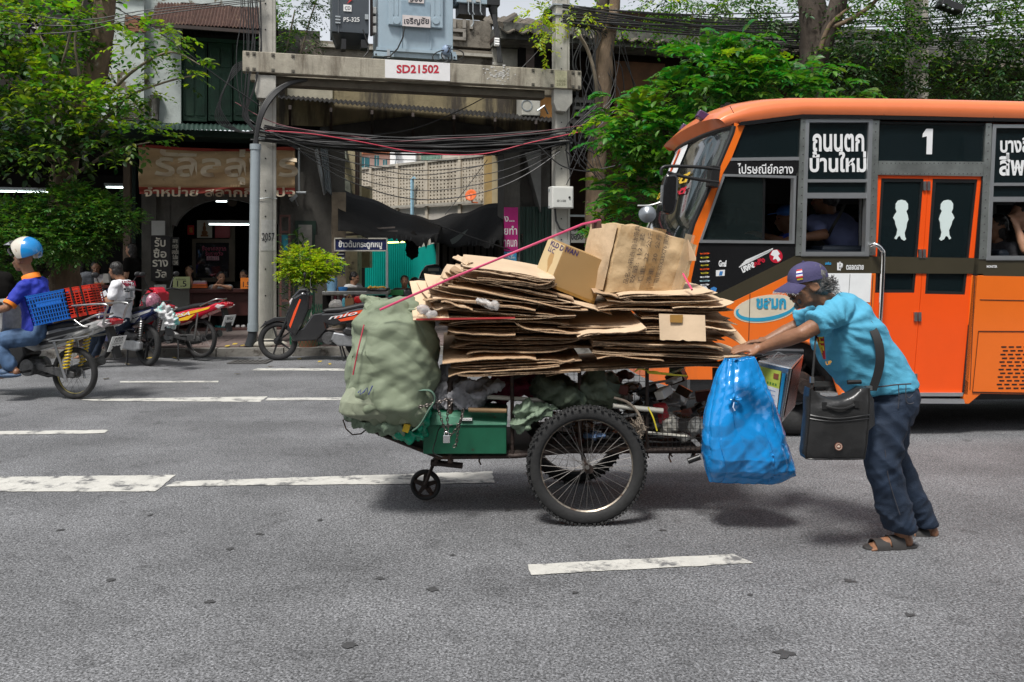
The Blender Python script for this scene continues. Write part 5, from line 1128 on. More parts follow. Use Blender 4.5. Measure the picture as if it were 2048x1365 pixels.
wheel(WN,P(1173,931,4.766),(0,1,0),.334,.062,rimrust,96,36,.038,.022,tname='tyre',castm=spokem,rimw=.016)
WF=thing('cart_wheel','x','x',V((P(1173,931,4.766).x,5.66,.334)));WF.parent=CT;WF.location=ORG[WF.name]-ORG[CT.name];del WF['label'];del WF['category']
wheel(WF,ORG[WF.name],(0,1,0),.334,.062,rimrust,60,28,.038,.022,tname='tyre',castm=spokem,rimw=.016)
mb=MB();mb.tube([P(1173,931,4.72),V((P(1173,931,4.766).x,5.7,.334))],.012,8);mb.disc(P(1178,939,4.735),(0,1,0),.025,.01,16);make('axle',mb,ironm,CT)
CA=thing('caster','x','x',P(851,970,5.22));CA.parent=CT;CA.location=ORG[CA.name]-ORG[CT.name];del CA['label'];del CA['category']
wheel(CA,P(851,970,5.22),(.12,1,0),.095,.034,ironm,0,0,.012,.02,cast=5,castm=ironm,tname='tyre',spin=.3,rimw=.012)
tubep(CA,'fork',[(851,970,5.18),(858,950,5.18),(868,925,5.2)],.011,ironm);tubep(CA,'fork',[(851,970,5.26),(858,950,5.26),(868,925,5.24)],.011,ironm)
tubep(CT,'caster_mount',[(868,928,5.22),(878,912,5.2)],.025,ironm);tubep(CT,'cross_bar',[(862,925,4.95),(925,932,4.93)],.018,ironm);tubep(CT,'cross_bar',[(872,921,4.9),(872,921,5.5)],.014,ironm)
for D in(DN,DF):
 k_=0 if D==DN else-8
 tubep(CT,'nose_rail',[(690,834,D),(760,868,D),(882,916,D)],.013,ironm)
 tubep(CT,'bottom_rail',[(875,914,D),(1030,912,D),(1160,900,D),(1300,902,D),(1420,898,D)],.016,ironm)
 tubep(CT,'top_rail',[(918,750,D),(935,742,D),(1100,738,D),(1300,733,D),(1440,727,D)],.012,ironm)
 tubep(CT,'post',[(901,926,D),(900,765,D),(903,756,D),(912,748,D),(925,743,D)],.017,ironm)
 for x,y1 in((1024,915),(1159,905),(1294,903),(1430,905)):tubep(CT,'post',[(x,736,D),(x+1,y1,D)],.016 if x>1400 else .011,ironm)
for x,y in((692,836),(760,868),(900,914),(1024,912),(1294,902),(1420,898)):tubep(CT,'cross_bar',[(x,y,DN),(V(P(x,y,DN)).x*0+x,y,DN)],.01,ironm)if False else None
for x,y in((692,836),(760,868),(900,914),(1024,912),(1294,902),(1420,898)):
 mb=MB();a=P(x,y,DN);mb.bar(a,V((a.x,DF,a.z)),.025);make('cross_bar',mb,ironm,CT)
mb=MB();a,b_=P(760,868,DN),P(1420,896,DN);mb.box(((a.x+b_.x)/2+.15,(DN+DF)/2,P(0,905,DN).z),(b_.x-a.x-.4,DF-DN,.015));make('deck',mb,M('cart deck',(.035,.025,.02),.8,var=.4),CT)
mb=MB();mb.prism([P(690,836,DN+.02),P(882,916,DN+.02),P(882,912,DN+.02),P(690,830,DN+.02)],(0,DF-DN,0));make('nose_deck',mb,M('cart deck',(0,0,0)),CT)
tubep(CT,'diagonal_brace',[(1024,757,DN+.05),(1085,738,DN+.1)],.012,ironm)
tubep(CT,'ring',[(698+9*math.cos(a),834+9*math.sin(a),DN)for a in np.linspace(0,6.3,14)],.005,ironm)
tubep(CT,'hoop',[(686,840,DN),(692,858,DN),(705,870,DN),(722,868,DN),(735,858,DN)],.004,ironm)
tubep(CT,'push_handle',[(1440,728,4.95),(1500,712,4.95),(1548,703,4.95),(1606,704,4.95)],.017,M('handle pipe',(.1,.1,.105),.35,.8));tubep(CT,'foot_bar',[(1376,923,4.8),(1400,914,4.8)],.017,blackm);tubep(CT,'foot_bar',[(1390,900,5.0),(1384,918,4.85)],.012,blackm)
def wiremesh(x0,y0,x1,y1,D,step,name='wire_mesh',par=CT,m=None):
 mb=MB();
 for x in np.arange(x0,x1+1,step):mb.tube([P(x,y0,D),P(x+random.uniform(-2,2),y1,D)],.0018,3,False)
 for y in np.arange(y0,y1+1,step):mb.tube([P(x0,y,D),P(x1,y+random.uniform(-2,2),D)],.0018,3,False)
 return make(name,mb,m or blackm,par,kind='stuff')
wiremesh(1296,828,1412,900,DN-.03,9.5);wiremesh(1040,738,1290,790,DF,12);wiremesh(1060,790,1290,890,DN+.05,11)
tubep(CT,'hanging_strap',[(1052,925,4.8),(1060,950,4.8)],.004,ironm)if False else None
for x,y0,y1 in((1340,905,925),(1343,905,914),(960,915,930),(1296,905,916)):tubep(CT,'torn_rag',[(x,y0,DN),(x-2,(y0+y1)/2,DN),(x+2,y1,DN)],.005,ironm)
# ---------------- load
def blob(name,label,cat,ells,m,vox=.012,amp=.03,fq=9,st=(1,1,1),sm=3,group=None,fine=0):
 mb=MB()
 for e in ells:
  x,y,D,rx,ry,dp=e[:6];s_=D/F;a=R(e[6])if len(e)>6 else 0;mb.ell(P(x,y,D),(rx*s_,dp,ry*s_),18,12,Matrix.Rotation(a,3,'Y'))
 me=fuse(mb,vox,sm,(amp,fq,st))
 if fine:displace(me,fine,fq*3.1,st)
 return put(name,me,m,smooth=180,label=label,cat=cat,group=group)
def folds(me,amp,fq,sharp=2.0,warp=.3):
 me.update();ns=[v.normal.copy()for v in me.vertices]
 for v,n in zip(me.vertices,ns):
  p=v.co*fq;w_=V((noise.noise(p*.6),noise.noise(p*.6+V((5,1,2))),noise.noise(p*.6+V((1,7,3)))))*warp*3
  r_=0
  for o,a in((1,1),(2.1,.5),(4.3,.22)):r_+=a*(1-abs(noise.noise((p+w_)*o))*2)**sharp if(1-abs(noise.noise((p+w_)*o))*2)>0 else 0
  v.co+=n*amp*(r_-.8)
 me.update()
def crumple(me,amp,fq,n=8,st=(1,1,1),seed=1,pl=.0):
 rg=random.Random(seed);W=[]
 for i in range(n):
  d=V((rg.gauss(0,1)*st[0],rg.gauss(0,1)*st[1],rg.gauss(0,1)*st[2])).normalized();f=fq*(1+2.2*rg.random()**1.5);W.append((d*f,rg.random(),1/(f/fq)**.8))
 tot=sum(w[2]for w in W)*.5;me.update();ns=[v.normal.copy()for v in me.vertices]
 for v,nn in zip(me.vertices,ns):
  p=v.co;q=p*fq*.5;wx=noise.noise(q)*.9;h=0
  for i,(d,ph,a)in enumerate(W):
   m_=max(0,.35+noise.noise(p*fq*.45+V((i*3.1,0,0)))*1.5);x=p.dot(d)+ph+wx;h+=a*m_*abs(x-math.floor(x)-.5)*2
  v.co+=nn*amp*(h/tot-.45)
 me.update()
def softthing(name,label,cat,ells,m,vox=.012,amp=.02,fq=5,sharp=2,group=None,kw=None):
 mb=MB()
 for e in ells:
  x,y,D,rx,ry,dp=e[:6];s_=D/F;a=R(e[6])if len(e)>6 else 0;mb.ell(P(x,y,D),(rx*s_,dp,ry*s_),18,12,Matrix.Rotation(a,3,'Y'))
 me=fuse(mb,vox,3);crumple(me,amp*3.2,fq*.8,5,seed=len(label));crumple(me,amp*.9,fq*3.2,7,seed=len(label)+5);return put(name,me,m,smooth=180,label=label,cat=cat,group=group)
sack=M('woven green sack',(.21,.25,.165),.62,var=.12,vs=6,bump=.35,bs=240,dirt=(.13,.16,.10),ds=3,dt=.55,dw=.2)
sackd=M('olive sack',(.06,.08,.05),.65,var=.3,vs=6,bump=.3,bs=160)
sackm=M('sage sack',(.16,.22,.15),.65,var=.2,vs=6,bump=.3,bs=160)
def profile_bag(name,label,cat,rows,D,dp,m,n=120,nz=90,amp=.012,fq=4,sharp=2,fold_amp=.03,nf=9,parent=None,seed=0,close=True,swirl=0.0,st=None):
 """bag from a front outline: rows of (y, x left, x right), deep dp at the middle"""
 ys=[r_[0]for r_ in rows];
 def f(s,t):
  y=ys[0]+(ys[-1]-ys[0])*t;xl=np.interp(y,ys,[r_[1]for r_ in rows]);xr=np.interp(y,ys,[r_[2]for r_ in rows]);de=np.interp(y,ys,[r_[3]if len(r_)>3 else 1 for r_ in rows])*dp
  a=2*PI*s;cx=(xl+xr)/2;hw=(xr-xl)/2*D/F;c=P(cx,y,D)
  ca,sa=math.cos(a),math.sin(a);sx=math.copysign(abs(ca)**.75,ca);sy=math.copysign(abs(sa)**.75,sa)
  g=fold_amp*(abs(math.sin(a*nf/2+swirl*t+2.2*noise.noise(V((a,t*3,seed)))))**.6-.6)*(1+.6*noise.noise(V((a*2,t*2,seed+3))))
  return c+V((sx*(hw+g),sy*(de+g),0))
 mb=MB();mb.grid(f,n,nz,True)
 if close:
  for t_ in(0,1):
   k=len(mb.v);base=0 if t_==0 else nz*n;ctr=sum((V(mb.v[base+i])for i in range(n)),V((0,0,0)))/n;mb.v.append(tuple(ctr))
   for i in range(n):mb.f.append((base+i,base+(i+1)%n,k)if t_ else(base+(i+1)%n,base+i,k));mb.m.append(0)
 me=mb.mesh(name);crumple(me,amp,fq,5,st or(1,1,.5),seed);crumple(me,amp*.24,fq*2.6,5,(1,1,1),seed+9);return put(name,me,m,parent,smooth=180,label=label if parent is None else None,cat=cat if parent is None else None)
bs=profile_bag('green_sack','tall pale green woven sack standing at the nose of the handcart','sack',[(592,735,800,.4),(604,728,842,.7),(622,722,852,.85),(650,716,866,1),(700,708,874,1.05),(750,705,880,1.1),(800,712,880,1.1),(835,740,872,.8),(850,790,860,.5)],4.98,.27,sack,190,150,.075,2.9,2.2,.010,7,seed=2,st=(1,1,.9))
d=softthing('sack_neck','x','x',[(745,600,4.9,24,14,.06,20),(770,612,4.85,34,16,.08,10),(815,622,4.85,36,14,.1,-12),(735,640,4.85,16,34,.08)],sack,.009,.028,7,2);d.parent=bs;d.location=ORG[d.name]-ORG[bs.name];del d['label'];del d['category']
profile_bag('green_sack','lower pale green sack slumped over the cart nose, blue pen mark on it','sack',[(752,735,770,.4),(775,705,815,.8),(800,690,848,1),(822,682,862,.9),(840,740,850,.5)],4.82,.13,M('pale green sack',(.27,.30,.21),.62,var=.12,vs=6,bump=.35,bs=240),150,90,.05,3,2.2,.008,6,seed=8,st=(1,1,1))
mb=MB();mb.tube([P(*q,4.66)for q in((716,786),(722,779),(720,790),(728,784),(734,776),(737,790),(745,772))],.003,4);make('pen_mark',mb,M('blue ink',(.02,.03,.25),.5),bpy.data.objects['green_sack.001'])
softthing('green_rag_bundle','crumpled dull green plastic bundle under the big sack at the nose','bundle',[(745,842,4.85,40,14,.12,14),(790,850,4.85,36,16,.12),(832,838,4.85,26,16,.1),(715,830,4.85,22,10,.08,20)],sackm,.010,.03,8,1.8)
softthing('green_bag','shiny emerald plastic bag squeezed beside the green toolbox','bag',[(820,868,4.84,34,12,.07,8),(850,838,4.84,12,34,.06,20)],M('emerald plastic',(.0,.22,.12),.25,var=.15),.009,.02,9,2)
mb=MB();mb.tube(curve([P(*q,4.72)for q in((818,806),(808,794),(815,785),(840,781),(862,783),(870,800),(858,820),(840,850),(825,862))]),.006,6);o_=make('strap',mb,M('sage strap',(.10,.17,.13),.5),label='sage green carrying strap looping over the cart nose',cat='strap',smooth=60);o_.scale=(1,2.5,1)
mb=MB();mb.box(P(813,856,4.76),(.035,.03,.045),Matrix.Rotation(.3,3,'Y'));make('yellow_carton',mb,M('yellow print',(.6,.4,.02),.5),label='tiny yellow carton tucked into the emerald bag',cat='carton')
tb=thing('toolbox','dented green steel toolbox chained to the cart post','toolbox',P(930,908,4.85))
tg_=M('toolbox green',(.012,.11,.058),.4,.2,var=.2,vs=5,bump=.1,bs=20,dirt=(.05,.03,.02),ds=16,dt=.62,dw=.04)
def pbox(name,par,x0,y0,x1,y1,D0,D1,m,bevel=.006,dx=0,**k):
 mb=MB();a=P(x0,y1,D0);b_=P(x1,y0,D0);mb.box(((a.x+b_.x)/2,(D0+D1)/2,(a.z+b_.z)/2),(b_.x-a.x,D1-D0,b_.z-a.z));return make(name,mb,m,par,bevel=bevel,**k)
pbox('case',tb,846,850,1013,909,4.84,5.1,tg_);mb=MB();mb.prism([P(845,852,4.83),P(845,824,4.86),P(852,819,4.9),P(1012,822,4.9),P(1015,828,4.86),P(1014,852,4.83)],(0,.26,0));lid=make('lid',mb,tg_,tb,bevel=.006)
pl_=pbox('label_plate',tb,922,837,944,842,4.822,4.834,white,0);mb=MB();
TF=Fr(933,4.82,0);txt(TF,'HITACHI',(924,838,942,841.2),ink,pl_,0,.01)
mb=MB();mb.tube(curve([P(*q,4.80)for q in((905,850),(880,856),(872,880),(866,905),(885,915))]),.003,4);make('wire_seal',mb,blackm,tb)
mb=MB();mb.tube([P(937,820,4.82),P(1013,822,4.82)],.013,10);make('wooden_stick',mb,M('broom stick',(.30,.19,.09),.6,var=.2),label='short yellow wooden stick lying on the green toolbox lid',cat='stick',smooth=60)
def chain(pts,label,link=.016):
 c=curve([P(*q)for q in pts],40);L_=[c[0]]
 for p in c:
  if(p-L_[-1]).length>link:L_.append(p)
 mb=MB()
 for k in range(len(L_)-1):
  a,b_=L_[k],L_[k+1];d=(b_-a).normalized();x,y=frame_of(d);s_=x if k%2 else y;m_=(a+b_)/2
  mb.tube([m_+d*.013*math.cos(q)+s_*.0065*math.sin(q)for q in np.linspace(0,2*PI,8,endpoint=False)],.0026,4,closed=True)
 return make('chain',mb,M('chain steel',(.14,.12,.11),.4,.8,var=.3,vs=40),label=label,cat='chain',smooth=60,kind=None)
chain([(700,836,4.8),(760,828,4.74),(850,812,4.72),(905,796,4.76)],'thin rusty chain stretched from the cart nose to the post')
chain([(870,800,4.75),(880,830,4.74),(893,866,4.74),(905,868,4.74),(922,840,4.74),(926,818,4.76)],'thicker chain looped down to the padlock on the toolbox');chain([(905,800,4.74),(895,830,4.73),(897,862,4.73)],'middle strand of chain above the padlock');chain([(925,830,4.74),(916,862,4.74),(912,890,4.74),(904,895,4.74)],'loose end of chain hanging right of the padlock')
d=thing('padlock','square silver padlock hanging on the chain before the toolbox','padlock',P(893,886,4.72));pbox('case',d,886,871,900,887,4.71,4.73,chrome,.003);mb=MB();mb.tube([P(889,872,4.72),P(889,866,4.72),P(893,863,4.72),P(897,866,4.72),P(897,872,4.72)],.004,6);make('shackle',mb,chrome,d,smooth=60)
grc=M('grey cloth',(.33,.33,.35),.85,var=.12,vs=8,bump=.3,bs=60)
softthing('grey_cloth_bundle','big crumpled grey cloth bundle between the sack and the cartons','bundle',[(895,790,5.0,46,34,.16),(940,785,4.98,46,30,.14,10),(975,775,5.0,34,26,.1,20),(905,745,5.05,20,44,.1),(880,812,4.97,30,20,.1),(925,808,4.96,40,20,.1),(990,770,5.0,24,20,.1)],grc,.009,.04,7,1.7)
softthing('crimson_sack','dusty crimson cloth heap in the shade behind the front posts','bundle',[(1040,770,5.2,70,30,.2),(1000,785,5.2,40,24,.15),(1085,785,5.2,40,20,.15)],M('crimson cloth',(.19,.02,.05),.8,var=.3),.014,.04,7,1.7)
softthing('olive_sack','dark olive sack wedged in the middle of the cart behind a post','sack',[(1110,775,5.0,44,32,.15,8),(1140,790,4.98,40,26,.15)],sackd,.010,.03,6,1.9)
softthing('olive_sack','knotted olive sack with a pale crumpled corner right of the middle post','sack',[(1185,780,4.97,30,30,.12),(1210,785,5.0,34,26,.12,20),(1170,780,4.94,18,24,.08)],M('olive sack light',(.10,.125,.08),.6,var=.3,bump=.3,bs=160),.010,.03,7,1.9)
softthing('sage_sack','sage green sack bulging out over the top left of the big wheel','sack',[(1052,832,4.86,28,34,.1),(1075,825,4.86,24,24,.1),(1100,815,4.86,26,14,.07,20),(1106,838,4.84,10,22,.05),(1045,850,4.86,20,16,.08)],sackm,.009,.035,7,1.8)
def rod(x0,y0,x1,y1,D,r,m,label,cat='tube',name='tube',D2=None,n=12):
 mb=MB();mb.tube([P(x0,y0,D),P(x1,y1,D2 or D)],r,n);return make(name,mb,m,label=label,cat=cat,smooth=60)
whp=M('off white plastic',(.55,.53,.46),.45,var=.08)
rod(975,794,1155,806,4.92,.013,whp,'long off white plastic tube lying across the cart below the sacks');rod(1226,812,1326,822,4.86,.015,whp,'off white tube end sticking out right of the big wheel');rod(1296,866,1374,873,4.86,.008,whp,'thin white tube low in the wire mesh')
mb=MB();mb.tube(curve([P(*q,4.84)for q in((1228,796),(1255,805),(1275,825),(1286,850),(1290,862))]),.008,8);make('rope',mb,M('frayed rope',(.33,.27,.21),.9,bump=.8,bs=200),label='frayed rope hanging beside the big wheel',cat='rope',smooth=60)
mb=MB()
for k in range(60):p=P(1275+random.gauss(0,6),855+random.gauss(0,7),4.82);mb.tube([p,p+rv()*.03,p+rv()*.04-Z*.01],.0018,3)
make('frayed_end',mb,M('frayed rope',(0,0,0)),bpy.data.objects['rope'],kind='stuff')
random.seed(31)
junkcols=[('clear film',(.5,.49,.47),.25),('brown glass',(.06,.03,.015),.2),('dull white',(.6,.58,.53),.5),('rust red',(.12,.03,.02),.6),('black scrap',(.015,.015,.015),.4),('dirty grey',(.13,.125,.12),.6),('navy scrap',(.03,.05,.12),.5),('dark green scrap',(.02,.06,.03),.5)]
jm=[M(a,b_,c)for a,b_,c in junkcols]
for k in range(140):
 if k<98:x=random.uniform(1180,1425);y=random.uniform(748,885);D=random.uniform(4.95,5.4)
 else:x=random.uniform(1060,1290);y=random.uniform(825,898);D=random.uniform(4.97,5.4)
 m_=jm[int(min(abs(random.gauss(0,3.4)),7.9))]if k%3 else random.choice(jm[:6]);r_=random.uniform(.02,.05);kind=k%5;c=P(x,y,D)
 cols=m_.name;where='in the wire basket' if x>1300 else('behind the big wheel' if x<1290 and y>825 else 'on the scrap heap')
 mb=MB()
 if kind==0:
  ax=(V((rv().x,rv().y,0))+Z*random.uniform(-.5,.5)).normalized();mb.lathe(c,ax,[(0,-r_*2),(r_*.8,-r_*2),(r_*.8,r_),(r_*.3,r_*1.8),(r_*.3,r_*2.2),(0,r_*2.2)],12,False)
  make('bottle',mb,m_,label=f'{cols} bottle lying {where}',cat='bottle',group='bottles in the cart',smooth=50)
 elif kind==1:
  mb.box(c,(r_*2.4,r_*1.5,r_*random.uniform(.6,1.6)),Matrix.Rotation(random.uniform(-.5,.5),3,'Y')@Matrix.Rotation(random.uniform(-1,1),3,'Z'));make('scrap_box',mb,m_,label=f'{cols} scrap box {where}',cat='box',group='scrap boxes in the cart',bevel=.004)
 elif kind==2:
  mb.tube([c-V((r_*3,0,r_*random.uniform(-1.5,1.5))),c+V((r_*3,0,0))],r_*.25,8);make('scrap_rod',mb,m_,label=f'{cols} rod sticking out {where}',cat='rod',group='rods in the cart',smooth=60)
 else:
  mb.ell(c,(r_*random.uniform(1.1,1.8),r_,r_*random.uniform(.6,1.1)),14,10);me=fuse(mb,.009,1);folds(me,.014,14,1.8);put('crumpled_bag',me,m_,smooth=180,label=f'{cols} crumpled bag {where}',cat='bag',group='crumpled bags in the cart')
softthing('red_bag','crumpled dark red bag right of the last thin post','bag',[(1318,830,4.95,18,26,.06)],M('dark red plastic',(.3,.01,.015),.4),.009,.02,10)
d=thing('paper_roll','pale crumpled round bundle behind the wire mesh','bundle',P(1337,865,4.9));mb=MB();mb.ell(P(1337,848,4.93),(.058,.05,.058),20,14);me=fuse(mb,.006,1);folds(me,.014,16,1.6);put('roll',me,M('pale crumple',(.55,.52,.45),.7),d,smooth=180)
softthing('white_bag','white milky bag at the right end of the wire basket','bag',[(1392,850,4.95,18,22,.06)],M('milky film',(.5,.5,.47),.3),.008,.015,12)
softthing('blue_bag_scrap','small pale blue bag seen through the spokes','bag',[(1190,872,5.0,26,10,.05)],M('pale blue film',(.15,.25,.45),.35),.008,.015,12)
for k in range(5):
 x=1298+random.uniform(-4,14);mb=MB();mb.tube(curve([P(1296,742+k,4.83),P(1296+(k-1)*16,738+k*3,4.8),P(1296+(k-1)*26,744+k*2,4.8)]),.005,5);make('yellow_ribbon',mb,M('yellow ribbon',(.6,.5,.03),.4),label='yellow plastic ribbon tied round the post top',cat='ribbon',group='yellow ribbons')
mb=MB();mb.tube(curve([P(1296,815,4.85),P(1306,835,4.83),P(1314,862,4.83)]),.005,5);make('yellow_ribbon',mb,M('yellow ribbon',(0,0,0)),label='yellow ribbon dangling lower by the red bag',cat='ribbon')
# ---------------- cardboard
card=M('cardboard',(.46,.31,.185),.75,var=.12,vs=3,bump=.12,bs=30,dirt=(.30,.19,.10),ds=2.5,dt=.58,dw=.2,rnd=.12)
cardd=M('dark cardboard',(.40,.27,.16),.78,var=.15,vs=3,bump=.12,bs=30,rnd=.15)
cardl=M('pale cardboard',(.60,.45,.30),.72,var=.1,vs=3,bump=.1,bs=30,rnd=.1)
edge=M('corrugated edge',(.25,.17,.105),.9,var=.75,vs=60,aniso=(1.5,1.5,.2),bump=.6,bs=120)
def carton(xa,ya,xb,yb,D=4.74,dep=.62,rise=.0,skew=0,pl=2,gap=.004,bow=0,m=card,label='',tw=0,th=.004,group='flattened cartons on the handcart',curl=0,jag=.011,Db=None,cl=None):
 A,B=P(xa,ya,D),P(xb,yb,Db or D);mb=MB();sd=random.random()*99;cb=random.gauss(0,.016);cc_=random.gauss(0,.016)
 for q in range(pl):
  z0=q*(th+gap);o1=V((random.uniform(-.015,.015),random.uniform(-.012,.012),0));a0=A+o1;b0=B+V((random.uniform(-.02,.02),random.uniform(-.012,.012),0));nx,ny=16,3
  def f(s,t):
   p=a0.lerp(b0,s)+V((skew*t,dep*t,rise*t+z0+bow*4*s*(1-s)+tw*s*t))
   p.z+=.006*noise.noise(V((s*4,t*2,sd+q)))+gap*.9*noise.noise(V((s*3,q*7.1,sd)))+(curl*(1-t)**2*abs(2*s-1)**3)
   p.z+=(cb*max(0,(s-.78)/.22)**2+cc_*max(0,(.2-s)/.2)**2)*(1-t)
   if t<.01:p.y+=jag*noise.noise(V((s*22,sd,q)));p.z+=.3*jag*noise.noise(V((s*30,sd,q+9)))
   if s<.01 or s>.99:p.x+=jag*noise.noise(V((t*13,sd,q+4)))
   return p
  k=len(mb.f);mb.cur=0;mb.sheet(f,nx,ny,(0,0,th));ne=len(mb.f)
  for i in range(k+2*nx*ny,ne):mb.m[i]=1
  mb.cur=0
 return make('flattened_carton',mb,[m,edge],label=label,cat='carton',group=group)
random.seed(77)
ORD='lowest second third fourth fifth sixth seventh eighth ninth tenth eleventh'.split()
LB='brown flattened carton in the lower left of the pile';LM_='flattened carton in the middle left of the pile';LR='flattened carton in the lower right of the pile';LT='flattened carton sloping in the upper left of the pile';RT='pale flattened carton in the upper right of the pile'
carton(912,756,1160,744,4.72,.7,.04,0,2,.004,m=cardd,label='lowest flattened carton, its left corner drooping over the grey cloth')
for k in range(4):carton(900+k*3-random.uniform(0,8),749-k*6.5,1150+random.uniform(-30,20),736-k*6,4.72+.01*k,.7,.02,-.05,1,label=ORD[k]+' thin carton edge in the drooping lower left block',m=random.choice([card,cardd]))
carton(890,726,1082,716,4.7,.72,.10,-.06,1,m=card,label='broad brown carton face tilted forward at the lower left of the pile')
carton(1090,747,1446,729,4.78,.66,.0,0,2,label='lower long carton under the right half of the pile',m=cardd)
carton(1000,744,1440,726,4.82,.66,.0,0,2,label='long carton running under the middle of the pile',m=cardd)
carton(1010,716,1160,726,4.78,.6,.04,0,1,label='small carton sheet above the long one at the pile middle',m=card)
ys_=704
for k in range(9):
 carton(905-k*3+random.uniform(-18,26),ys_-k*7.2,1160+random.uniform(-40,90),ys_-2-k*7.0+random.uniform(-3,3),4.76+random.uniform(-.05,.07),.6,random.uniform(0,.03),random.uniform(-.06,.06),random.choice([1,2]),.003,random.uniform(-.01,.006),random.choice([card,cardd,cardd]),ORD[k]+' carton up in the dark middle left stack, over the drooping block')
for k in range(9):
 carton(1195-k*8+random.uniform(-25,25),706-k*6.8,1484-k*3+random.uniform(-50,8),714-k*7.6+random.uniform(-4,4),4.76+random.uniform(-.05,.08),.6,random.uniform(0,.03),random.uniform(-.05,.05),random.choice([1,2]),.003,random.uniform(-.012,.006),random.choice([card,cardl,cardd]),ORD[k]+' carton up in the right stack above the hands level')
carton(1190,708,1500,722,4.72,.66,.02,.0,2,m=cardl,label='long pale carton under the old man\'s hands')
carton(1195,712,1330,722,4.70,.5,.03,-.03,1,m=card,label='carton with a red printed corner at the bottom right of the pile')
carton(1440,668,1503,700,4.76,.4,.12,-.12,1,label='bent carton flap standing up just left of the hands',m=card,tw=.1)
carton(1158,672,1292,668,4.68,.5,.13,-.05,2,label='pale carton with a broad face tilted forward at the pile centre',m=cardl)
carton(892,662,1034,672,4.7,.5,.03,0,1,bow=-.012,label='carton with a bowed front edge left of the pile centre',m=card);carton(1030,660,1160,672,4.7,.5,.06,0,2,label='carton beside the broad pale face, left of the pile centre',m=card)
for k in range(11):
 t_=k/10;sl_=.02+.17*t_
 xa=838+52*t_**1.4+random.uniform(-14,12);ya=640-84*t_;xb=xa+random.uniform(225,330)-40*t_
 carton(xa,ya,xb,ya+(xb-xa)*sl_+random.uniform(-4,4),4.74+random.uniform(-.06,.06),.6,random.uniform(.0,.05),random.uniform(-.1,.05),random.choice([1,1,2]),.003,random.uniform(-.015,.004),random.choice([card,cardl,cardl]),ORD[k]+' sloping carton up in the upper left fan')
wc=carton(830,643,905,640,4.66,.5,.20,-.08,1,m=cardl,label='pale carton end with a red stripe at the far left of the pile')
mb=MB();a=P(846,616,4.72);mb.box(a,(.07,.006,.012),Matrix.Rotation(.5,3,'X'));mb.box(a+V((.02,0,-.02)),(.05,.006,.01),Matrix.Rotation(.5,3,'X'));make('red_print',mb,M('red print card',(.4,.03,.03),.7),wc)
mb=MB();mb.sheet(lambda s,t:P(832,641,4.655).lerp(P(1030,638,4.655),s)+V((0,0,.010*t)),12,1,(0,.002,0));make('red_edge',mb,M('red print card',(0,0,0)),wc)
carton(864,622,938,612,4.68,.45,.14,-.14,1,m=cardl,label='small pale carton sheet fanned over the far left end',jag=.012);carton(862,596,1000,612,4.7,.5,.12,-.1,1,m=cardl,label='pale torn carton fanned out left of the plastic wrap',jag=.014)
carton(885,602,940,622,4.66,.4,.05,0,1,m=card,label='short carton edge just below the torn one')
carton(868,578,905,572,4.75,.4,.06,0,2,m=cardl,label='rough carton end poking out at the upper left');carton(878,560,950,566,4.76,.4,.07,0,2,m=cardl,label='rough pale carton end under the topmost slab')
carton(898,575,1175,632,4.70,.5,.09,-.02,1,bow=.012,m=card,label='long carton panel sloping down to the right below the small box')
carton(940,560,1218,628,4.76,.5,.05,0,1,m=cardl,label='pale long carton edge ending under the small box',bow=.006)
carton(900,552,1150,598,4.78,.5,.05,0,2,m=card,label='carton just under the dark corrugated slab')
tsl=carton(958,566,1108,586,4.72,.4,.02,0,5,.0015,m=cardd,label='thick slab of dark corrugated layers below the top sheet',bow=.012)
carton(925,541,1104,570,4.74,.45,.07,-.02,4,.002,m=cardl,label='topmost carton slab sloping down towards the small box',bow=.01)
carton(903,518,932,534,4.8,.1,.02,.02,1,m=cardl,label='little carton tongue sticking up at the very top left')
for k,(a,b_,c,e,m_)in enumerate([(1195,622,1466,627,card),(1198,614,1452,618,cardl),(1215,606,1440,606,cardl),(1238,600,1434,600,card)]):
 carton(a,b_,c,e,4.74+.02*(k%2),.6,.03,.02,2,.003,random.uniform(-.01,.01),m_,ORD[k]+' carton up in the pale group under the big box')
carton(1238,592,1432,594,4.74,.6,.05,.0,2,m=cardl,label='topmost pale carton under the big box');carton(1340,613,1472,610,4.72,.4,.02,0,1,bow=-.015,m=cardl,label='ragged pale carton bowing down at the right of the pile',jag=.014)
carton(1190,588,1262,604,4.74,.4,.04,0,2,m=card,label='short bent carton wedged between both boxes')
carton(1280,634,1470,648,4.75,.5,.02,0,2,m=card,label='carton edge right of the hanging flap');carton(1410,655,1480,668,4.7,.4,.03,0,1,m=cardl,label='thin pale carton slip above the bent flap')
mb=MB();
def flap(s,t):
 x=1318+92*s+2*t;y=628+52*t+3*s+(4 if t>.99 else 0)*noise.noise(V((s*9,0,3)));return P(x,y,4.66-.03*t+.008*math.sin(s*5))
mb.sheet(flap,14,6,(0,.005,0));make('flattened_carton',mb,cardl,label='pale torn carton flap hanging down over the right of the pile',cat='carton',group='flattened cartons on the handcart')
softthing('plastic_wrap','crumpled clear plastic wrap caught between the left cartons','wrap',[(968,605,4.68,20,8,.03,20),(985,612,4.68,14,8,.03)],M('clear wrap',(.6,.58,.56),.2,alpha=.55),.006,.008,18,1.6)
softthing('plastic_wrap','scrap of white plastic wrap at the far left end of the pile','wrap',[(846,618,4.66,14,9,.03),(860,628,4.66,12,6,.02)],M('clear wrap',(0,0,0)),.006,.008,18,1.6)
for x0,x1,y,w_,D_ in((1340,1372,578+8,6,4.735),(1020,1044,640,5,4.70)):pass
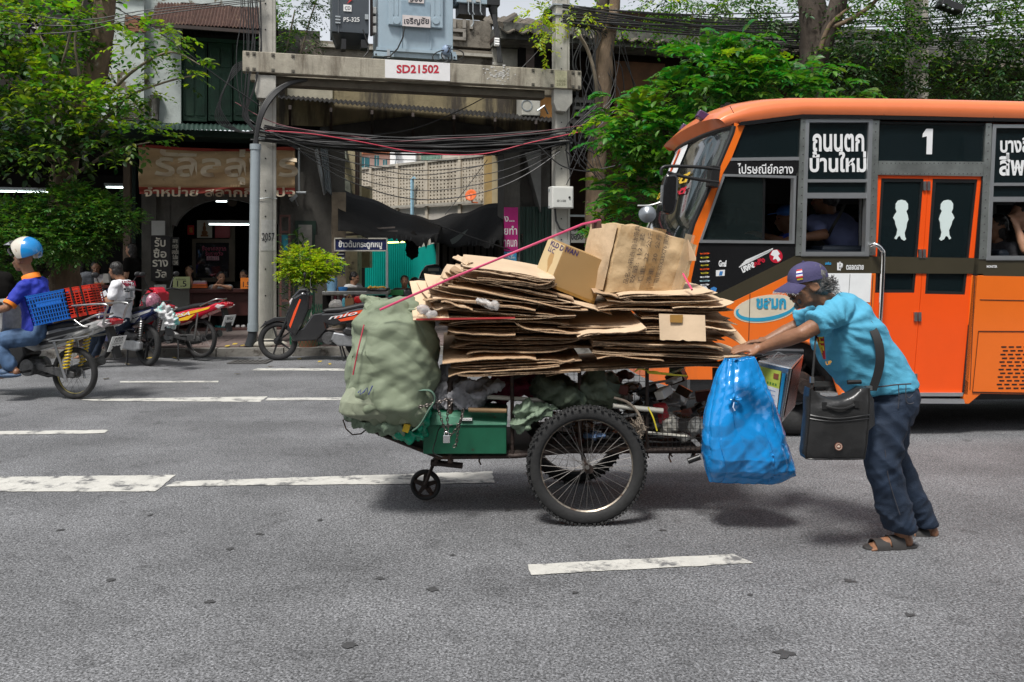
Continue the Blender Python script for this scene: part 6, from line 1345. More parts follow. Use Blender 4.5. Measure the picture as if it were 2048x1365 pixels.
for x,y,D_,an in((1352,640,4.655,0),):mb=MB();mb.prism([P(x-12,y-10,D_),P(x+14,y-10,D_),P(x+13,y+6,D_-.01),P(x-12,y+5,D_-.01)],(0,.001,0));make('tape',mb,M('brown tape',(.28,.15,.035),.3),bpy.data.objects['flattened_carton'])
# ---------------- two boxes
def pbx(name,O,A,B,C,m,label,n=10,puff=.0,amp=.0,fq=6,sag=0):
 O,A,B,C=(P(*q)for q in(O,A,B,C));e=[A-O,B-O,C-O]
 mb=MB()
 for i,j,k in((0,1,2),(1,2,0),(2,0,1)):
  for side in(0,1):
   o=O+e[k]*side;nr=e[k].normalized()*(1 if side else-1)
   f=lambda s,t:o+e[i]*s+e[j]*t+nr*puff*16*s*(1-s)*t*(1-t)
   mb.grid(f,n,n)
 me=mb.mesh(name);import bmesh
 b_=bmesh.new();b_.from_mesh(me);bmesh.ops.remove_doubles(b_,verts=b_.verts,dist=.0005);bmesh.ops.recalc_face_normals(b_,faces=b_.faces);b_.to_mesh(me);b_.free()
 if amp:displace(me,amp,fq)
 if sag:
  for v in me.vertices:
   q=v.co-O;s_=q.dot(e[0])/e[0].length_squared;t_=q.dot(e[1])/e[1].length_squared;v.co.z-=sag*max(0,s_)**1.5*max(0,t_)
 o_=put(name,me,m,smooth=35,label=label,cat='box');return o_,O,e
boxm=M('small box kraft',(.36,.22,.085),.6,var=.06,vs=3);boxm2=M('big box kraft',(.50,.35,.19),.5,var=.1,vs=4,bump=.5,bs=14,dirt=(.33,.19,.075),ds=1.5,dt=.55)
sb,O,e=pbx('cardboard_box',(1099,574,4.86),(1187,609,4.9),(1132,491,4.86),(1067,553,5.12),boxm,'small cardboard box tilted on its corner with purple lettering, left of the big one',8,.002,.002)
purp=M('purple ink',(.04,.02,.12),.6)
nl=e[0].cross(e[1]).normalized();nl=-nl if nl.y>0 else nl
def onface(O,e1,e2,a0,a1,b0,b1,off):return lambda s,t:O+e1*(a0+(a1-a0)*s)+e2*(b0+(b1-b0)*t)+off
Lf=e[2].cross(e[1]).normalized();Lf=-Lf if Lf.x>0 else Lf
txt(None,'IVAN',None,purp,sb,map3=onface(O,e[0],e[1],.02,.3,.86,.98,nl*.003),bold=.02,th=0)
txt(None,'KLD D',None,purp,sb,map3=lambda s,t:O+e[2]*(.75-.72*s)+e[1]*(.84+.12*t)+Lf*.004,bold=.02,th=0);txt(None,'LLC',None,purp,sb,map3=lambda s,t:O+e[2]*(.75-.35*s)+e[1]*(.70+.11*t)+Lf*.004,bold=.01,th=0)
mb=MB();
for(q,m_)in(((.0,1,0,.07),0),((.93,1,0,1),0)):mb.add([O+e[0]*a+e[1]*b_+nl*.002 for a,b_ in((q[0],q[2]),(q[1],q[2]),(q[1],q[3]),(q[0],q[3]))],[(0,1,2,3)])
make('tape',mb,M('brown tape',(.28,.15,.035),.3),sb)
mb=MB();mb.add([O+e[2]*a+e[1]*b_+Lf*.002 for a,b_ in((0.02,0.02),(.98,.02),(.98,.98),(.02,.98))],[(0,1,2,3)]);make('pale_side',mb,M('pale kraft',(.52,.40,.22),.6,var=.05),sb)
bb,O,e=pbx('cardboard_box',(1212,585,4.82),(1366,580,4.95),(1243,447,4.86),(1157,578,5.1),boxm2,'big battered cardboard box with Chinese lettering topping the pile',22,.018,.016,7,.075)
nl=e[0].cross(e[1]).normalized();nl=-nl if nl.y>0 else nl
fc=lambda s,t:O+e[0]*s+e[1]*t+nl*(.018*16*s*(1-s)*t*(1-t)+.014)-Z*.075*s**1.5*t
for k,(line,x0,h0,h1)in enumerate([('品名:小箱泡·自动茶具',.17,.12,.98),('数量:  12  套',.25,.12,.88),('毛重:  22  公斤',.35,.12,.9),('净重:  20  公斤',.46,.12,.9),('箱规:55X38X76 厘米',.56,.12,.92)]):
 w_=.065;f_=(lambda x0,h0,h1:lambda s,t:fc(x0+w_*(1-t),h0+(h1-h0)*s))(x0,h0,h1);txt(None,line,None,M('faded box ink',(.07,.05,.035),.7),bb,map3=f_,bold=0,th=.0)
mb=MB();mb.grid(lambda s,t:fc(.40+.18*s,.02+.96*t)+nl*-.004,6,14);make('tape',mb,M('clear brown tape',(.30,.17,.06),.25,alpha=.5),bb)
mb=MB();mb.grid(lambda s,t:fc(.83+.13*s,.02+.96*t)+nl*-.003,4,14);make('tape',mb,M('glossy film',(.55,.42,.27),.15,alpha=.5),bb)
mb=MB();mb.prism([P(1376,478,4.95),P(1392,515,4.9),P(1392,522,4.9),P(1376,522,4.97)],(0,.006,0));make('flap',mb,cardl,bb)
Lf=e[2].cross(e[1]).normalized();Lf=-Lf if Lf.x>0 else Lf
mb=MB();mb.grid(lambda s,t:O+e[2]*(.02+.96*s)+e[1]*(.02+.96*t)+Lf*(.02+.016*16*s*(1-s)*t*(1-t))+Lf*.006*noise.noise(V((s*5,t*5,1))),12,12);make('pale_side',mb,M('pale glossy kraft',(.50,.36,.22),.45,var=.12,vs=6,bump=.4,bs=14),bb)
mb=MB();mb.box(P(1193,450,4.72),(.055,.004,.04),Matrix.Rotation(-.1,3,'Y'));make('brown_label',mb,M('dark label',(.12,.06,.04),.5),bb)
for k in range(0):
 h_=.1+k*.115;mb=MB();mb.tube([fc(s,h_+.02*noise.noise(V((s*4,k,0))))for s in np.linspace(.62,.98,9)],.0022,4);make('crease',mb,M('crease highlight',(.6,.46,.3),.4),bb)
rope_m=M('pink strap',(.62,.07,.16),.45)
mb=MB();mb.tube([P(760,620,4.66),P(900,558,4.62),P(1165,449,4.62),P(1200,441,4.75)],.0075,6);make('pink_rope',mb,rope_m,label='taut pink rope running from the green sack up over the big box',cat='rope',smooth=60)
mb=MB();mb.tube([P(1366,548,4.85),P(1384,580,4.7)],.006,6);make('pink_rope',mb,rope_m,label='short end of pink rope down the right side of the big box',cat='rope')
mb=MB();mb.tube([P(728,650,4.7),P(716,700,4.66),P(706,750,4.66)],.004,5);make('red_rope',mb,redcable,label='red cord running down the left edge of the big sack',cat='cord')
# ---------------- blue bag, tin can
bluep=M('blue plastic film',(.01,.24,.62),.22,var=.05,coat=.5)
profile_bag('blue_bag','big shiny blue plastic bag hanging from the cart handle','bag',[(715,1446,1505,.35),(735,1440,1518,.45),(770,1430,1530,.7),(820,1416,1548,.9),(870,1408,1564,1),(910,1410,1577,1),(935,1416,1586,.8),(950,1419,1589,.35),(962,1422,1560,.1)],4.66,.14,bluep,260,190,.055,2.6,1.8,.010,11,seed=12,st=(1,1,.22))
mb=MB();mb.ell(P(1470,798,4.5),(.035,.02,.022),12,8);me=fuse(mb,.004,1);folds(me,.012,24,1.6);q=put('knot',me,bluep,bpy.data.objects['blue_bag'],smooth=180)
mb=MB();mb.tube([P(1468,805,4.49),P(1466,815,4.48),P(1470,822,4.48)],.003,4);make('torn_tail',mb,M('pale film',(.5,.65,.8),.3),bpy.data.objects['blue_bag'])
tc_=thing('tin_can','square silver tin with green and white label hanging behind the blue bag','tin',P(1570,848,4.95))
tinm=M('tin plate',(.55,.56,.57),.25,.9,var=.15,vs=5,bump=.15,bs=8)
A_,B_,C_,D_=P(1515,716,4.8),P(1590,733,4.72),P(1565,848,4.72),P(1530,820,4.8)
mb=MB();fq_=[P(1515,722,4.86),P(1583,736,4.74),P(1563,848,4.74),P(1520,826,4.86)];bk=[P(1552,703,5.08),P(1608,707,4.98),P(1590,815,4.98),P(1545,800,5.08)]
mb.add(fq_+bk,[(3,2,1,0),(4,5,6,7),(0,1,5,4),(1,2,6,5),(2,3,7,6),(3,0,4,7)]);make('case',mb,tinm,tc_,bevel=.008)
def quadpatch(name,Q,a0,a1,b0,b1,m,par,off):
 q=lambda s,t:Q[0].lerp(Q[1],s).lerp(Q[3].lerp(Q[2],s),t)+off
 mb=MB();mb.sheet(lambda s,t:q(a0+(a1-a0)*s,b0+(b1-b0)*t),2,2,(0,.001,0));return make(name,mb,m,par),q
off=V((-.002,-.006,0));quadpatch('label',fq_,.06,.72,.10,.42,M('lime label',(.42,.5,.08),.4,var=.2,aniso=(1,1,4)),tc_,off);quadpatch('label',fq_,.06,.72,.42,.93,M('white label',(.6,.62,.66),.4),tc_,off);quadpatch('blue_stripe',fq_,.76,.86,.12,.98,M('blue stripe',(.02,.25,.5),.3),tc_,off);quadpatch('seam',fq_,.93,.96,.02,.98,M('dark seam',(.12,.12,.12),.3),tc_,off)
_,qf=quadpatch('print',fq_,.50,.66,.16,.26,M('bean print',(.25,.08,.04),.5),tc_,off*1.4)
for k in range(5):quadpatch('print_line',fq_,.14,.60,.48+k*.08,.49+k*.08,M('print blue',(.2,.3,.55),.5),tc_,off*1.4)
for k in range(4):quadpatch('stamp',fq_,.30+k*.09,.35+k*.09,.34,.38,M('stamp green',(.06,.2,.04),.5),tc_,off*1.4)
sdq=[fq_[1],bk[1],bk[2],fq_[2]]
mb=MB();mb.sheet(lambda s,t:sdq[0].lerp(sdq[1],.1+.8*s).lerp(sdq[3].lerp(sdq[2],.1+.8*s),.06+.88*t)+V((.003,-.002,0)),4,4,(.001,0,0));make('side_panel',mb,M('red brown lacquer',(.25,.06,.03),.2,.6,var=.6,vs=6),tc_)
mb=MB();mb.disc(P(1528,718,4.9),(0,0,1),.022,.006,14);make('spout',mb,blackm,tc_);mb=MB();mb.tube([P(1545,716,4.85),P(1556,705,4.9),P(1575,712,4.95)],.003,5);make('wire_handle',mb,steel,tc_)
# ============================================================ the old man pushing
def Pm(x,y,D):return P(x,y,D)
tee=M('turquoise cotton',(.075,.34,.50),.8,var=.1,vs=5,bump=.15,bs=120)
jeans=M('dark denim',(.009,.021,.045),.8,var=.35,vs=5,bump=.3,bs=200,dirt=(.05,.085,.15),ds=4,dt=.56,dw=.25)  # paler blue patches put the denim's highlights into the colour
J=dict(head=Pm(1617,571,4.5),hf=(-1,.02,-.22),hu=(-.22,0,1),neck=Pm(1662,610,4.5),chest=Pm(1700,662,4.5),waist=Pm(1757,738,4.5),pel=Pm(1782,790,4.5),shL=Pm(1676,627,4.33),shR=Pm(1660,628,4.67),elL=Pm(1603,668,4.27),elR=Pm(1590,655,4.76),wrL=Pm(1520,698,4.42),wrR=Pm(1530,684,4.74),hdL=((-1,.02,.02),(-.05,-.35,1),-1,.22),hdR=((-1,-.05,-.06),(0,.2,1),1,.25),hipL=Pm(1783,808,4.42),hipR=Pm(1795,806,4.6),knL=Pm(1769,918,4.38),knR=Pm(1781,906,4.58),anL=Pm(1802,1066,4.40),anR=Pm(1853,1050,4.60),toeL=(-1,-.12,-.05),toeR=(-1,.05,-.1))
om,(sd_,fw,up)=person('person','old man in a turquoise tee, jeans and torn purple cap pushing the handcart',J,skin_m,None,None,hair_g,.0065,hands=(1,1))
def loftp(mb,rows):
 rings=[]
 for a,b_,hd,D in rows:
  a=P(a[0],a[1],D);b_=P(b_[0],b_[1],D);c=(a+b_)/2;rings.append((c,(a-b_)/2,V((0,hd,0))))
 mb.loft(rings)
mb=MB();loftp(mb,[((1656,604),(1690,590),.07,4.5),((1650,618),(1704,588),.13,4.5),((1640,645),(1730,610),.195,4.5),((1628,672),(1757,646),.205,4.5),((1632,700),(1780,678),.19,4.5),((1648,732),(1802,712),.17,4.5),((1672,765),(1822,745),.165,4.5),((1698,788),(1833,768),.17,4.5)])
limb(mb,[P(1684,622,4.37),P(1664,632,4.32)],[.070,.064]);mb.tube([P(1684,618,4.36),P(1660,632,4.32),P(1630,650,4.28)],[.066,.064,.067],18);limb(mb,[P(1665,620,4.64),P(1625,632,4.70)],[.064,.055]);mb.tube([P(1630,630,4.70),P(1598,643,4.75)],[.055,.056],16)
me=fuse(mb,.007,4)
me.update();ns=[v.normal.copy()for v in me.vertices];c0=P(1670,655,4.35)
for v,n in zip(me.vertices,ns):
 p=v.co;r_=(p-c0);ang=math.atan2(r_.z,r_.x);rd=r_.length
 w_=math.sin(ang*15+5*noise.noise(p*4))*math.exp(-((rd-.22)/.17)**2)*.35+ridge(V((p.x*3-p.z*5,p.y*2,p.z*9+p.x*6)))*.45+noise.noise(p*6)*.5
 v.co+=n*.014*(w_+.28*ridge(V((p.x*14+p.z*9,p.y*9,p.z*22))))
me.update();shirt=put('shirt',me,tee,om,smooth=180)
def on_shirt(mbf,name,m):make(name,mbf,m,om)
for a,b_ in(((1588,640),(1640,662)),):pass
mb=MB();mb.tube([P(1611,634,4.2),P(1604,645,4.21),P(1606,655,4.21),P(1613,664,4.24)],.004,5)
pr=M('shirt red print',(.42,.01,.015),.6);py_=M('shirt yellow print',(.65,.5,.02),.6)
mb=MB();mb.sheet(lambda s,t:P(1625+22*s*(1-t*.8)+22*t,657+62*t,4.31+.03*(1-s)-.008),6,10,(0,.004,0));q_=make('chest_print',mb,pr,om)
for(a,b_,c,d_)in((.1,.9,.10,.16),(.35,.9,.24,.32),(.35,.5,.32,.46),(.25,.9,.42,.48),(.2,.35,.50,.8),(.3,.85,.56,.62),(.55,.85,.62,.72),(.05,.12,.1,.9)):
 mb=MB();mb.sheet(lambda s,t:P(1625+22*(a+(b_-a)*s)*(1-(c+(d_-c)*t)*.8)+22*(c+(d_-c)*t),657+62*(c+(d_-c)*t),4.31+.03*(1-(a+(b_-a)*s))-.012),1,1,(0,.003,0));make('print_band',mb,py_,q_)
SF=Fr(1658,4.30,0);txt(SF,'UP',(1651,722,1663,730),M('shirt orange print',(.6,.3,.02),.6),om,0,.03,rot=10)
mb=MB();loftp(mb,[((1700,783),(1830,766),.16,4.5),((1724,800),(1832,784),.17,4.5),((1733,828),(1826,815),.17,4.5),((1742,850),(1818,845),.12,4.5)])
def leg(mb,rows,D):loftp(mb,[(a,b_,h,d_)for a,b_,h,d_ in rows])
leg(mb,[((1728,806),(1822,800),.10,4.42),((1731,850),(1812,846),.1,4.41),((1732,900),(1803,896),.09,4.39),((1738,950),(1800,944),.075,4.38),((1751,1000),(1814,994),.07,4.39),((1765,1040),(1828,1036),.068,4.40),((1768,1058),(1832,1054),.068,4.41)],0)
leg(mb,[((1745,800),(1832,792),.10,4.6),((1752,850),(1818,846),.09,4.6),((1755,905),(1806,898),.08,4.59),((1778,955),(1829,945),.072,4.59),((1802,1005),(1846,994),.07,4.6),((1820,1042),(1866,1036),.066,4.6),((1826,1054),(1871,1047),.066,4.6)],0)
me=fuse(mb,.007,4);me.update();ns=[v.normal.copy()for v in me.vertices]
for v,n in zip(me.vertices,ns):
 p=v.co;k=1+1.2*math.exp(-((p.z-.12)/.12)**2)+.8*math.exp(-((p.z-.45)/.1)**2);v.co+=n*.014*k*(ridge(V((p.x*4,p.y*3,p.z*8+p.x*8)))*.7+ridge(V((p.x*11,p.y*9,p.z*17-p.x*9)))*.25+noise.noise(p*7)*.3-.2)
me.update();jn=put('trousers',me,jeans,om,smooth=180)
mb=MB();mb.tube([P(*q)for q in((1738,776,4.33),(1760,774,4.31),(1790,770,4.31),(1822,768,4.33))],.004,5);make('waistband',mb,M('denim seam',(.05,.05,.06),.8),jn);
for pts in([(1797,770),(1798,800),(1796,818)],[(1812,770),(1812,800),(1818,808),(1828,806)],[(1812,790),(1818,796),(1826,790)],[(1770,900),(1778,960),(1800,1030)]):
 mb=MB();mb.tube(curve([P(x,y,4.315 if y<850 else 4.30)for x,y in pts]),.0022,4);make('seam',mb,M('denim seam',(0,0,0)),jn)
capm=M('faded purple cotton',(.052,.046,.115),.85,var=.15,vs=10,bump=.2,bs=100)
hc=V(J['head']);Rm=Matrix((sd_,fw,up)).transposed()
hd=lambda x,y,z:hc+sd_*x+fw*y+up*z
mb=MB()
def capf(s,t):
 a=2*PI*s;ph=t*PI/2;r_=math.cos(ph);k=1+.015*math.cos(a*6);return hd(.088*r_*math.cos(a)*k,-.004+.106*r_*math.sin(a)*k,.028+.098*math.sin(ph)**.8)
mb.grid(capf,30,8,True);mb.ell(hd(0,0,.128),(.008,.008,.005),8,5);cp=make('cap',mb,capm,om,smooth=180)
mb=MB();
def brim(s,t):
 a=(s-.5)*2.3;r0=.1;return hd(math.sin(a)*(.088+.0*t),math.cos(a)*.10+t*(.085*math.cos(a*.8)),.034-t*.03-.028*(a/1.15)**2-.004*(noise.noise(V((s*30,0,0)))if t>.99 else 0))
mb.sheet(brim,24,5,(0,0,.006));make('brim',mb,capm,cp,smooth=60)
mb=MB()
for k in range(60):s_=k/59;p=brim(s_,1);mb.tube([p,p+rv()*.008-Z*.004],.0012,3)
make('frayed_edge',mb,M('white threads',(.6,.58,.56),.8),cp,kind='stuff')
for k,c_ in enumerate((redm,white,M('flag blue',(.03,.04,.3),.7),white,redm)):
 mb=MB();z0=.098-k*.0085;th_=.0085*(1.6 if k==2 else 1);
 f_=lambda s,t:hd(-(.086*math.cos(math.asin(min(1,max(0,(z0-t*th_-.028)/.098))**1.25))+.003)*math.sin(.80+.35*s),(.104*math.cos(math.asin(min(1,max(0,(z0-t*th_-.028)/.098))**1.25))+.004)*math.cos(.80+.35*s),z0-t*th_)
 mb.grid(f_,6,1);make('flag_stripe',mb,c_,cp)
mb=MB();f2=lambda s,t:hd(-(.0885)*math.sin(.82+.3*s),.1065*math.cos(.82+.3*s),.052-t*.008);mb.grid(f2,6,1);make('yellow_embroidery',mb,M('yellow thread',(.5,.4,.02),.7),cp)
mb=MB();mb.ell(hd(0,.10,-.052),(.03,.012,.008),10,6,Rm);mb.ell(hd(0,.082,-.095),(.02,.016,.018),10,6,Rm);mb.ell(hd(-.03,.075,-.07),(.012,.012,.016),8,6,Rm);me=fuse(mb,.004,1);folds(me,.004,60);put('beard',me,hair_g,om,smooth=180)
mb=MB()
for k in range(90):a=random.uniform(-.5,1.2);p=hd(-.07-random.random()*.015,-.05-.04*random.random(),-.05+.08*random.random());mb.tube([p,p-fw*.025+up*random.uniform(-.03,.01)-sd_*.004,p-fw*.045+up*random.uniform(-.03,.015)],.0015,3)
make('hair_strands',mb,hair_g,om,kind='stuff')
sand=M('dark sandal rubber',(.035,.033,.032),.7,var=.2)
for k in('L','R'):
 t_=V(J['toe'+k]).normalized();t_.z=0;t_.normalize();a=V(J['an'+k]);s2=t_.cross(Z).normalized();g_=.0 if k=='L' else .0
 sdn=thing('sandal','x','x',V((a.x,a.y,0)));sdn.parent=om;sdn.location=ORG[sdn.name]-ORG[om.name];del sdn['label'];del sdn['category']
 zc=a.z-.095
 out=[(-.075,-.028),(-.05,-.038),(.02,-.036),(.10,-.048),(.17,-.044),(.205,-.015),(.205,.015),(.17,.042),(.10,.044),(.02,.034),(-.05,.036),(-.075,.026)]
 mb=MB();mb.prism([V((a.x,a.y,zc))+t_*p+s2*q for p,q in out],(0,0,.034));make('sole',mb,sand,sdn,bevel=.006)
 for q0,w_,h_ in((.035,.075,.062),(.118,.075,.046)):
  mb=MB();mb.sheet(lambda s,t:V((a.x,a.y,zc+.02))+t_*(q0+w_*(t-.5))+s2*(.047*math.cos(PI*s))+Z*(h_*math.sin(PI*s)),12,3,(0,0,.004));make('strap',mb,sand,sdn,smooth=60)
bg2=thing('shoulder_bag','black glossy shoulder bag with a round emblem slung in front of the old man','bag',P(1672,918,4.2))
bagm=M('black glossy nylon',(.022,.022,.022),.32,var=.25,vs=8,bump=.5,bs=9)
ob=[(1618,775),(1640,790),(1660,800),(1690,795),(1725,768),(1737,778),(1735,850),(1729,916),(1720,919),(1612,917),(1608,905),(1613,850),(1616,800)]
def bagf(s,t,fr_=1):
 y=776+142*t;xl=np.interp(y,[776,800,850,905,918],[1618,1617,1613,1608,1611]);xr=np.interp(y,[770,800,850,918],[1738,1738,1735,1729]);top=22*math.sin(PI*min(1,s*1.15))*(1-t)**3
 x=xl+(xr-xl)*s;p=P(x,y+top,4.2);p.y-=fr_*(.035*(16*s*(1-s)*t*(1-t))**.5+.012*ridge(V((s*2.2+t*1.3,t*2.6-s,3))));return p
mb=MB();mb.sheet(bagf,28,28,(0,.075,0));make('case',mb,bagm,bg2,smooth=50)
mb=MB();mb.tube([bagf(s,.37)-V((0,.004,0))for s in np.linspace(.02,.98,14)],.0045,5);mb.tube([bagf(s,.42)-V((0,.002,0))for s in np.linspace(.02,.98,14)],.0035,5);make('zip_flap',mb,blackm,bg2,smooth=60)
mb=MB();mb.tube([bagf(.01,t)for t in np.linspace(0,1,10)]+[bagf(s,.995)for s in np.linspace(.05,.95,10)]+[bagf(.99,t)for t in np.linspace(1,0,10)],.005,5);make('piping',mb,blackm,bg2,smooth=60)
mb=MB();mb.tube([bagf(s,.17+.02*math.sin(PI*(s-.22)/.52))-V((0,.018*math.sin(PI*(s-.22)/.52),0))for s in np.linspace(.22,.74,10)],.007,6)
for s in(.22,.74):mb.box(bagf(s,.17)-V((0,.006,0)),(.022,.008,.034))
make('grab_handle',mb,M('handle webbing',(.014,.014,.014),.5),bg2,smooth=60)
mb=MB();mb.disc(bagf(.5,.80)-V((0,.005,0)),(0,1,0),.019,.004,20);em=make('emblem',mb,M('copper badge',(.32,.14,.10),.4,.4),bg2);mb=MB();mb.lathe(bagf(.5,.80)-V((0,.008,0)),(0,1,0),[(.013,0),(.016,0),(.016,.002),(.013,.002)],20);mb.ell(bagf(.5,.80)-V((0,.008,0)),(.008,.003,.006),8,6);make('emblem_relief',mb,M('badge cream',(.5,.4,.32),.5),em)
def band(pts,w_,name,m,par,wd=(1,0,0)):
 c=curve([P(*q)for q in pts]);wd=V(wd);mb=MB();n_=len(c)-1
 mb.sheet(lambda s,t:c[int(round(t*n_))]+wd*w_*(s-.5),1,n_,(0,-.003,0));return make(name,mb,m,par,smooth=60)
web=M('black webbing',(.012,.012,.012),.6)
band([(1744,782,4.27),(1756,745,4.27),(1760,715,4.27),(1755,680,4.285),(1741,652,4.32),(1715,622,4.38),(1690,605,4.42),(1668,598,4.5)],.045,'shoulder_strap',web,bg2)
band([(1623,776,4.2),(1626,740,4.22),(1630,690,4.26),(1633,664,4.32)],.010,'front_strap',web,bg2);mb=MB();mb.box(P(1624,760,4.2),(.018,.012,.03));mb.box(P(1737,776,4.24),(.03,.02,.02));make('buckle',mb,steel,bg2)
mb=MB();mb.prism([P(1735,778,4.24),P(1748,800,4.28),P(1750,850,4.28),P(1737,862,4.24)],(0,.06,0));make('side_gusset',mb,bagm,bg2)
mb=MB();mb.tube([P(1695,765,4.24),P(1722,764,4.24)],.011,8);make('rolled_cloth',mb,blackm,bg2,smooth=60)
# ============================================================ the bus
BF=Fr(1600,7.02,5)
BUS=thing('bus','orange and black city bus number 1 behind the old man','bus',BF.pt(2,1.1,0))
org=M('bus orange',(.80,.155,.012),.28,var=.05,vs=2,coat=.5,dirt=(.42,.11,.03),ds=1.6,dt=.52,dw=.35,streak=True)
orgd=M('door orange',(.86,.085,.004),.35,var=.03,coat=.3)
blkp=M('bus black paint',(.012,.012,.013),.2,coat=.6,var=.1)
olive=M('olive stripe',(.045,.038,.022),.35,var=.08,coat=.3)
alu=M('brushed aluminium',(.5,.53,.5),.3,.9,var=.35,vs=5,bump=.1,bs=4)
alf=M('window aluminium',(.62,.64,.65),.3,.85,var=.05)
gtint=glassmat('tinted glass',(.006,.012,.014),.93,.04);gclear=glassmat('clear window glass',(.02,.03,.03),.35,.02)
decal=M('white decal',(.75,.76,.76),.5,var=.03)
def bp(name,pts,v0,v1,m,par=BUS,**k):
 mb=MB();mb.fpoly(BF,pts,v0,v1);return make(name,mb,m,par,**k)
W_=1.72
edge_=[(1438,238),(1452,230),(1500,213),(1545,205),(1605,201.5),(1700,201.5),(1850,203),(2048,207.5),(2700,222)]
low_=[(1452,251),(1468,247),(1500,243),(1545,236),(1605,229),(1700,230),(1850,232.5),(2048,237.5),(2700,252)]
E3=[BF.w(*p)for p in edge_];L3=[BF.w(*p)for p in low_]
def roof(s,t):
 i=s*(len(E3)-1);j=min(int(i),len(E3)-2);f=i-j;e=E3[j].lerp(E3[j+1],f);l=L3[j].lerp(L3[j+1],f)
 if t<.25:return l.lerp(e,t/.25)-BF.v*.015*math.sin(t/.25*PI)
 if t>.75:return e.lerp(l,(t-.75)/.25)+BF.v*W_
 q=(t-.25)/.5;return e+BF.v*W_*q+Z*(.06+.06*min(1,s*5))*math.sin(PI*q)**.7
mb=MB();mb.grid(roof,36,24);make('roof',mb,M('roof orange',(.78,.20,.07),.3,var=.05,coat=.4),BUS,smooth=60)
bp('drip_rail',[(1477,251),(1482,244),(1606,229),(2048,237),(2700,251),(2700,258),(2048,244),(1606,236.5),(1490,251)],-.03,.02,blkp)
bp('front_pillar',[(1469,246),(1490,251),(1464,316),(1446,348),(1398,487),(1383,560),(1377,640),(1366,640),(1371,500),(1389,447),(1419,380),(1441,327),(1466,267)],-.005,.06,org,bevel=.004)
bp('quarter_glass',[(1491,252),(1606,240),(1602,314),(1464,316)],.012,.03,gtint)
bp('side_panel',[(1463,316),(1602,314),(1600,321),(1459,322)],-.004,.05,alf)
bp('side_panel',[(1459,322),(1600,321),(1593,350),(1447,347)],.0,.05,blkp)
txt(BF,'ไปรษณีย์กลาง',(1475,327,1586,348),decal,BUS,0,.012)
def frame(name,outer,inner,v0,v1,m,par):
 n=len(outer);mb=MB()
 for i in range(n):j=(i+1)%n;mb.fpoly(BF,[outer[i],outer[j],inner[j],inner[i]],v0,v1)
 return make(name,mb,m,par)
wf=frame('window_frame',[(1447,348),(1593,352),(1589,488),(1398,486)],[(1450,353),(1588,357),(1584,482),(1405,480)],-.012,.05,alf,BUS)
bp('pane',[(1450,353),(1529,355),(1527,481),(1405,480)],.01,.018,gclear,wf);bp('sliding_rail',[(1527,355),(1531,355),(1529,482),(1525,482)],.005,.02,blkp,wf)
bp('side_panel',[(1602,238),(1614,238),(1609,512),(1591,512)],-.006,.05,alu)
bp('side_panel',[(1593,352),(1603,352),(1593,500),(1589,488)],.0,.05,blkp)
bp('side_panel',[(1398,486),(1589,488),(1592,511),(1430,591),(1378,612),(1379,560)],.0,.05,blkp)
bp('stripe',[(1592,511),(2700,528),(2700,565),(1968,552),(1965,548),(1752,547),(1580,549),(1467,603),(1379,645),(1378,612),(1430,591)],.0,.05,olive)
bp('side_panel',[(1580,549),(1752,547),(1742,690),(1730,790),(1685,790),(1677,780),(1662,735),(1643,703),(1619,686),(1590,679),(1555,684),(1525,700),(1500,728),(1488,760),(1370,760),(1379,645),(1467,603)],.0,.05,org,bevel=.003)
mb=MB();c_=[BF.w(*p,-.012)for p in((1488,765),(1500,728),(1525,700),(1555,684),(1590,679),(1619,686),(1643,703),(1662,735),(1677,780),(1682,800))];mb.tube(curve(c_),.018,8);make('wheel_arch',mb,org,BUS,smooth=60)
def window(x0,x1,dx,words,par=BUS,ys=(239,359,365,386,397,508),right=False):
 y0,y1,y2,y3,y4,y5=ys;q=lambda x,y:(x-dx*(y-y0)/270,y)
 bp('window_surround',[q(x0-7,y0),q(x1+9,y0),q(x1+9,y5+8),q(x0-7,y5+8)][:0]or[q(x0-8,y5),q(x1+8,y5),q(x1+8,y5+5),q(x0-8,y5+5)],-.01,.05,alf)
 f_=frame('window_frame',[q(x0-7,y0-1),q(x1+8,y0),q(x1+8,y5+3),q(x0-7,y5+3)],[q(x0,y0+6),q(x1,y0+6),q(x1,y5-4),q(x0,y5-4)],-.012,.05,alf,par)
 for a,b_ in((y1,y2),(y3,y4)):bp('bar',[q(x0,a),q(x1,a),q(x1,b_),q(x0,b_)],-.006,.03,alf,f_)
 bp('pane',[q(x0,y0+6),q(x1,y0+6),q(x1,y1),q(x0,y1)],.012,.018,gtint,f_);bp('pane',[q(x0,y2),q(x1,y2),q(x1,y3),q(x0,y3)],.012,.018,gtint,f_)
 for wd,bx in words:txt(BF,wd,bx,decal,f_,.01,.03)
 return f_
window(1619,1738,8,[('ถนนตก',(1625,268,1728,304)),('บ้านใหม่',(1619,303,1732,345))])
bp('side_panel',[(1746,241),(1759,241),(1751,511),(1733,511)],-.006,.05,alu)
bp('side_panel',[(1759,243),(1971,247),(1970,251),(1759,248)],0,.05,blkp)
bp('upper_glass',[(1759,248),(1970,251),(1968,323),(1758,322)],.012,.02,gtint);bp('numeral',[(1853,258),(1866,258),(1864,309),(1853,309),(1854,273),(1845,275),(1846,268)],.008,.011,decal)
bp('door_header',[(1758,322),(1968,324),(1966,353),(1755,350)],-.008,.05,alu)
DO=bp('door',[(1755,350),(1857,352),(1843,560),(1825,786),(1735,786),(1742,600),(1751,500)][:0]or[(1754,350),(1763,351),(1750,586),(1741,586)],.01,.05,orgd)
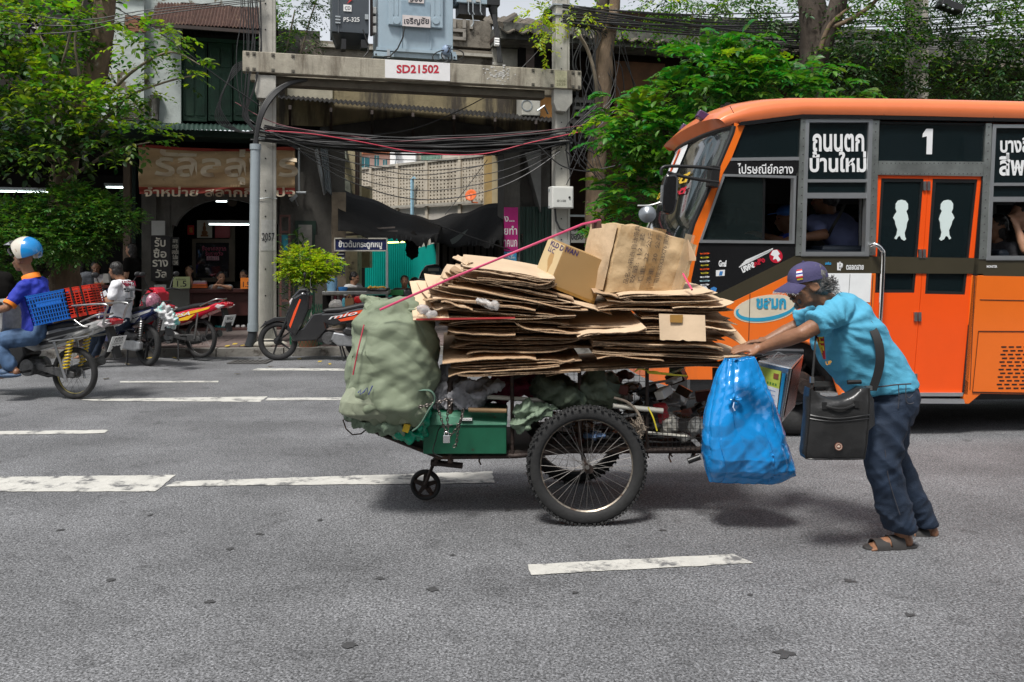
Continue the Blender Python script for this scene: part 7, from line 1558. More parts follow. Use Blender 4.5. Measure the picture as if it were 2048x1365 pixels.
bp('door_frame',[(1763,351),(1848,352),(1848,358),(1763,357)],.01,.05,orgd,DO);bp('door_frame',[(1848,352),(1857,352),(1841,586),(1829,586)],.01,.05,orgd,DO)
bp('door_panel',[(1741,586),(1841,586),(1825,786),(1730,786)],.01,.05,orgd,DO);bp('pane',[(1763,357),(1848,358),(1829,586),(1750,586)],.025,.03,gtint,DO)
frame('gasket',[(1763,357),(1848,358),(1829,586),(1750,586)],[(1768,364),(1842,364),(1824,580),(1755,580)],.015,.03,blackm,DO)
D2=bp('door',[(1857.6,352),(1866,352),(1850,588),(1842,588)],.01,.05,orgd)
bp('door_frame',[(1866,352),(1956,353),(1956,359),(1866,358)],.01,.05,orgd,D2);bp('door_frame',[(1956,353),(1964,353),(1944,590),(1930,590)],.01,.05,orgd,D2)
bp('door_panel',[(1842,588),(1944,590),(1925,786),(1826,786)],.01,.05,orgd,D2);bp('pane',[(1866,358),(1956,359),(1930,590),(1850,588)],.025,.03,gtint,D2)
frame('gasket',[(1866,358),(1956,359),(1930,590),(1850,588)],[(1872,365),(1950,366),(1925,584),(1855,582)],.015,.03,blackm,D2)
for a,b_ in(((1741,511),(1830,549)),):pass
for x,y in((1854,372),(1845,508),(1836,634),(1828,757)):bp('hinge',[(x-7,y-9),(x-1,y-9),(x-1,y+9),(x-7,y+9)],-.006,.01,steel,DO);bp('hinge',[(x+1,y-9),(x+7,y-9),(x+7,y+9),(x+1,y+9)],-.006,.01,steel,D2)
sil=[(0,1),(.25,.98),(.42,.9),(.44,.78),(.34,.72),(.44,.62),(.5,.52),(.42,.44),(.38,.3),(.30,.2),(.34,.1),(.42,.04),(.3,0),(.12,.04),(.02,.12),(-.1,.1),(-.2,.03),(-.32,.06),(-.2,.14),(-.16,.26),(-.3,.4),(-.34,.48),(-.46,.56),(-.36,.64),(-.26,.7),(-.34,.78),(-.34,.9),(-.2,.98)]
for cx,d_,fl in((1803,DO,1),(1896,D2,-1)):
 bp('silhouette_decal',[(cx+fl*x*32+(1-y)*-4,482-y*82)for x,y in sil],.018,.022,M('frosted decal',(.62,.72,.70),.6,var=.02),d_)
bp('door_post',[(1964,353),(1972,353),(1935,790),(1925,788)],.0,.05,blkp)
bp('side_panel',[(1972,247),(1984,247),(1974,519),(1958,519)],-.006,.05,alu)
window(1993,2120,12,[('บางสี่',(2000,270,2060,306)),('สี่พระยา',(1998,306,2120,352))],ys=(250,366,372,394,404,516));window(2160,2290,16,[],ys=(254,370,376,398,408,520))
bp('side_panel',[(2128,250),(2152,250),(2140,524),(2110,522)],-.006,.05,alu);bp('side_panel',[(2298,250),(2700,256),(2700,530),(2285,526)],0,.05,blkp)
bp('side_panel',[(1944,551),(2700,565),(2700,800),(1962,788),(1938,808),(1926,808),(1930,760)],.0,.05,org,bevel=.003)
hp=bp('hatch',[(1957,664),(2300,668),(2300,790),(1946,784)],-.004,.0,org,bevel=.002);mb=MB();mb.tube([BF.w(*p,-.006)for p in((2200,664),(1957,663),(1945,785),(2200,790))],.004,5);make('seam',mb,blackm,hp)
for r_ in range(12):
 for k in range(6):
  x=2003-r_*.9+k*15+(r_%2)*4;y=693+r_*7.5;mb=MB();mb.fbox(BF,x,y,x+10,y+2.6,-.007,-.002);make('grille_slot',mb,blackm,hp)
bp('step',[(1640,786),(1927,786),(1925,793),(1640,793)],-.015,.1,alf);bp('step',[(1640,797),(1928,799),(1930,808),(1640,806)],-.03,.1,alf);bp('skirt',[(1380,758),(1490,758),(1490,800),(1380,795)],.02,.1,blkp)
mb=MB();mb.ubox(BF,-.8,4.8,.12,W_-.1,.28,.42);make('chassis',mb,blackm,BUS)
mb=MB();mb.ubox(BF,BF.hit(1640,500)[0],4.8,.1,.16,.30,.5);make('sill_beam',mb,blackm,BUS)
dk=M('bus interior',(.02,.022,.022),.7,var=.3)
mb=MB();mb.ubox(BF,-.7,4.8,.06,W_,.42,.46);mb.ubox(BF,-.3,4.8,.06,W_,EYE+.98,EYE+1.0);make('floor',mb,dk,BUS)
mb=MB();mb.ubox(BF,-.6,4.8,W_-.05,W_,.42,1.55);mb.ubox(BF,-.4,4.8,W_-.05,W_,2.05,2.7)
for k in range(5):mb.ubox(BF,-.4+k*1.05,-.28+k*1.05,W_-.05,W_,1.5,2.1)
make('far_side',mb,dk,BUS);mb=MB();mb.ubox(BF,-.4,4.8,W_-.03,W_-.02,1.5,2.1);make('far_glass',mb,gtint,BUS)
seatm=M('navy seat',(.025,.035,.05),.5)
for x,y in((1670,492),(1560,500),(2010,500)):
 mb=MB();u_,z_=BF.hit(x,y,.5);mb.ubox(BF,u_-.25,u_+.25,.25,.7,.85,.95);mb.ubox(BF,u_-.25,u_+.3,.22,.75,.95,z_);make('seat',mb,seatm,BUS,bevel=.03)
mb=MB();mb.tube([BF.pt(BF.hit(1720,500,.3)[0],.3,z)for z in(.5,1.2,2.3)],.015,8);make('grab_pole',mb,steel,BUS)
mb=MB();mb.tube(curve([BF.w(1742,492,-.02),BF.w(1752,490,-.06),BF.w(1763,500,-.08),BF.w(1766,520,-.08),BF.w(1760,650,-.08),BF.w(1752,760,-.06)]),.018,10);make('handrail',mb,chrome,BUS,smooth=60)
mb=MB();c=BF.w(1532,618);
def oval(rx,ry,off,dx=0,dy=0):
 a_=R(9);return[BF.w(1532+dx+rx*math.cos(q)*math.cos(a_)+ry*math.sin(q)*math.sin(a_),618+dy-rx*math.cos(q)*math.sin(a_)+ry*math.sin(q)*math.cos(a_),off)for q in np.linspace(0,2*PI,40,endpoint=False)]
mb.prism(oval(65,27,-.002),BF.v*.002);ov=make('oval_badge',mb,M('cream badge',(.62,.55,.42),.5,var=.1,vs=8),BUS)
for(a,b_,m_)in((oval(61,24,-.004),oval(57,19,-.004,1,-2.5),M('badge blue',(.02,.28,.45),.5)),):
 mb=MB();n=40
 for i in range(n):
  if(i<22 or i>37):mb.prism([a[i],a[(i+1)%n],b_[(i+1)%n],b_[i]],BF.v*.0015)
 make('blue_ring',mb,m_,ov)
txt(BF,'ขสมก',(1512,596,1572,618),MATS['badge blue'],ov,-.004,.05,rot=0)
bp('notice',[(1652,547),(1743,547),(1740,605),(1652,600)],-.003,0,M('notice film',(.78,.80,.80),.5,var=.05,vs=10))
for s_,bx,m_ in(('฿',(1674,524,1686,543),decal),('ตลอดสาย',(1692,530,1727,540),decal),('เคพีเอ',(1650,524,1662,530),M('sky print',(.02,.3,.6),.5)),('MONSTER',(1973,531,1994,536),decal)):txt(BF,s_,bx,m_,BUS,-.001,.03)
for k in range(5):bp('wing_decal',[(1478+k*3,534-k*3.2),(1538+k*2,503-k*1.6),(1538+k*2,505.5-k*1.6),(1478+k*3,536-k*3.2)],-.002,0,decal)
mb=MB();mb.disc(BF.w(1552,513,-.002),BF.v,.056,.003,28);rdc=make('red_disc_decal',mb,M('red decal',(.45,.01,.03),.4),BUS)
bp('horse_decal',[(1541,510),(1546,501),(1554,500),(1560,508),(1556,512),(1562,520),(1556,524),(1552,518),(1546,520),(1548,513)],-.005,-.002,decal,rdc)
for s_,bx,m_,ro in(('มงคล',(1482,529,1510,541),decal,26),('คลัง',(1505,518,1530,530),MATS['red decal'],26)):txt(BF,s_,bx,m_,BUS,-.002,.05,rot=ro)
for k,(w_,m_)in enumerate([(12,orgd),(11,M('yellow decal',(.6,.5,.02),.5)),(13,decal),(10,MATS['yellow decal']),(12,orgd),(10,MATS['yellow decal']),(12,decal),(13,M('cyan decal',(.3,.5,.55),.5)),(11,decal)]):
 y=507+k*7.8;x=1409;bp('sponsor_decal',[(x-w_*.8,y),(x+w_*.5,y-1.4),(x+w_*.9,y),(x+w_*.6,y+2),(x-w_*.6,y+2.4)],-.002,0,m_);txt(BF,['RACE','JMD','FOX','TRD','SNAP','DUNLOP','TRC','WINGS','TURBO'][k],(x-w_*.5,y-.9,x+w_*.5,y+1.6),ink,BUS,-.003,.03)
bp('crest_decal',[(1399,578),(1404,573),(1412,573),(1416,578),(1413,585),(1403,585)],-.002,0,decal);bp('shield_decal',[(1421,577),(1428,574),(1434,577),(1432,583),(1427,587),(1423,583)],-.002,0,M('blue decal',(.04,.2,.5),.5));bp('card_decal',[(1432,541),(1450,540),(1449,552),(1432,553)],-.002,0,decal);bp('card_decal',[(1440,543),(1446,543),(1444,551),(1438,551)],-.004,-.002,MATS['blue decal'])
txt(BF,'Graf',(1437,521,1453,534),decal,BUS,-.001,.04)
SP=[((1471,247),(1436,252)),((1467,266),(1430,270)),((1441,327),(1400,327)),((1419,380),(1380,380)),((1389,447),(1352,447)),((1374,500),(1340,500)),((1366,560),(1332,560))]
prof=[BF.w(*a)for a,_ in SP];bulge=.09
def front(s,t):
 i=s*(len(prof)-1);j=min(int(i),len(prof)-2);p=prof[j].lerp(prof[j+1],i-j);return p+BF.v*W_*t-BF.u*bulge*(1-abs(2*t-1)**2.6)
mb=MB();mb.grid(lambda s,t:front(.06+.94*s,.0+t),20,26);ws=make('windshield',mb,M('dark windshield',(.008,.012,.012),.04,coat=1,spec=1,var=0),BUS,smooth=180)
mb=MB();mb.tube([front(s,.012)-BF.v*.01 for s in np.linspace(.05,1,24)],.022,7);mb.tube([front(.055,t)for t in np.linspace(0,1,24)],.022,7);make('windshield_gasket',mb,blackm,BUS,smooth=60)
mb=MB();
def header(s,t):
 a=front(.05,t);e=E3[0]+BF.v*W_*t+Z*.06*math.sin(PI*t)**.7
 return a.lerp(e,s)
mb.grid(header,6,24);make('front_header',mb,MATS['roof orange'],BUS,smooth=60)
mb=MB()
def nose(s,t):p=front(1,t);return p+V((0,0,-(p.z-.45)*s))-BF.u*.12*math.sin(s*PI/2)
mb.grid(nose,6,24);make('front_panel',mb,org,BUS,smooth=60)
mb=MB();mb.grid(lambda s,t:front(.10+.22*t,.90-.34*s)-BF.u*.012,4,4);pc=make('route_card',mb,decal,BUS)
mb=MB();mb.add([front(.30-.18*t_,.82-.18*s_)-BF.u*.02 for s_,t_ in((.4,0),(.7,0),(.7,1),(.45,1),(.2,.75),(.25,.68),(.4,.75))],[tuple(range(7))]);make('numeral',mb,orgd,pc)
for wd,m_,a0,a1,b0,b1 in(('สวัสดี',M('gold decal',(.65,.42,.03),.4),.80,.28,.35,.42),('ปีใหม่',MATS['gold decal'],.84,.40,.43,.49),('โชคดี',MATS['red decal'],.60,.24,.45,.50)):
 txt(None,wd,None,m_,BUS,map3=(lambda a0,a1,b0,b1:lambda s,t:front(b1-(b1-b0)*t,a0+(a1-a0)*s)-BF.u*.015)(a0,a1,b0,b1),bold=.04,th=0)
mk=M('purple lens',(.07,.03,.09),.3,coat=.5)
for x,y,v in((1410,236,.5),(1376,262,1.3)):mb=MB();mb.box(BF.w(x,y,v),(.16,.1,.07),Matrix.Rotation(.5,3,'Y'));make('marker_lamp',mb,mk,BUS,bevel=.01)
mb=MB();mb.box(BF.w(1453,217,.5),(.1,.06,.05));mb.box(BF.w(1455,213,.5),(.04,.04,.06));make('roof_fitting',mb,blackm,BUS)
mr_=thing('mirror_bracket','x','x',BF.w(1437,360,-.05));mr_.parent=BUS;mr_.location=ORG[mr_.name]-ORG[BUS.name];del mr_['label'];del mr_['category']
for pts in([(1440,340),(1400,335),(1345,333),(1325,336),(1322,350)],[(1438,365),(1400,360),(1358,352),(1335,345)]):mb=MB();mb.tube(curve([BF.w(x,y,-.12)for x,y in pts]),.014,7);make('arm',mb,blackm,mr_,smooth=60)
bp('bracket_plate',[(1424,330),(1442,333),(1437,376),(1419,372)],-.13,-.02,blackm,mr_,bevel=.006)
bp('mirror_housing',[(1333,349),(1350,348),(1358,354),(1356,400),(1350,425),(1342,430),(1328,427),(1324,410),(1327,370)],-.2,-.1,blkp,mr_,bevel=.02)
mb=MB();mb.lathe(BF.w(1295,429,-.12),V((-.2,-1,.1)),[(0,-.01),(.065,-.008),(.07,.01),(.05,.03),(0,.04)],24);make('round_mirror',mb,M('mirror back',(.22,.24,.26),.3,.5),mr_,smooth=50);mb=MB();mb.tube(curve([BF.w(x,y,-.12)for x,y in((1275,412),(1300,411),(1325,403),(1345,390))]),.008,6);make('arm',mb,steel,mr_)
BW=thing('bus_wheel','x','x',BF.w(1590,775,.2));BW.parent=BUS;BW.location=ORG[BW.name]-ORG[BUS.name];del BW['label'];del BW['category']
wc=BF.w(1588,775,.17);wc.z=.432;wheel(BW,wc,BF.v,.432,.24,blackm,0,0,.11,.12,cast=6,castm=ironm,tname='tyre',rimw=.06)
mb=MB();mb.ubox(BF,BF.hit(1480,700)[0],BF.hit(1700,700)[0],.38,.42,.3,1.05);make('wheel_housing',mb,blackm,BUS)
# ---- people in the bus (head and shoulders in the openings)
def bust(name,label,x,y,D,m_shirt,skin=skin_l,hair=hair_b,fw=(-1,-.1,0),s=1.0,vox=.012,armL=None,armR=None,lean=(0,0,0),hl=False,tor=.42,grp=None,turn=None,up=(0,0,1)):
 h=P(x,y,D);f=V(fw).normalized();sdv=f.cross(Z).normalized();nk=h-Z*.15*s-f*.03*s;ch=nk-Z*.16*s+V(lean)*.3;wa=ch-Z*.24*s+V(lean)*.3
 tf=V(turn).normalized()if turn else f;ts=tf.cross(Z).normalized()
 J=dict(head=h,hf=f,hu=up,neck=nk,chest=ch,waist=wa,pel=wa-Z*.12,shL=nk-Z*.05*s-ts*.17*s,shR=nk-Z*.05*s+ts*.17*s)
 for k,ar in(('L',armL),('R',armR)):
  if ar:J['el'+k]=P(*ar[0]);J['wr'+k]=P(*ar[1]);d=(J['wr'+k]-J['el'+k]).normalized();J['hd'+k]=(d,V((0,-.3,1)),1,.4)
  else:
   sg=-1 if k=='L' else 1;J['el'+k]=J['sh'+k]-Z*.27*s+ts*sg*.03;J['wr'+k]=J['el'+k]-Z*.1*s+tf*.2*s
 return person(name,label,J,skin,m_shirt,None,hair,vox,.01,legs=False,s=s,group=grp,hairlong=hl),J
(pb,_),Jb=bust('person','bus passenger in a grey blue shirt with a black strap in the first window',1650,396,7.7,M('grey blue shirt',(.16,.19,.36),.8,var=.08),skin_m,hair_b,(-.6,.75,-.1),1.2,.012,armL=((1648,470,7.45),(1600,476,7.4)),turn=(-.5,.85,0),lean=(.5,0,0))
mb=MB();c_=curve([P(1690,408,7.36),P(1680,430,7.36),P(1665,455,7.38),P(1655,475,7.45)]);mb.sheet(lambda s,t:c_[int(round(t*24))]+V((.03*(s-.5),0,0)),1,24,(0,.004,0));make('strap',mb,web,pb)
(pd,_),Jd=bust('person','bus driver in a blue shirt and blue cap behind the small cab window',1574,438,7.75,M('driver blue',(.02,.05,.35),.8),skin_m,hair_b,(-1,0,-.1),1.0,.012,armL=((1560,482,7.6),(1520,470,7.7)))
h_=Jd['head'];mb=MB();mb.ell(h_+V((.005,0,.06)),(.1,.085,.07),16,10);mb.prism([h_+V((-.06,-.06,.055)),h_+V((-.17,-.03,.035)),h_+V((-.17,.03,.035)),h_+V((-.06,.06,.055))],(0,0,.008));make('cap',mb,M('driver cap blue',(.02,.12,.4),.7),pd,smooth=50)
bust('person','dark haired woman at the lower left of the right hand bus window',1992,455,7.6,M('dark patterned top',(.03,.03,.035),.8,var=.6,vs=30),skin_m,hair_b,(-1,-.2,-.1),1.0,.012,hl=True)
bust('person','woman resting chin on hand in the right hand bus window',2042,430,7.45,blackm,skin_l,hair_b,(-1,-.3,-.2),1.0,.012,armL=((2050,500,7.3),(2034,455,7.35)),hl=True)
mb=MB()
for x0,x1,ya,yb in((1608,1600,244,506),(1752,1742,248,506),(1978,1966,254,514)):
 for k in range(17):t_=k/16;mb.disc(BF.w(x0+(x1-x0)*t_,ya+(yb-ya)*t_,-.008),BF.v,.006,.004,6)
for k in range(24):mb.disc(BF.w(1765+k*8.6,327,-.01),BF.v,.005,.004,6);mb.disc(BF.w(1763+k*8.6,348,-.01),BF.v,.005,.004,6)
make('rivets',mb,M('rivet grey',(.2,.2,.2),.4,.6),BUS,kind='stuff')
mb=MB()
for pts in([(1950,553),(1940,780)],[(1960,600),(2300,606)],[(1746,550),(1733,784)],[(1700,549),(1690,700)],[(1500,588),(1497,700)],[(1460,205+8),(1478,246)],[(1770,204),(1768,230)],[(1990,208),(1987,236)]):mb.tube([BF.w(x,y,-.002)for x,y in pts],.003,4)
make('panel_joints',mb,blackm,BUS,kind='stuff')
# ============================================================ motorcycles
from mathutils.bvhtree import BVHTree
def stick(o,tgt,off=.004):
 me=tgt.data;bv=BVHTree.FromPolygons([v.co+ORG[tgt.name]for v in me.vertices],[tuple(p.vertices)for p in me.polygons])
 og=ORG[o.name]
 for v in o.data.vertices:
  p=v.co+og;h=bv.ray_cast(V((p.x,p.y-1.0,p.z)),V((0,1,0)))
  if h[0]is not None:v.co.y=h[0].y-off-og.y
for a_ in list(om.children):
 if a_.name.startswith('lettering')or a_.name.startswith('chest_print'):pass
blkpl=M('black plastic',(.018,.018,.019),.45,var=.25,vs=10);seatv=M('black vinyl',(.014,.014,.015),.5,var=.2);engm=M('engine grey',(.12,.12,.12),.5,.7,var=.4,vs=25);alum=M('cast alloy',(.4,.41,.42),.35,.8,var=.2,vs=20)
platem=M('plate white',(.68,.69,.67),.5,var=.05);redl=M('tail lens',(.4,.01,.02),.2,coat=.5);clr=M('clear lens',(.55,.5,.5),.15,coat=.6,var=.2)
def bike(label,axle,ang,body,accent,plate,spoked=True,rimm=None,spring=None,stand=True,tilt=0,lean=0,R_=.285,scoot=False,group='motorcycles'):
 g=P(*axle);root=thing('motorcycle',label,'motorcycle',V((g.x,g.y,0)),group,(R(lean),0,PI-R(ang)))
 zb=R_+tilt;mk=lambda n,mb,m,par=root,**k:make(n,mb,m,par,local=True,**k)
 def pz(n,pts,hw,m,bev=.02,par=root,y=0,**k):
  mb=MB();mb.prism([V((x,y-hw,z))for x,z in pts],(0,2*hw,0));return mk(n,mb,m,par,bevel=bev,**k)
 def tb(n,pts,r,m,par=root,k_=8):mb=MB();mb.tube(curve(pts,5)if len(pts)>2 else pts,r,k_);return mk(n,mb,m,par,smooth=60)
 for i,(x,z)in enumerate(((0,zb),(1.24,R_))):
  h=bpy.data.objects.new('rear_wheel' if i==0 else 'front_wheel',None);COL.objects.link(h);h.parent=root;ORG[h.name]=V((0,0,0));h.empty_display_size=.1
  wheel(h,(x,0,z),(0,1,0),R_,.085 if scoot else .075,rimm or steel,0,20 if spoked else 0,.042 if scoot else .03,.055,cast=0 if spoked else 5,castm=engm if spoked else(rimm or blkpl),tname='tyre',local=True,rimw=.012)
 sh=.13 if scoot else 0
 pz('seat',[(-.28,.83),(-.2,.86),(.05,.83),(.30,.775),(.52,.76),(.6,.73),(.56,.69),(.3,.70),(0,.76),(-.2,.79)],.115,seatv,.03)
 b1=pz('tail_fairing',[(-.50,.86),(-.36,.85),(-.2,.80),(.1,.76),(.35,.70),(.62,.69),(.60,.56),(.42,.50),(.22,.55),(-.05,.64),(-.3,.73),(-.46,.78)],.125,body,.03)
 for k,(p_,m_)in enumerate((([(-.30,.80),(.10,.72),(.42,.64),(.40,.61),(.06,.685),(-.26,.765)],accent),([(-.02,.69),(.30,.61),(.36,.60),(.32,.57),(.12,.60)],accent))):
  for y in(-.128,.128):pz('stripe',p_,.002,m_,0,b1,y)
 pz('tail_light',[(-.56,.85),(-.44,.865),(-.38,.84),(-.44,.79),(-.54,.80)],.07,redl,.015);
 for y in(-.1,.1):pz('indicator',[(-.53,.82),(-.42,.84),(-.36,.80),(-.44,.77)],.028,clr,.012,y=y)
 pz('rear_mudguard',[(-.44,.78),(-.40,.79),(-.46,.60),(-.52,.44),(-.545,.45),(-.50,.62)],.05,blkpl,.004)
 pt_=bpy.data.objects.new('number_plate',None);COL.objects.link(pt_);pt_.parent=root;pt_.location=(-.52,0,.60);pt_.rotation_euler=(0,R(-14-8),0);ORG[pt_.name]=V((0,0,0))
 mb=MB();mb.box((0,0,0),(.006,.22,.17));make('plate',mb,platem,pt_,local=True,bevel=.003)
 for i,wd in enumerate(plate):
  me=textmesh(wd,.01);co=np.empty(len(me.vertices)*3);me.vertices.foreach_get('co',co);co=co.reshape(-1,3);lo,hi=co.min(0),co.max(0);n_=len(plate);h_=(.055,.018,.055)[i]if n_==3 else .05;zc=(.045,-.002,-.048)[i]if n_==3 else(.035,-.035)[i];w_=(.12,.15,.14)[i%3]
  out=np.c_[np.full(len(co),-.0045),-((co[:,0]-lo[0])/(hi[0]-lo[0])-.5)*w_,zc+((co[:,1]-lo[1])/(hi[1]-lo[1])-.5)*h_];me.vertices.foreach_set('co',out.ravel());put('lettering',me,ink,pt_,local=True)
 pz('floor_body',[(.58,.70),(.52,.46),(.66,.30),(1.0,.28),(1.06,.40),(.86,.48),(.72,.68)],.12,body if scoot else blkpl,.02)
 pz('front_shield',[(.96,.36),(1.08,.44),(1.10,.66),(1.0,.92),(.86,1.0),(.76,.98),(.78,.74),(.86,.54)],.16,body,.03)
 for y in(-.163,.163):pz('stripe',[(1.03,.48),(1.05,.52),(.98,.72),(.90,.90),(.88,.89),(.95,.70)],.002,accent,0,None or root,y)
 pz('front_mudguard',[(1.02,.56),(1.12,.64),(1.28,.63),(1.42,.56),(1.5,.46),(1.44,.50),(1.28,.57),(1.12,.58)],.055,body,.01)
 for y in(-.075,.075):tb('fork',[V((1.24,y,R_)),V((.99,y,.84))],.018,blkpl)
 pz('handlebar_cover',[(.74,.96),(.80,1.06),(.92,1.05),(1.04,.92),(.98,.86),(.86,.92)],.10,body,.03);pz('headlight',[(1.0,.95),(1.07,.86),(1.05,.78),(.99,.84)],.08,clr,.02)
 for s_ in(-1,1):
  tb('grip',[V((.84,s_*.10,1.0)),V((.80,s_*.22,1.03)),V((.74,s_*.34,1.01))],.015,blkpl);tb('mirror_stem',[V((.80,s_*.20,1.04)),V((.82,s_*.26,1.15)),V((.80,s_*.30,1.22))],.006,blkpl)
  mb=MB();mb.ell((.80,s_*.32,1.25),(.018,.06,.04),12,8);mk('mirror',mb,blkpl,smooth=180)
  mb=MB();mb.tube([(.02,s_*.11,zb),(-.06 if not scoot else-.04,s_*.125,.68+tilt*.5)],.014,8);sp=mk('shock_absorber',mb,steel,smooth=60)
  if spring:mb=MB();a0,a1=V((.015,s_*.112,zb+.06)),V((-.05,s_*.124,.64+tilt*.5));mb.tube([a0.lerp(a1,t_)+V((math.cos(t_*56)*.03,math.sin(t_*56)*.03,0))for t_ in np.linspace(0,1,80)],.0085,5);mk('spring',mb,spring,smooth=60)
  tb('swingarm',[V((.0,s_*.07,zb)),V((.42,s_*.07,.33))],.018,engm)
 mb=MB();mb.ell((.52,0,.34),(.17,.1,.1));mb.disc((.50,.09,.33),(0,1,0),.09,.07,18);mb.box((.68,0,.36),(.16,.10,.12));mb.disc((.5,-.09,.33),(0,1,0),.1,.06,18)
 for k in range(5):mb.box((.72+k*.02,0,.37),(.006,.13,.13))
 mk('engine',mb,engm,bevel=.006)
 if scoot:
  pz('gear_case',[(-.06,zb+.05),(.10,zb+.08),(.42,.42),(.46,.30),(.36,.22),(.06,zb-.08),(-.05,zb-.05)],.035,alum,.02,y=.13);pz('air_box',[(-.02,.44),(.24,.50),(.30,.42),(.22,.36),(0,.38)],.05,blkpl,.03,y=.15)
 else:
  pz('chain_case',[(-.07,zb+.02),(.06,zb+.06),(.42,.38),(.42,.32),(.05,zb-.05),(-.07,zb-.03)],.012,alum if scoot else engm,.008,y=.09)
 mb=MB();mb.tube([V((.70,-.08,.28)),V((.45,-.12,.22)),V((.2,-.14,.27)),V((-.22,-.15,.40))],[.018,.025,.045,.05],12);mk('exhaust',mb,engm,smooth=60)
 tb('foot_peg',[V((.45,.1,.30)),V((.45,.28,.30))],.014,rubber);tb('foot_peg',[V((.18,.1,.36)),V((.18,.22,.37))],.012,rubber)
 tb('grab_rail',[V((-.1,.12,.80)),V((-.36,.11,.90)),V((-.42,0,.90)),V((-.36,-.11,.90)),V((-.1,-.12,.80))],.011,blkpl if scoot else steel)
 for s_ in(-1,1)if stand else():tb('centre_stand',[V((.36,s_*.08,.30)),V((.28,s_*.15,.01))],.012,blkpl)
 return root,mk,tb,pz
bluep2=M('navy bike paint',(.008,.014,.075),.2,coat=.7);redp=M('red bike paint',(.48,.01,.03),.25,coat=.6);blkb=M('black bike paint',(.012,.012,.013),.18,coat=.8);whb=M('grey white bike paint',(.30,.30,.29),.3,coat=.5,var=.6,vs=4)
b_org=M('orange stripe',(.75,.08,.02),.4);gold=M('pale gold rim',(.52,.44,.16),.35,.3);grs=M('silver stripe',(.4,.4,.4),.4)
B1,mk1,tb1,pz1=bike('silver and black motorcycle with yellow springs ridden away at the left edge',(150,742,9.0),14,whb,blkpl,('กทก','กรุงเทพ','232'),True,gold,M('yellow spring',(.75,.52,.01),.4),stand=False,R_=.275)
for s_ in(-1,1):
 tb1('rack_bar',[V((.42,s_*.15,.78)),V((.36,s_*.16,.93)),V((-.46,s_*.16,1.02)),V((-.50,s_*.15,.93)),V((-.46,s_*.14,.80))],.011,steel);tb1('rack_bar',[V((.05,s_*.15,.97)),V((-.2,s_*.15,.80)),V((-.28,s_*.14,.78))],.010,steel);tb1('rack_bar',[V((.18,s_*.16,.62)),V((-.30,s_*.16,.69)),V((-.36,s_*.15,.76))],.010,steel);tb1('rack_bar',[V((.12,s_*.16,.62)),V((-.01,s_*.13,.20))],.014,alum)
for x in(.36,.1,-.15,-.44):tb1('rack_bar',[V((x,-.16,.93+(.36-x)*.11)),V((x,.16,.93+(.36-x)*.11))],.008,steel)
B2,mk2,tb2,pz2=bike('navy blue scooter with a white plate, a man in a white polo sitting on it',(296,690,11.75),36,bluep2,grs,('ธกก','กรุงเทพมหานคร','4397'),False,blkpl,steel,R_=.29,scoot=True)
B3,mk3,tb3,pz3=bike('red motorcycle propped on its stand with the rear wheel off the ground',(402,687,12.3),24,redp,M('yellow flash',(.75,.45,.02),.5),('พน','9ป-6296'),True,steel,None,tilt=.045)
B4,mk4,tb4,pz4=bike('black and orange scooter parked by the lime shrub, rear hidden by the green sack',(728,690,12.45),-4,blkb,b_org,('กข','12'),False,blkpl,M('red spring',(.6,.04,.02),.4),scoot=True)
for(mk_,wd,y)in((4,'mio',.13),(3,'APSA',.13),(2,'CLICK',.13)):
 me=textmesh(wd,.01,.3);co=np.empty(len(me.vertices)*3);me.vertices.foreach_get('co',co);co=co.reshape(-1,3);hi=co.max(0);out=np.c_[.30-co[:,0]/hi[0]*.22,np.full(len(co),.134),.635+co[:,0]/hi[0]*.04+co[:,1]/hi[1]*.05];me.vertices.foreach_set('co',out.ravel());put('lettering',me,decal,{2:B2,3:B3,4:B4}[mk_],local=True)
def helmet(c,fw,r_,m1,m2,label,par=None,visor=True):
 s3,f3,u3=axes(fw,Z);c=V(c);h=thing('helmet',label,'helmet',c)if par is None else par;hp_=lambda x,y,z:c+s3*x*r_+f3*y*r_+u3*z*r_
 for a0,a1,m_,n_ in((-.25,1,m1,'front_shell'),(-1,-.25,m2,'rear_shell')):
  mb=MB()
  def hf(s,t):
   yy=a0+(a1-a0)*s;rr=math.sqrt(max(0,1-yy*yy));th=(-.38+1.5*max(0,yy-.05))*PI/2*.8;a=th+(PI-2*th)*t;return hp_(rr*math.cos(a)*.92,yy*1.05,rr*math.sin(a))
  mb.sheet(hf,16,22,-u3*.004);make(n_,mb,m_,h,smooth=60)
 mb=MB();mb.tube([hp_(math.cos(a)*.9,.35+.62*math.sin(a),-.28+.55*math.sin(a))for a in np.linspace(0,PI,14)],r_*.07,6);make('trim',mb,blkpl,h,smooth=60)
 if visor:mb=MB();mb.sheet(lambda s,t:hp_(.85*math.cos(PI*(.1+.8*s)),.35+.55*math.sin(PI*(.1+.8*s))+t*.42,.45+.30*math.sin(PI*s)*(1-t)+t*.02),12,4,u3*.003);make('visor',mb,M('clear visor',(.4,.42,.45),.1,alpha=.5,var=0),h,smooth=60)
 return h
helmet(P(302,604,11.3),(-1,.5,0),.125,M('helmet black',(.015,.012,.015),.2,coat=.6),M('pink print helmet',(.25,.10,.14),.3,var=.9,vs=30),'black open helmet with pink print resting on the blue scooter',visor=False)
softthing('shopping_bag','turquoise and white plastic bag hanging off the back of the blue scooter','bag',[(332,628,11.15,14,20,.08,-25),(342,645,11.1,12,14,.08)],M('milky bag',(.5,.5,.5),.35,var=.2,dirt=(.1,.45,.4),ds=6,dt=.5),.012,.03,9)
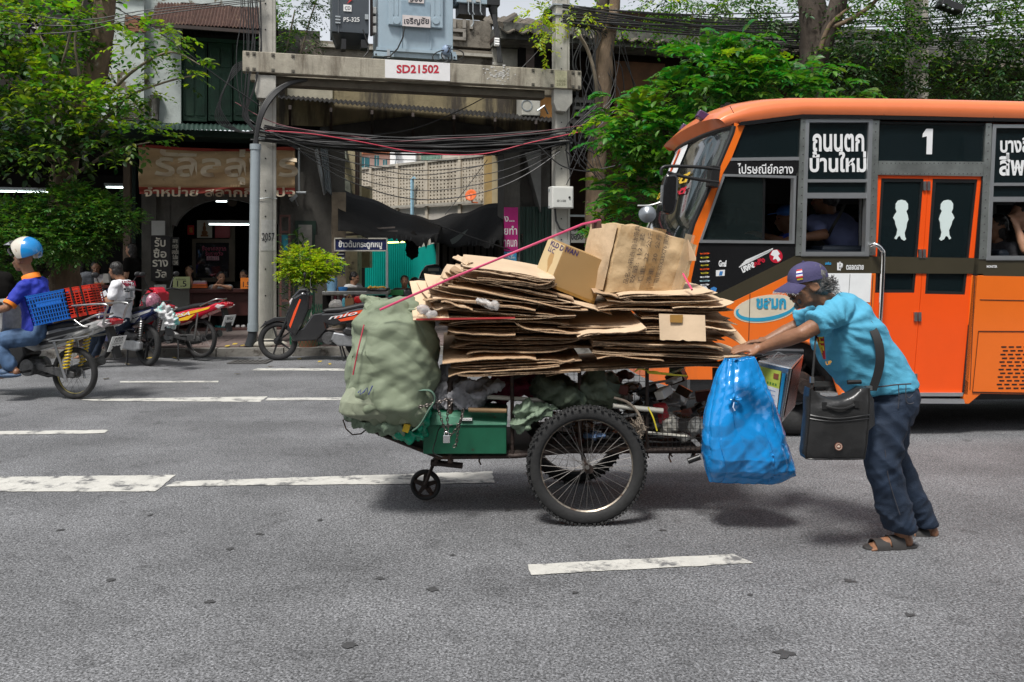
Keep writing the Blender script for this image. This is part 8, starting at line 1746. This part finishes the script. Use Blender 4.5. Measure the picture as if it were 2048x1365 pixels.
def crate(name,label,Q,dep,m,m2,nx,ny,solid=None):
 q=[P(*p)for p in Q];root=thing(name,label,'crate',q[3],'plastic crates on the motorcycle rack');d=V(dep);f=lambda s,t:q[0].lerp(q[1],s).lerp(q[3].lerp(q[2],s),t)
 for side,off in(('front_lattice',V((0,0,0))),('rear_lattice',d)):
  mb=MB()
  for j in range(ny+1):mb.bar(f(0,j/ny)+off,f(1,j/ny)+off,.012,.009)
  for i in range(nx+1):mb.bar(f(i/nx,0)+off,f(i/nx,1)+off,.010,.008)
  make(side,mb,m,root,kind='stuff')
 for s in(0,1):
  mb=MB()
  for j in range(ny+1):mb.bar(f(s,j/ny),f(s,j/ny)+d,.012,.009)
  for i in range(4):mb.bar(f(s,0)+d*i/3,f(s,1)+d*i/3,.01,.008)
  make('end_lattice',mb,m,root,kind='stuff')
 mb=MB();mb.prism([f(0,.97),f(1,.97),f(1,.97)+d,f(0,.97)+d],(0,0,.006));make('base',mb,m,root)
 for(a,b_,c,e)in solid or[]:mb=MB();mb.prism([f(a,c)-d*.01,f(b_,c)-d*.01,f(b_,e)-d*.01,f(a,e)-d*.01],d*.02);make('solid_panel',mb,m,root)
 mb=MB();mb.prism([f(.03,.12)+d*.1,f(.97,.12)+d*.1,f(.97,.95)+d*.1,f(.03,.95)+d*.1],d*.8);make('load',mb,m2,root,bevel=.01)
 return root,f
dv=V((-.06,.33,.0))
crate('plastic_crate','blue plastic crate of bottles tied on the motorcycle rack',[(50,594,8.62),(128,579,8.8),(142,636,8.8),(68,652,8.62)],dv,M('blue crate',(.01,.13,.50),.4),M('dark bottles',(.05,.08,.14),.3,var=.8,vs=30),14,7,[(0.02,.98,.02,.07),(.22,.86,.24,.46)])
rc,rf=crate('plastic_crate','red plastic crate beside the blue one on the motorcycle rack',[(129,578,8.8),(181,570,8.92),(195,626,8.92),(142,636,8.8)],dv,M('red crate',(.62,.035,.015),.4),M('dark red load',(.12,.01,.01),.6),6,11,[(.02,.98,.02,.08),(.02,.98,.9,.98)])
for s in(.25,.62):mb=MB();mb.bar(rf(s,-.02)-V((0,.01,0)),rf(s+.04,1.02)-V((0,.01,0)),.03,.01);make('elastic_strap',mb,web,rc)
# ---- rider
rb=M('royal blue polo',(.012,.028,.34),.75,var=.12,bump=.1,bs=100);oc=M('orange trim',(.85,.22,.01),.7);dn=M('faded denim',(.05,.10,.19),.8,var=.35,vs=6,bump=.2,bs=150)
Jr=dict(head=P(46,521,9),hf=(-1,.12,-.05),hu=(0,0,1),neck=P(62,556,9),chest=P(70,590,9),waist=P(72,632,9),pel=P(76,664,9),shL=P(46,576,8.84),shR=P(82,566,9.12),elL=P(14,616,8.72),elR=P(10,612,9.3),wrL=P(-34,628,8.85),wrR=P(-34,624,9.3),hdL=((-1,.1,.1),(0,0,1),1,.8),hdR=((-1,0,0),(0,0,1),1,.8),hipL=P(66,672,8.92),hipR=P(70,672,9.1),knL=P(-18,684,8.78),knR=P(-20,684,9.2),anL=P(28,738,8.8),anR=P(20,738,9.2),toeL=(-1,.1,-.25),toeR=(-1,0,-.2))
rp_,_=person('person','motorcyclist in a royal blue polo with orange trim and a blue and white helmet',Jr,skin_m,rb,dn,None,.009,wr=.014,sleeve=.62,pantcut=.85)
helmet(P(52,503,9),(-1,.12,-.05),.158,M('cream helmet',(.58,.54,.46),.3,var=.05,coat=.4,dirt=(.25,.12,.06),ds=9,dt=.62,dw=.03),M('azure helmet',(.01,.22,.55),.25,coat=.5),'cream and azure open helmet with raised visor worn by the motorcyclist')
for k,m_ in(('L',M('blue slipper',(.05,.09,.16),.6)),('R',M('blue slipper',(0,0,0)))):
 a=V(Jr['an'+k]);mb=MB();mb.ell(a+V((-.07,0,-.065)),(.15,.055,.03),14,8);mb.ell(a+V((-.10,0,-.035)),(.07,.056,.04),12,8);make('slipper',mb,m_,rp_,smooth=180)
mb=MB();nk=V(Jr['neck']);mb.lathe(nk+Z*.01,V((-.35,0,1)),[(.072,-.02),(.092,-.03),(.088,.022),(.072,.03)],24);make('collar',mb,oc,rp_,smooth=60)
for k in('L','R'):a,b_=V(Jr['sh'+k]),V(Jr['el'+k]);e=a.lerp(b_,.74);mb=MB();mb.tube([e,e+(b_-a).normalized()*.035],.069,18);make('cuff',mb,oc,rp_,smooth=60)
# ---- man in the white polo
wp_=M('white polo',(.66,.66,.68),.8,var=.06,bump=.1,bs=100)
Jw=dict(head=P(231,541,11.6),hf=(-.85,.5,-.1),hu=(0,0,1),neck=P(243,562,11.6),chest=P(246,585,11.6),waist=P(243,620,11.62),pel=P(240,642,11.65),shL=P(230,572,11.42),shR=P(258,570,11.78),elL=P(220,608,11.35),elR=P(262,608,11.9),wrL=P(210,594,11.6),wrR=P(225,605,11.9),hdL=((-.8,.3,.4),(-.4,-.5,.6),1,.5),hdR=((-1,0,0),(0,0,1),1,.5),hipL=P(232,648,11.5),hipR=P(248,646,11.8),knL=P(196,655,11.45),knR=P(205,655,11.95),anL=P(172,706,11.5),anR=P(190,706,12),toeL=(-1,.3,-.1),toeR=(-1,.3,-.1))
pw_,_=person('person','man in a white polo with a pistol print sitting on the blue scooter',Jw,skin_m,wp_,jeans,hair_b,.011,wr=.014,sleeve=.6)
shw=[c for c in pw_.children if c.name.startswith('shirt')][0];WFr=Fr(250,11.4,12)
for wd,bx,m_,bo in(('BERETTA',(243,562,272,573),M('maroon print',(.25,.015,.04),.7),.03),('92FS\nMADE IN ITALY\nPIETRO',(243,597,262,610),ink,.02)):o_=txt(WFr,wd,bx,m_,pw_,0,bo,th=0);stick(o_,shw)
mb=MB();mb.grid(lambda s,t:WFr.w(242+28*s,577+(4+1.5*(s>.55))*t,0),10,2);mb.grid(lambda s,t:WFr.w(259+6*s+t*1.5,581+14*t,0),3,4);mb.grid(lambda s,t:WFr.w(244+10*s,583+2*t,0),3,1);o_=make('pistol_print',mb,M('grey print',(.06,.065,.07),.7),pw_);stick(o_,shw)
mb=MB();mb.box(P(206,590,11.5),(.07,.02,.12),Matrix.Rotation(1.0,3,'Y'));make('phone',mb,M('white phone',(.6,.62,.65),.3),label='white phone held by the man in the white polo',cat='phone',bevel=.004)
# ---- people in the shops
bust('person','woman behind the pale yellow card covering her mouth with her hand',378,543,16.6,darkroom,skin_l,hair_b,(0,-1,0),1.0,.014,armL=((386,575,16.4),(379,552,16.4)),hl=True)
strp=M('striped top',(.3,.3,.3),.8,var=.95,vs=1.2,aniso=(.01,.01,22))
bust('person','woman in a striped top leaning on the brown counter and looking right',442,556,16.4,strp,skin_l,hair_b,(.55,-.8,0),1.0,.014,armL=((460,576,16.1),(442,572,16.0)),armR=((430,576,16.2),(436,566,16.15)),hl=True,lean=(0,.1,0))
bust('person','woman peering over the orange 1.5 card at the counter',487,552,16.5,darkroom,skin_l,hair_b,(-.1,-1,-.1),.95,.014,hl=True)
bust('person','woman in a grey striped top seen from behind just right of the left trunk',157,528,15.2,M('grey stripes',(.12,.13,.15),.8,var=.5,vs=1.2,aniso=(.01,.01,30)),skin_m,hair_b,(-.2,1,0),1.1,.014,hl=True)
bust('person','woman in a white printed blouse seated at the table in the left shop',192,535,16.2,M('white print blouse',(.45,.42,.42),.8,var=.4,vs=18),skin_l,hair_b,(.4,-.8,-.3),1.05,.014,armL=((205,570,16),(192,568,15.9)),hl=True)
bust('person','person in black standing in the doorway behind the white polo man',262,500,15.8,darkroom,skin_l,hair_b,(-1,.1,0),1.05,.014,hl=True)
bust('person','cook in a white striped shirt bending over the food stall',709,556,16.8,M('white cook shirt',(.5,.5,.5),.8,var=.2),skin_l,hair_b,(.9,-.2,-.3),1.0,.014,turn=(.8,-.5,0),lean=(-.15,0,0))
bust('person','seated man in a black tee facing the road beside the food stall',809,563,16.6,blackm,skin_m,hair_b,(.1,-1,0),1.0,.014)
bust('person','dark haired customer behind the seated man near the parked car',827,566,17.4,darkroom,skin_m,hair_b,(-1,.2,0),1.0,.014)
mb=MB();mb.box(P(190,574,15.7)+V((0,.3,0)),(1.5,.7,.04));d=make('table',mb,brown,label='brown table in the left shop where the woman sits',cat='table')
mb=MB();mb.prism([P(205,566,15.4),P(218,566,15.4),P(216,548,15.4),P(207,548,15.4)],(0,.08,0));make('paper_bag',mb,M('white paper bag',(.5,.48,.45),.7),label='white printed paper bag on the table in the left shop',cat='bag')
mb=MB();c=P(812,520,17);mb.ell(P(824,492,17),(.13,.1,.30));me=fuse(mb,.02,1);folds(me,.05,7);put('dark_cloth',me,darkroom,smooth=180,label='ragged black cloth hanging from the tarpaulin edge above the car',cat='cloth')
mb=MB();mb.ell(P(-5,590,12),(.25,.2,.35));mb.ell(P(10,560,12),(.12,.1,.12));me=fuse(mb,.02,2);put('covered_scooter',me,darkroom,smooth=180,label='dark scooter shape at the left edge behind the motorcyclist',cat='scooter')
